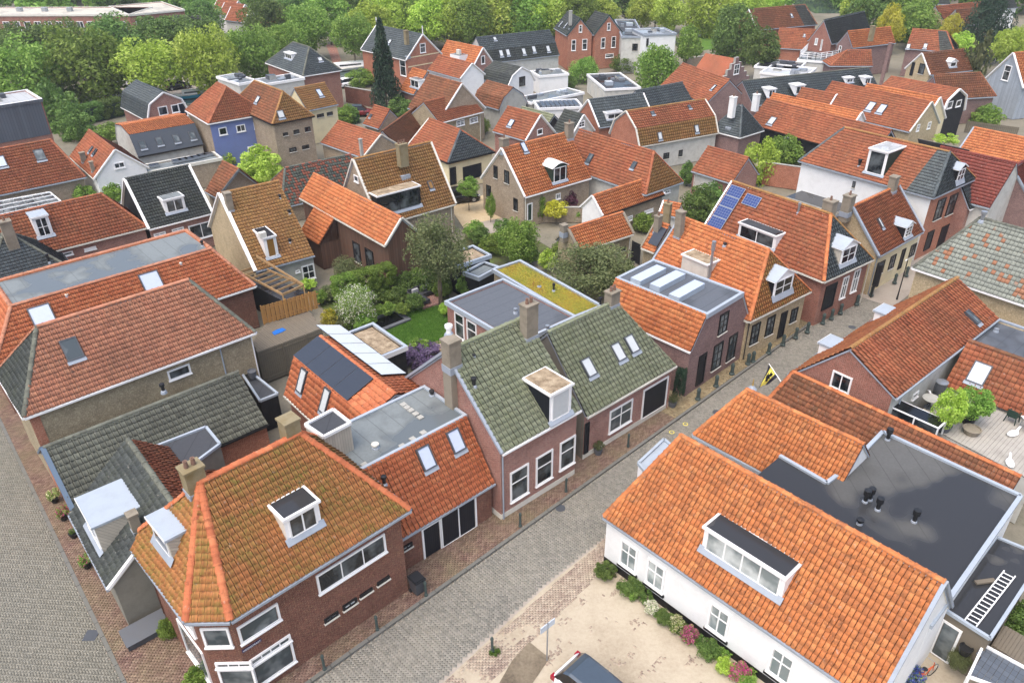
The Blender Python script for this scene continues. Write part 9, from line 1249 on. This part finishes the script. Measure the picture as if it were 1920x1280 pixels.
for i in range(1,7): mb=MB(); t=i/7; bar(mb,A0.lerp(A3,t),A1.lerp(A2,t),.05,.16,'wood'); mb.build('rafter',e)
mb=MB(); bar(mb,Vector((-20.55,56.74,4.20)),Vector((-16.28,53.90,3.00)),.05,.2,'wood'); mb.build('long_beam',e)
for a in (A0,A1,A2,A3): mb=MB(); mb.box(a.x-.05,a.x+.05,a.y-.05,a.y+.05,0,2.8,'wood'); mb.build('post',e)
pl=[A0,A1,A2,A3]; mb=MB(); mb.prism([(p.x,p.y) for p in pl],0,2.3,'w_black',top='f_dark'); o=mb.build('garden_shed'); tag(o,'black flat roofed shed under the timber frame','shed')
# trampoline, sofa
q=(-9.85,53.18,0.10); e=thing('trampoline','rectangular sunken black trampoline with grey edge pad on the lawn','trampoline',(q[0],q[1],0),rad(41)); mb=MB()
for x0,x1,y0,y1 in ((-1.5,1.5,-1.1,-.75),(-1.5,1.5,.75,1.1),(-1.5,-1.15,-.75,.75),(1.15,1.5,-.75,.75)): mb.box(x0,x1,y0,y1,.08,.2,'gravel_pot')
mb.build('edge_pad',e); mb=MB(); mb.box(-1.15,1.15,-.75,.75,.1,.13,'carblack'); mb.build('mat',e); mb=MB(); mb.box(-1.4,1.4,-1.,1.,-.04,.08,'blackplastic'); mb.build('frame',e)
q=(-7.28,57.04,0.30); e=thing('corner_sofa','dark grey outdoor corner sofa with pale pillows on a brick terrace','sofa',(q[0],q[1],.16),rad(41.8)); 
for nm,x0,x1,y0,y1,z0,z1,m in (('seat',-1.1,1.1,-.1,.7,.12,.42,'cushion'),('seat',-1.1,-.3,-1.2,-.1,.12,.42,'cushion'),('backrest',-1.1,1.1,.7,.85,.12,.8,'cushion'),('armrest',-1.25,-1.1,-.1,.85,.12,.65,'cushion'),('armrest',1.1,1.25,-.1,.85,.12,.65,'cushion'),('pillow',-.8,-.25,.45,.68,.42,.75,'pillow'),('pillow',.3,.95,.45,.68,.42,.75,'pillow'),('base',-1.2,1.2,-.05,.8,.0,.12,'blackplastic')): mb=MB(); mb.box(x0,x1,y0,y1,z0,z1,m); mb.build(nm,e)
mb=MB(); c=Vector(q); mb.prism([(-8.09,56.75,0.00)[:2],(-6.15,58.04,0.00)[:2],(-5.90,56.06,0.00)[:2],(-7.22,55.13,0.00)[:2]],0,.16,'w_pink'); o=mb.build('sofa_platform'); o['kind']='structure'
# pleached hedge
a,b=Vector((-14.14,54.75,0.00)),Vector((-9.82,57.55,0.00)); c=(a+b)/2; e=thing('pleached_hedge','clipped green hedge on bare stems in front of the timber house','hedge',(c.x,c.y,0),math.atan2((b-a).y,(b-a).x)); Lh=(b-a).length
for i in range(3): o=link('foliage',crown_mesh('H','l_mid'),e); o.location=(Lh*((i+.5)/3-.5),0,2.2); o.scale=(Lh/6*1.2,.6,.95)
for i in range(6): mb=MB(); x=Lh*((i+.5)/6-.5); mb.tube([(x,0,-.05),(x+.03,0,1.6)],[.05,.04],'bark',6); mb.build('stem',e)
# clipped hedges
def hedge(label,a,b,h,w,mat,z0=0.):
    a,b=Vector(a[:2]),Vector(b[:2]); c=(a+b)/2; d=b-a; n=max(1,round(d.length/(w*1.6))); e=thing('clipped_hedge',label,'hedge',(c.x,c.y,z0),math.atan2(d.y,d.x)); mb=MB(); mb.box(-d.length/2,d.length/2,-w*.25,w*.25,0,h*.7,'greendoor'); mb.build('inner_branches',e)
    for i in range(n): o=link('foliage',crown_mesh('H',mat),e); o.location=(d.length*((i+.5)/n-.5),0,h*.5); o.scale=(d.length/n/2*1.1,w/2,h*.52)
hedge('tall dark green clipped hedge in front of the red tiled roof at left',(-52.92,78.05,2.60),(-47.51,80.73,2.60),2.7,1.4,'l_fir')
hedge('long hedge along the canal behind the slate gambrel house',(-64.59,110.30,0.00),(-58.35,117.94,0.00),2.6,2.,'l_dark')
hedge('round topped hedge between the gambrel barn and the black timber wall',(24.80,96.54,0.00),(29.83,95.64,0.00),2.,2.2,'l_mid')
hedge('low clipped hedge along the garden wall of the curved dormer house',(5.43,74.31,0.00),(7.05,73.79,0.00),1.2,1.,'l_mid')
hedge('dark hedge around the grass near the fir tree',(-24.71,114.70,0.00),(-22.08,111.67,0.00),1.6,1.4,'l_dark')
# planters by the street doors and pots along the left street
for q,lab,ex in (((-25.89,32.69,0.00),'pot of white hydrangea on the left pavement',('fl_cream',.35)),((-21.78,27.82,0.00),'pot of pink geranium against the grey roofed house on the left pavement',('fl_pink',.2)),((-24.68,31.28,0.00),'purple hydrangea on the left pavement near the zinc dormer',('fl_pink',.35))): pot(lab,q,.22,.3,'blackplastic','t','l_mid',.38,.32,.1,name='flower_pot',extra=ex)
q=(-23.51,29.99,0.00); pot('low black planter on the left pavement below the zinc dormer',q,.25,.3,'blackplastic','t','l_dark',.22,.12,.1,name='flower_pot')
for q,lab in (((5.16,36.51,-0.00),'square grey planter with olive green plant beside the dark front door'),((10.56,41.31,0.00),'square grey planter with small plant beside the black garage door')): pot(lab,q,.28,.4,'gravel_pot','t','l_olive',.35,.25,.1,name='planter')
# cellar hatch below the rendered gable
q=(-17.06,23.69,0.30); e=thing('storage_box','grey sloping storage box beneath the rendered gable wall','box',(q[0],q[1],0),rad(41)); mb=MB(); mb.prism([(-.95,-.4),(.95,-.4),(.95,.4),(-.95,.4)],0,.45,'greyplastic'); mb.build('body',e); mb=MB(); mb.face([(-1,-.48,.47),(1,-.48,.47),(1,.42,.8),(-1,.42,.8)],'gravel_pot'); mb.face([(-1,-.48,.43),(-1,-.48,.47),(-1,.42,.8),(-1,.42,.45)],'gravel_pot'); mb.face([(1,.42,.45),(1,.42,.8),(1,-.48,.47),(1,-.48,.43)],'gravel_pot'); mb.face([(-1,.42,.45),(-1,.42,.8),(1,.42,.8),(1,.42,.45)],'gravel_pot'); mb.build('lid',e)
# street name plate on the corner house
CH_=[o for o in bpy.data.objects if o.get('label','').startswith('mossy orange tiled corner')][0]
def plate():
    mb=MB(); x0,x1,y,z0,z1=(-3.56, -2.71, -3.23, 3.0, 3.16); mb.box(x0,x1,y-.03,y,z0,z1,'signblue'); pl_=mb.build('street_name_plate',CH_); cu=bpy.data.curves.new('lettering','FONT'); cu.body='HOOGSTRAAT'; cu.size=(z1-z0)*.78; cu.extrude=.004; cu.align_x='CENTER'; cu.align_y='CENTER'; cu.materials.append(M('white')); t0=bpy.data.objects.new('lettering_curve',cu); me=bpy.data.meshes.new_from_object(t0); bpy.data.objects.remove(t0); w=max(v.co.x for v in me.vertices)-min(v.co.x for v in me.vertices); t=link('lettering',me,pl_); t.location=((x0+x1)/2,y-.036,(z0+z1)/2); t.rotation_euler=(math.pi/2,0,0); t.scale.x=min(1.,(x1-x0)*.9/max(.01,w))
plate()
# white railing of the far terrace
def railing(label,pts,z0,h=1.0):
    e=thing('terrace_railing',label,'railing',(0,0,0))
    for a,b in zip(pts[:-1],pts[1:]):
        a,b=Vector((*a[:2],z0)),Vector((*b[:2],z0)); n=max(1,round((b-a).length/1.2))
        for z in (.35,.7,1.): mb=MB(); bar(mb,a+Vector((0,0,z*h)),b+Vector((0,0,z*h)),.06,.08,'white'); mb.build('rail',e)
        for i in range(n+1): q=a.lerp(b,i/n); mb=MB(); mb.box(q.x-.05,q.x+.05,q.y-.05,q.y+.05,z0,z0+h+.05,'white'); mb.build('post',e)
railing('white timber railing around the far roof terrace',[(49.64,137.54,3.50),(51.85,135.91,3.50),(56.37,138.31,3.50),(58.63,142.72,3.50),(54.01,145.99,3.50),(49.64,137.54,3.50)],3.5)
# stepped gable
a,b=Vector((31.88,119.98,-0.00)),Vector((37.74,124.88,0.00)); e=thing('stepped_gable_house','old brick house with stepped gable and white window','house',(a.x,a.y,0),math.atan2((b-a).y,(b-a).x)); Lg=(b-a).length; n=5; 
mb=MB(); st=Lg/(2*n-1)
prof=[(0,0),(Lg,0)]
for i in range(n): prof+=[(Lg-i*st,3.4+i*.8),(Lg-(i+1)*st if i<n-1 else Lg-i*st-st,3.4+i*.8)]
for i in range(n-2,-1,-1): prof+=[((i+1)*st,3.4+i*.8),(i*st,3.4+i*.8)]
P1=[(x,0,z) for x,z in prof]; P2=[(x,.4,z) for x,z in prof]; mb.face(P1,'w_purple'); mb.face(P2[::-1],'w_purple')
for i in range(len(P1)): j=(i+1)%len(P1); mb.face([P1[j],P1[i],P2[i],P2[j]],'w_concrete')
mb.build('stepped_gable',e); glazed(e,lambda s,o_,z:(s,o_,z),Lg*.42,Lg*.6,4.1,5.6,ST['grid']); mb=MB(); mb.box(.2,Lg-.2,.4,6,0,3.2,'w_purple',top='t_slate'); mb.build('wall',e)
rp=[(.2,.4,3.2),(Lg/2,.4,6.4),(Lg/2,6,6.4),(.2,6,3.2)]; mb=MB(); mb.face(rp,'t_red'); mb.face([(Lg-.2,.4,3.2),(Lg-.2,6,3.2),(Lg/2,6,6.4),(Lg/2,.4,6.4)],'t_red'); mb.build('roof',e)
# courtyard wall
def gwall(label,a,b,h,m,t=.22,name='garden_wall'):
    a,b=Vector((*a[:2],0)),Vector((*b[:2],0)); e=thing(name,label,'wall',tuple(a),math.atan2((b-a).y,(b-a).x)); L=(b-a).length; mb=MB(); mb.box(0,L,-t/2,t/2,0,h,m); mb.build('wall',e); mb=MB(); mb.box(-.03,L+.03,-t/2-.04,t/2+.04,h,h+.07,'w_concrete'); mb.build('coping',e)
gwall('brick garden wall below the curved dormer house',(2.09,73.67,0.00),(7.94,73.53,0.00),1.6,'w_sand')
gwall('old brick garden wall beside the tall bush near the far lawn',(31.74,146.11,0.00),(45.33,155.35,0.00),1.8,'w_sand')
gwall('brick terrace wall with timber top beside the light green climber',(28.66,84.28,0.00),(32.15,82.41,0.00),2.6,'w_orange')
gwall('brown brick yard wall behind the fir tree',(-25.92,124.40,0.00),(-20.84,120.84,0.00),2.4,'w_brown')
fence('grey timber fence behind the black gambrel house',(66.66,112.45,0.00),(65.96,108.63,0.00),1.8,'fence_old')
fence('low grey timber fence in front of the pale gable garden',(61.96,104.26,0.00),(67.04,100.72,0.00),1.6,'fence_old',.2)
fence('black board gate beside the small stone outbuilding',(10.99,64.08,0.00),(11.62,63.18,0.00),2.,'w_black')

# far woodland along the horizon
def woodland():
    rs=np.random.RandomState(21); Vs=[];Fs=[];Rr=[];off=0; V0,F0,r0=leaf_cloud(31,30,70,.09,'round')
    for i in range(230):
        a=rs.uniform(-.62,.66); d=rs.uniform(215,330)+rs.rand()*40; x,y=math.sin(a)*d,math.cos(a)*d; r=rs.uniform(4,7.5); V=V0*np.array([r,r,r*rs.uniform(.8,1.1)])+np.array([x,y,r*.9]); Vs.append(V); Fs.append(F0+off); Rr.append(np.clip(r0*.6+rs.rand()*.4,0,1)); off+=len(V)
    o=link('woodland',raw_mesh('woodland',np.concatenate(Vs),np.concatenate(Fs),['l_mid'],np.concatenate(Rr))); tag(o,'dark green far woodland along the top of the view','woodland',kind='stuff')
woodland()

so_=[o for o in bpy.data.objects if o.get('label','').startswith('low annexe with yellow')][0]; rc=[c for r in so_.children for c in r.children if c.name.startswith('roof_covering')][0]
def sedum():
    vs=[v.co for v in rc.data.vertices]; lo=[min(v[i] for v in vs) for i in (0,1)]; hi=[max(v[i] for v in vs) for i in (0,1)]; z=vs[0].z; rs=np.random.RandomState(3); n=14000
    P_=np.c_[rs.uniform(lo[0],hi[0],n),rs.uniform(lo[1],hi[1],n),z+rs.rand(n)*.07]; f=np.sin(P_[:,0]*1.7+np.sin(P_[:,1]*2.3))*.5+np.sin(P_[:,0]*.6+P_[:,1]*3.1)*.3; r=np.clip(.55+.25*f+rs.normal(0,.18,n),0,1)
    t=rs.normal(0,1,(n,3)); t[:,2]*=.4; t/=np.linalg.norm(t,axis=1)[:,None]; b=np.cross(t,[0,0,1.]); b/=np.linalg.norm(b,axis=1)[:,None]; s_=(.03+.03*rs.rand(n))[:,None]
    V=np.stack([P_-t*s_,P_-b*s_,P_+t*s_,P_+b*s_],1).reshape(-1,3); o=link('sedum_plants',raw_mesh('sedum_plants',V,np.arange(n*4).reshape(-1,4),['l_sedum'],r),so_); o['kind']='stuff'
sedum()

# thin summer haze over the whole town
def haze(d):
    m=bpy.data.materials.new('haze_air'); m.use_nodes=True; t=m.node_tree; t.nodes.remove(t.nodes['Principled BSDF']); v_=t.nodes.new('ShaderNodeVolumePrincipled'); v_.inputs['Color'].default_value=(.92,.95,1,1); v_.inputs['Density'].default_value=d; v_.inputs['Anisotropy'].default_value=.2; t.links.new(v_.outputs[0],t.nodes['Material Output'].inputs['Volume'])
    MATS['haze_air']=m; mb=MB(); mb.box(-1000,1000,-80,1900,-1.1,31.5,'haze_air'); o=mb.build('haze'); o['kind']='stuff'; o.display_type='WIRE'
haze(.00035)

q=(-16.92,41.87,2.40); pot('round blue grey tub standing on the small dark flat roof',q,.3,.5,'gravel_pot',None,None,0,0,2.36,name='tub')
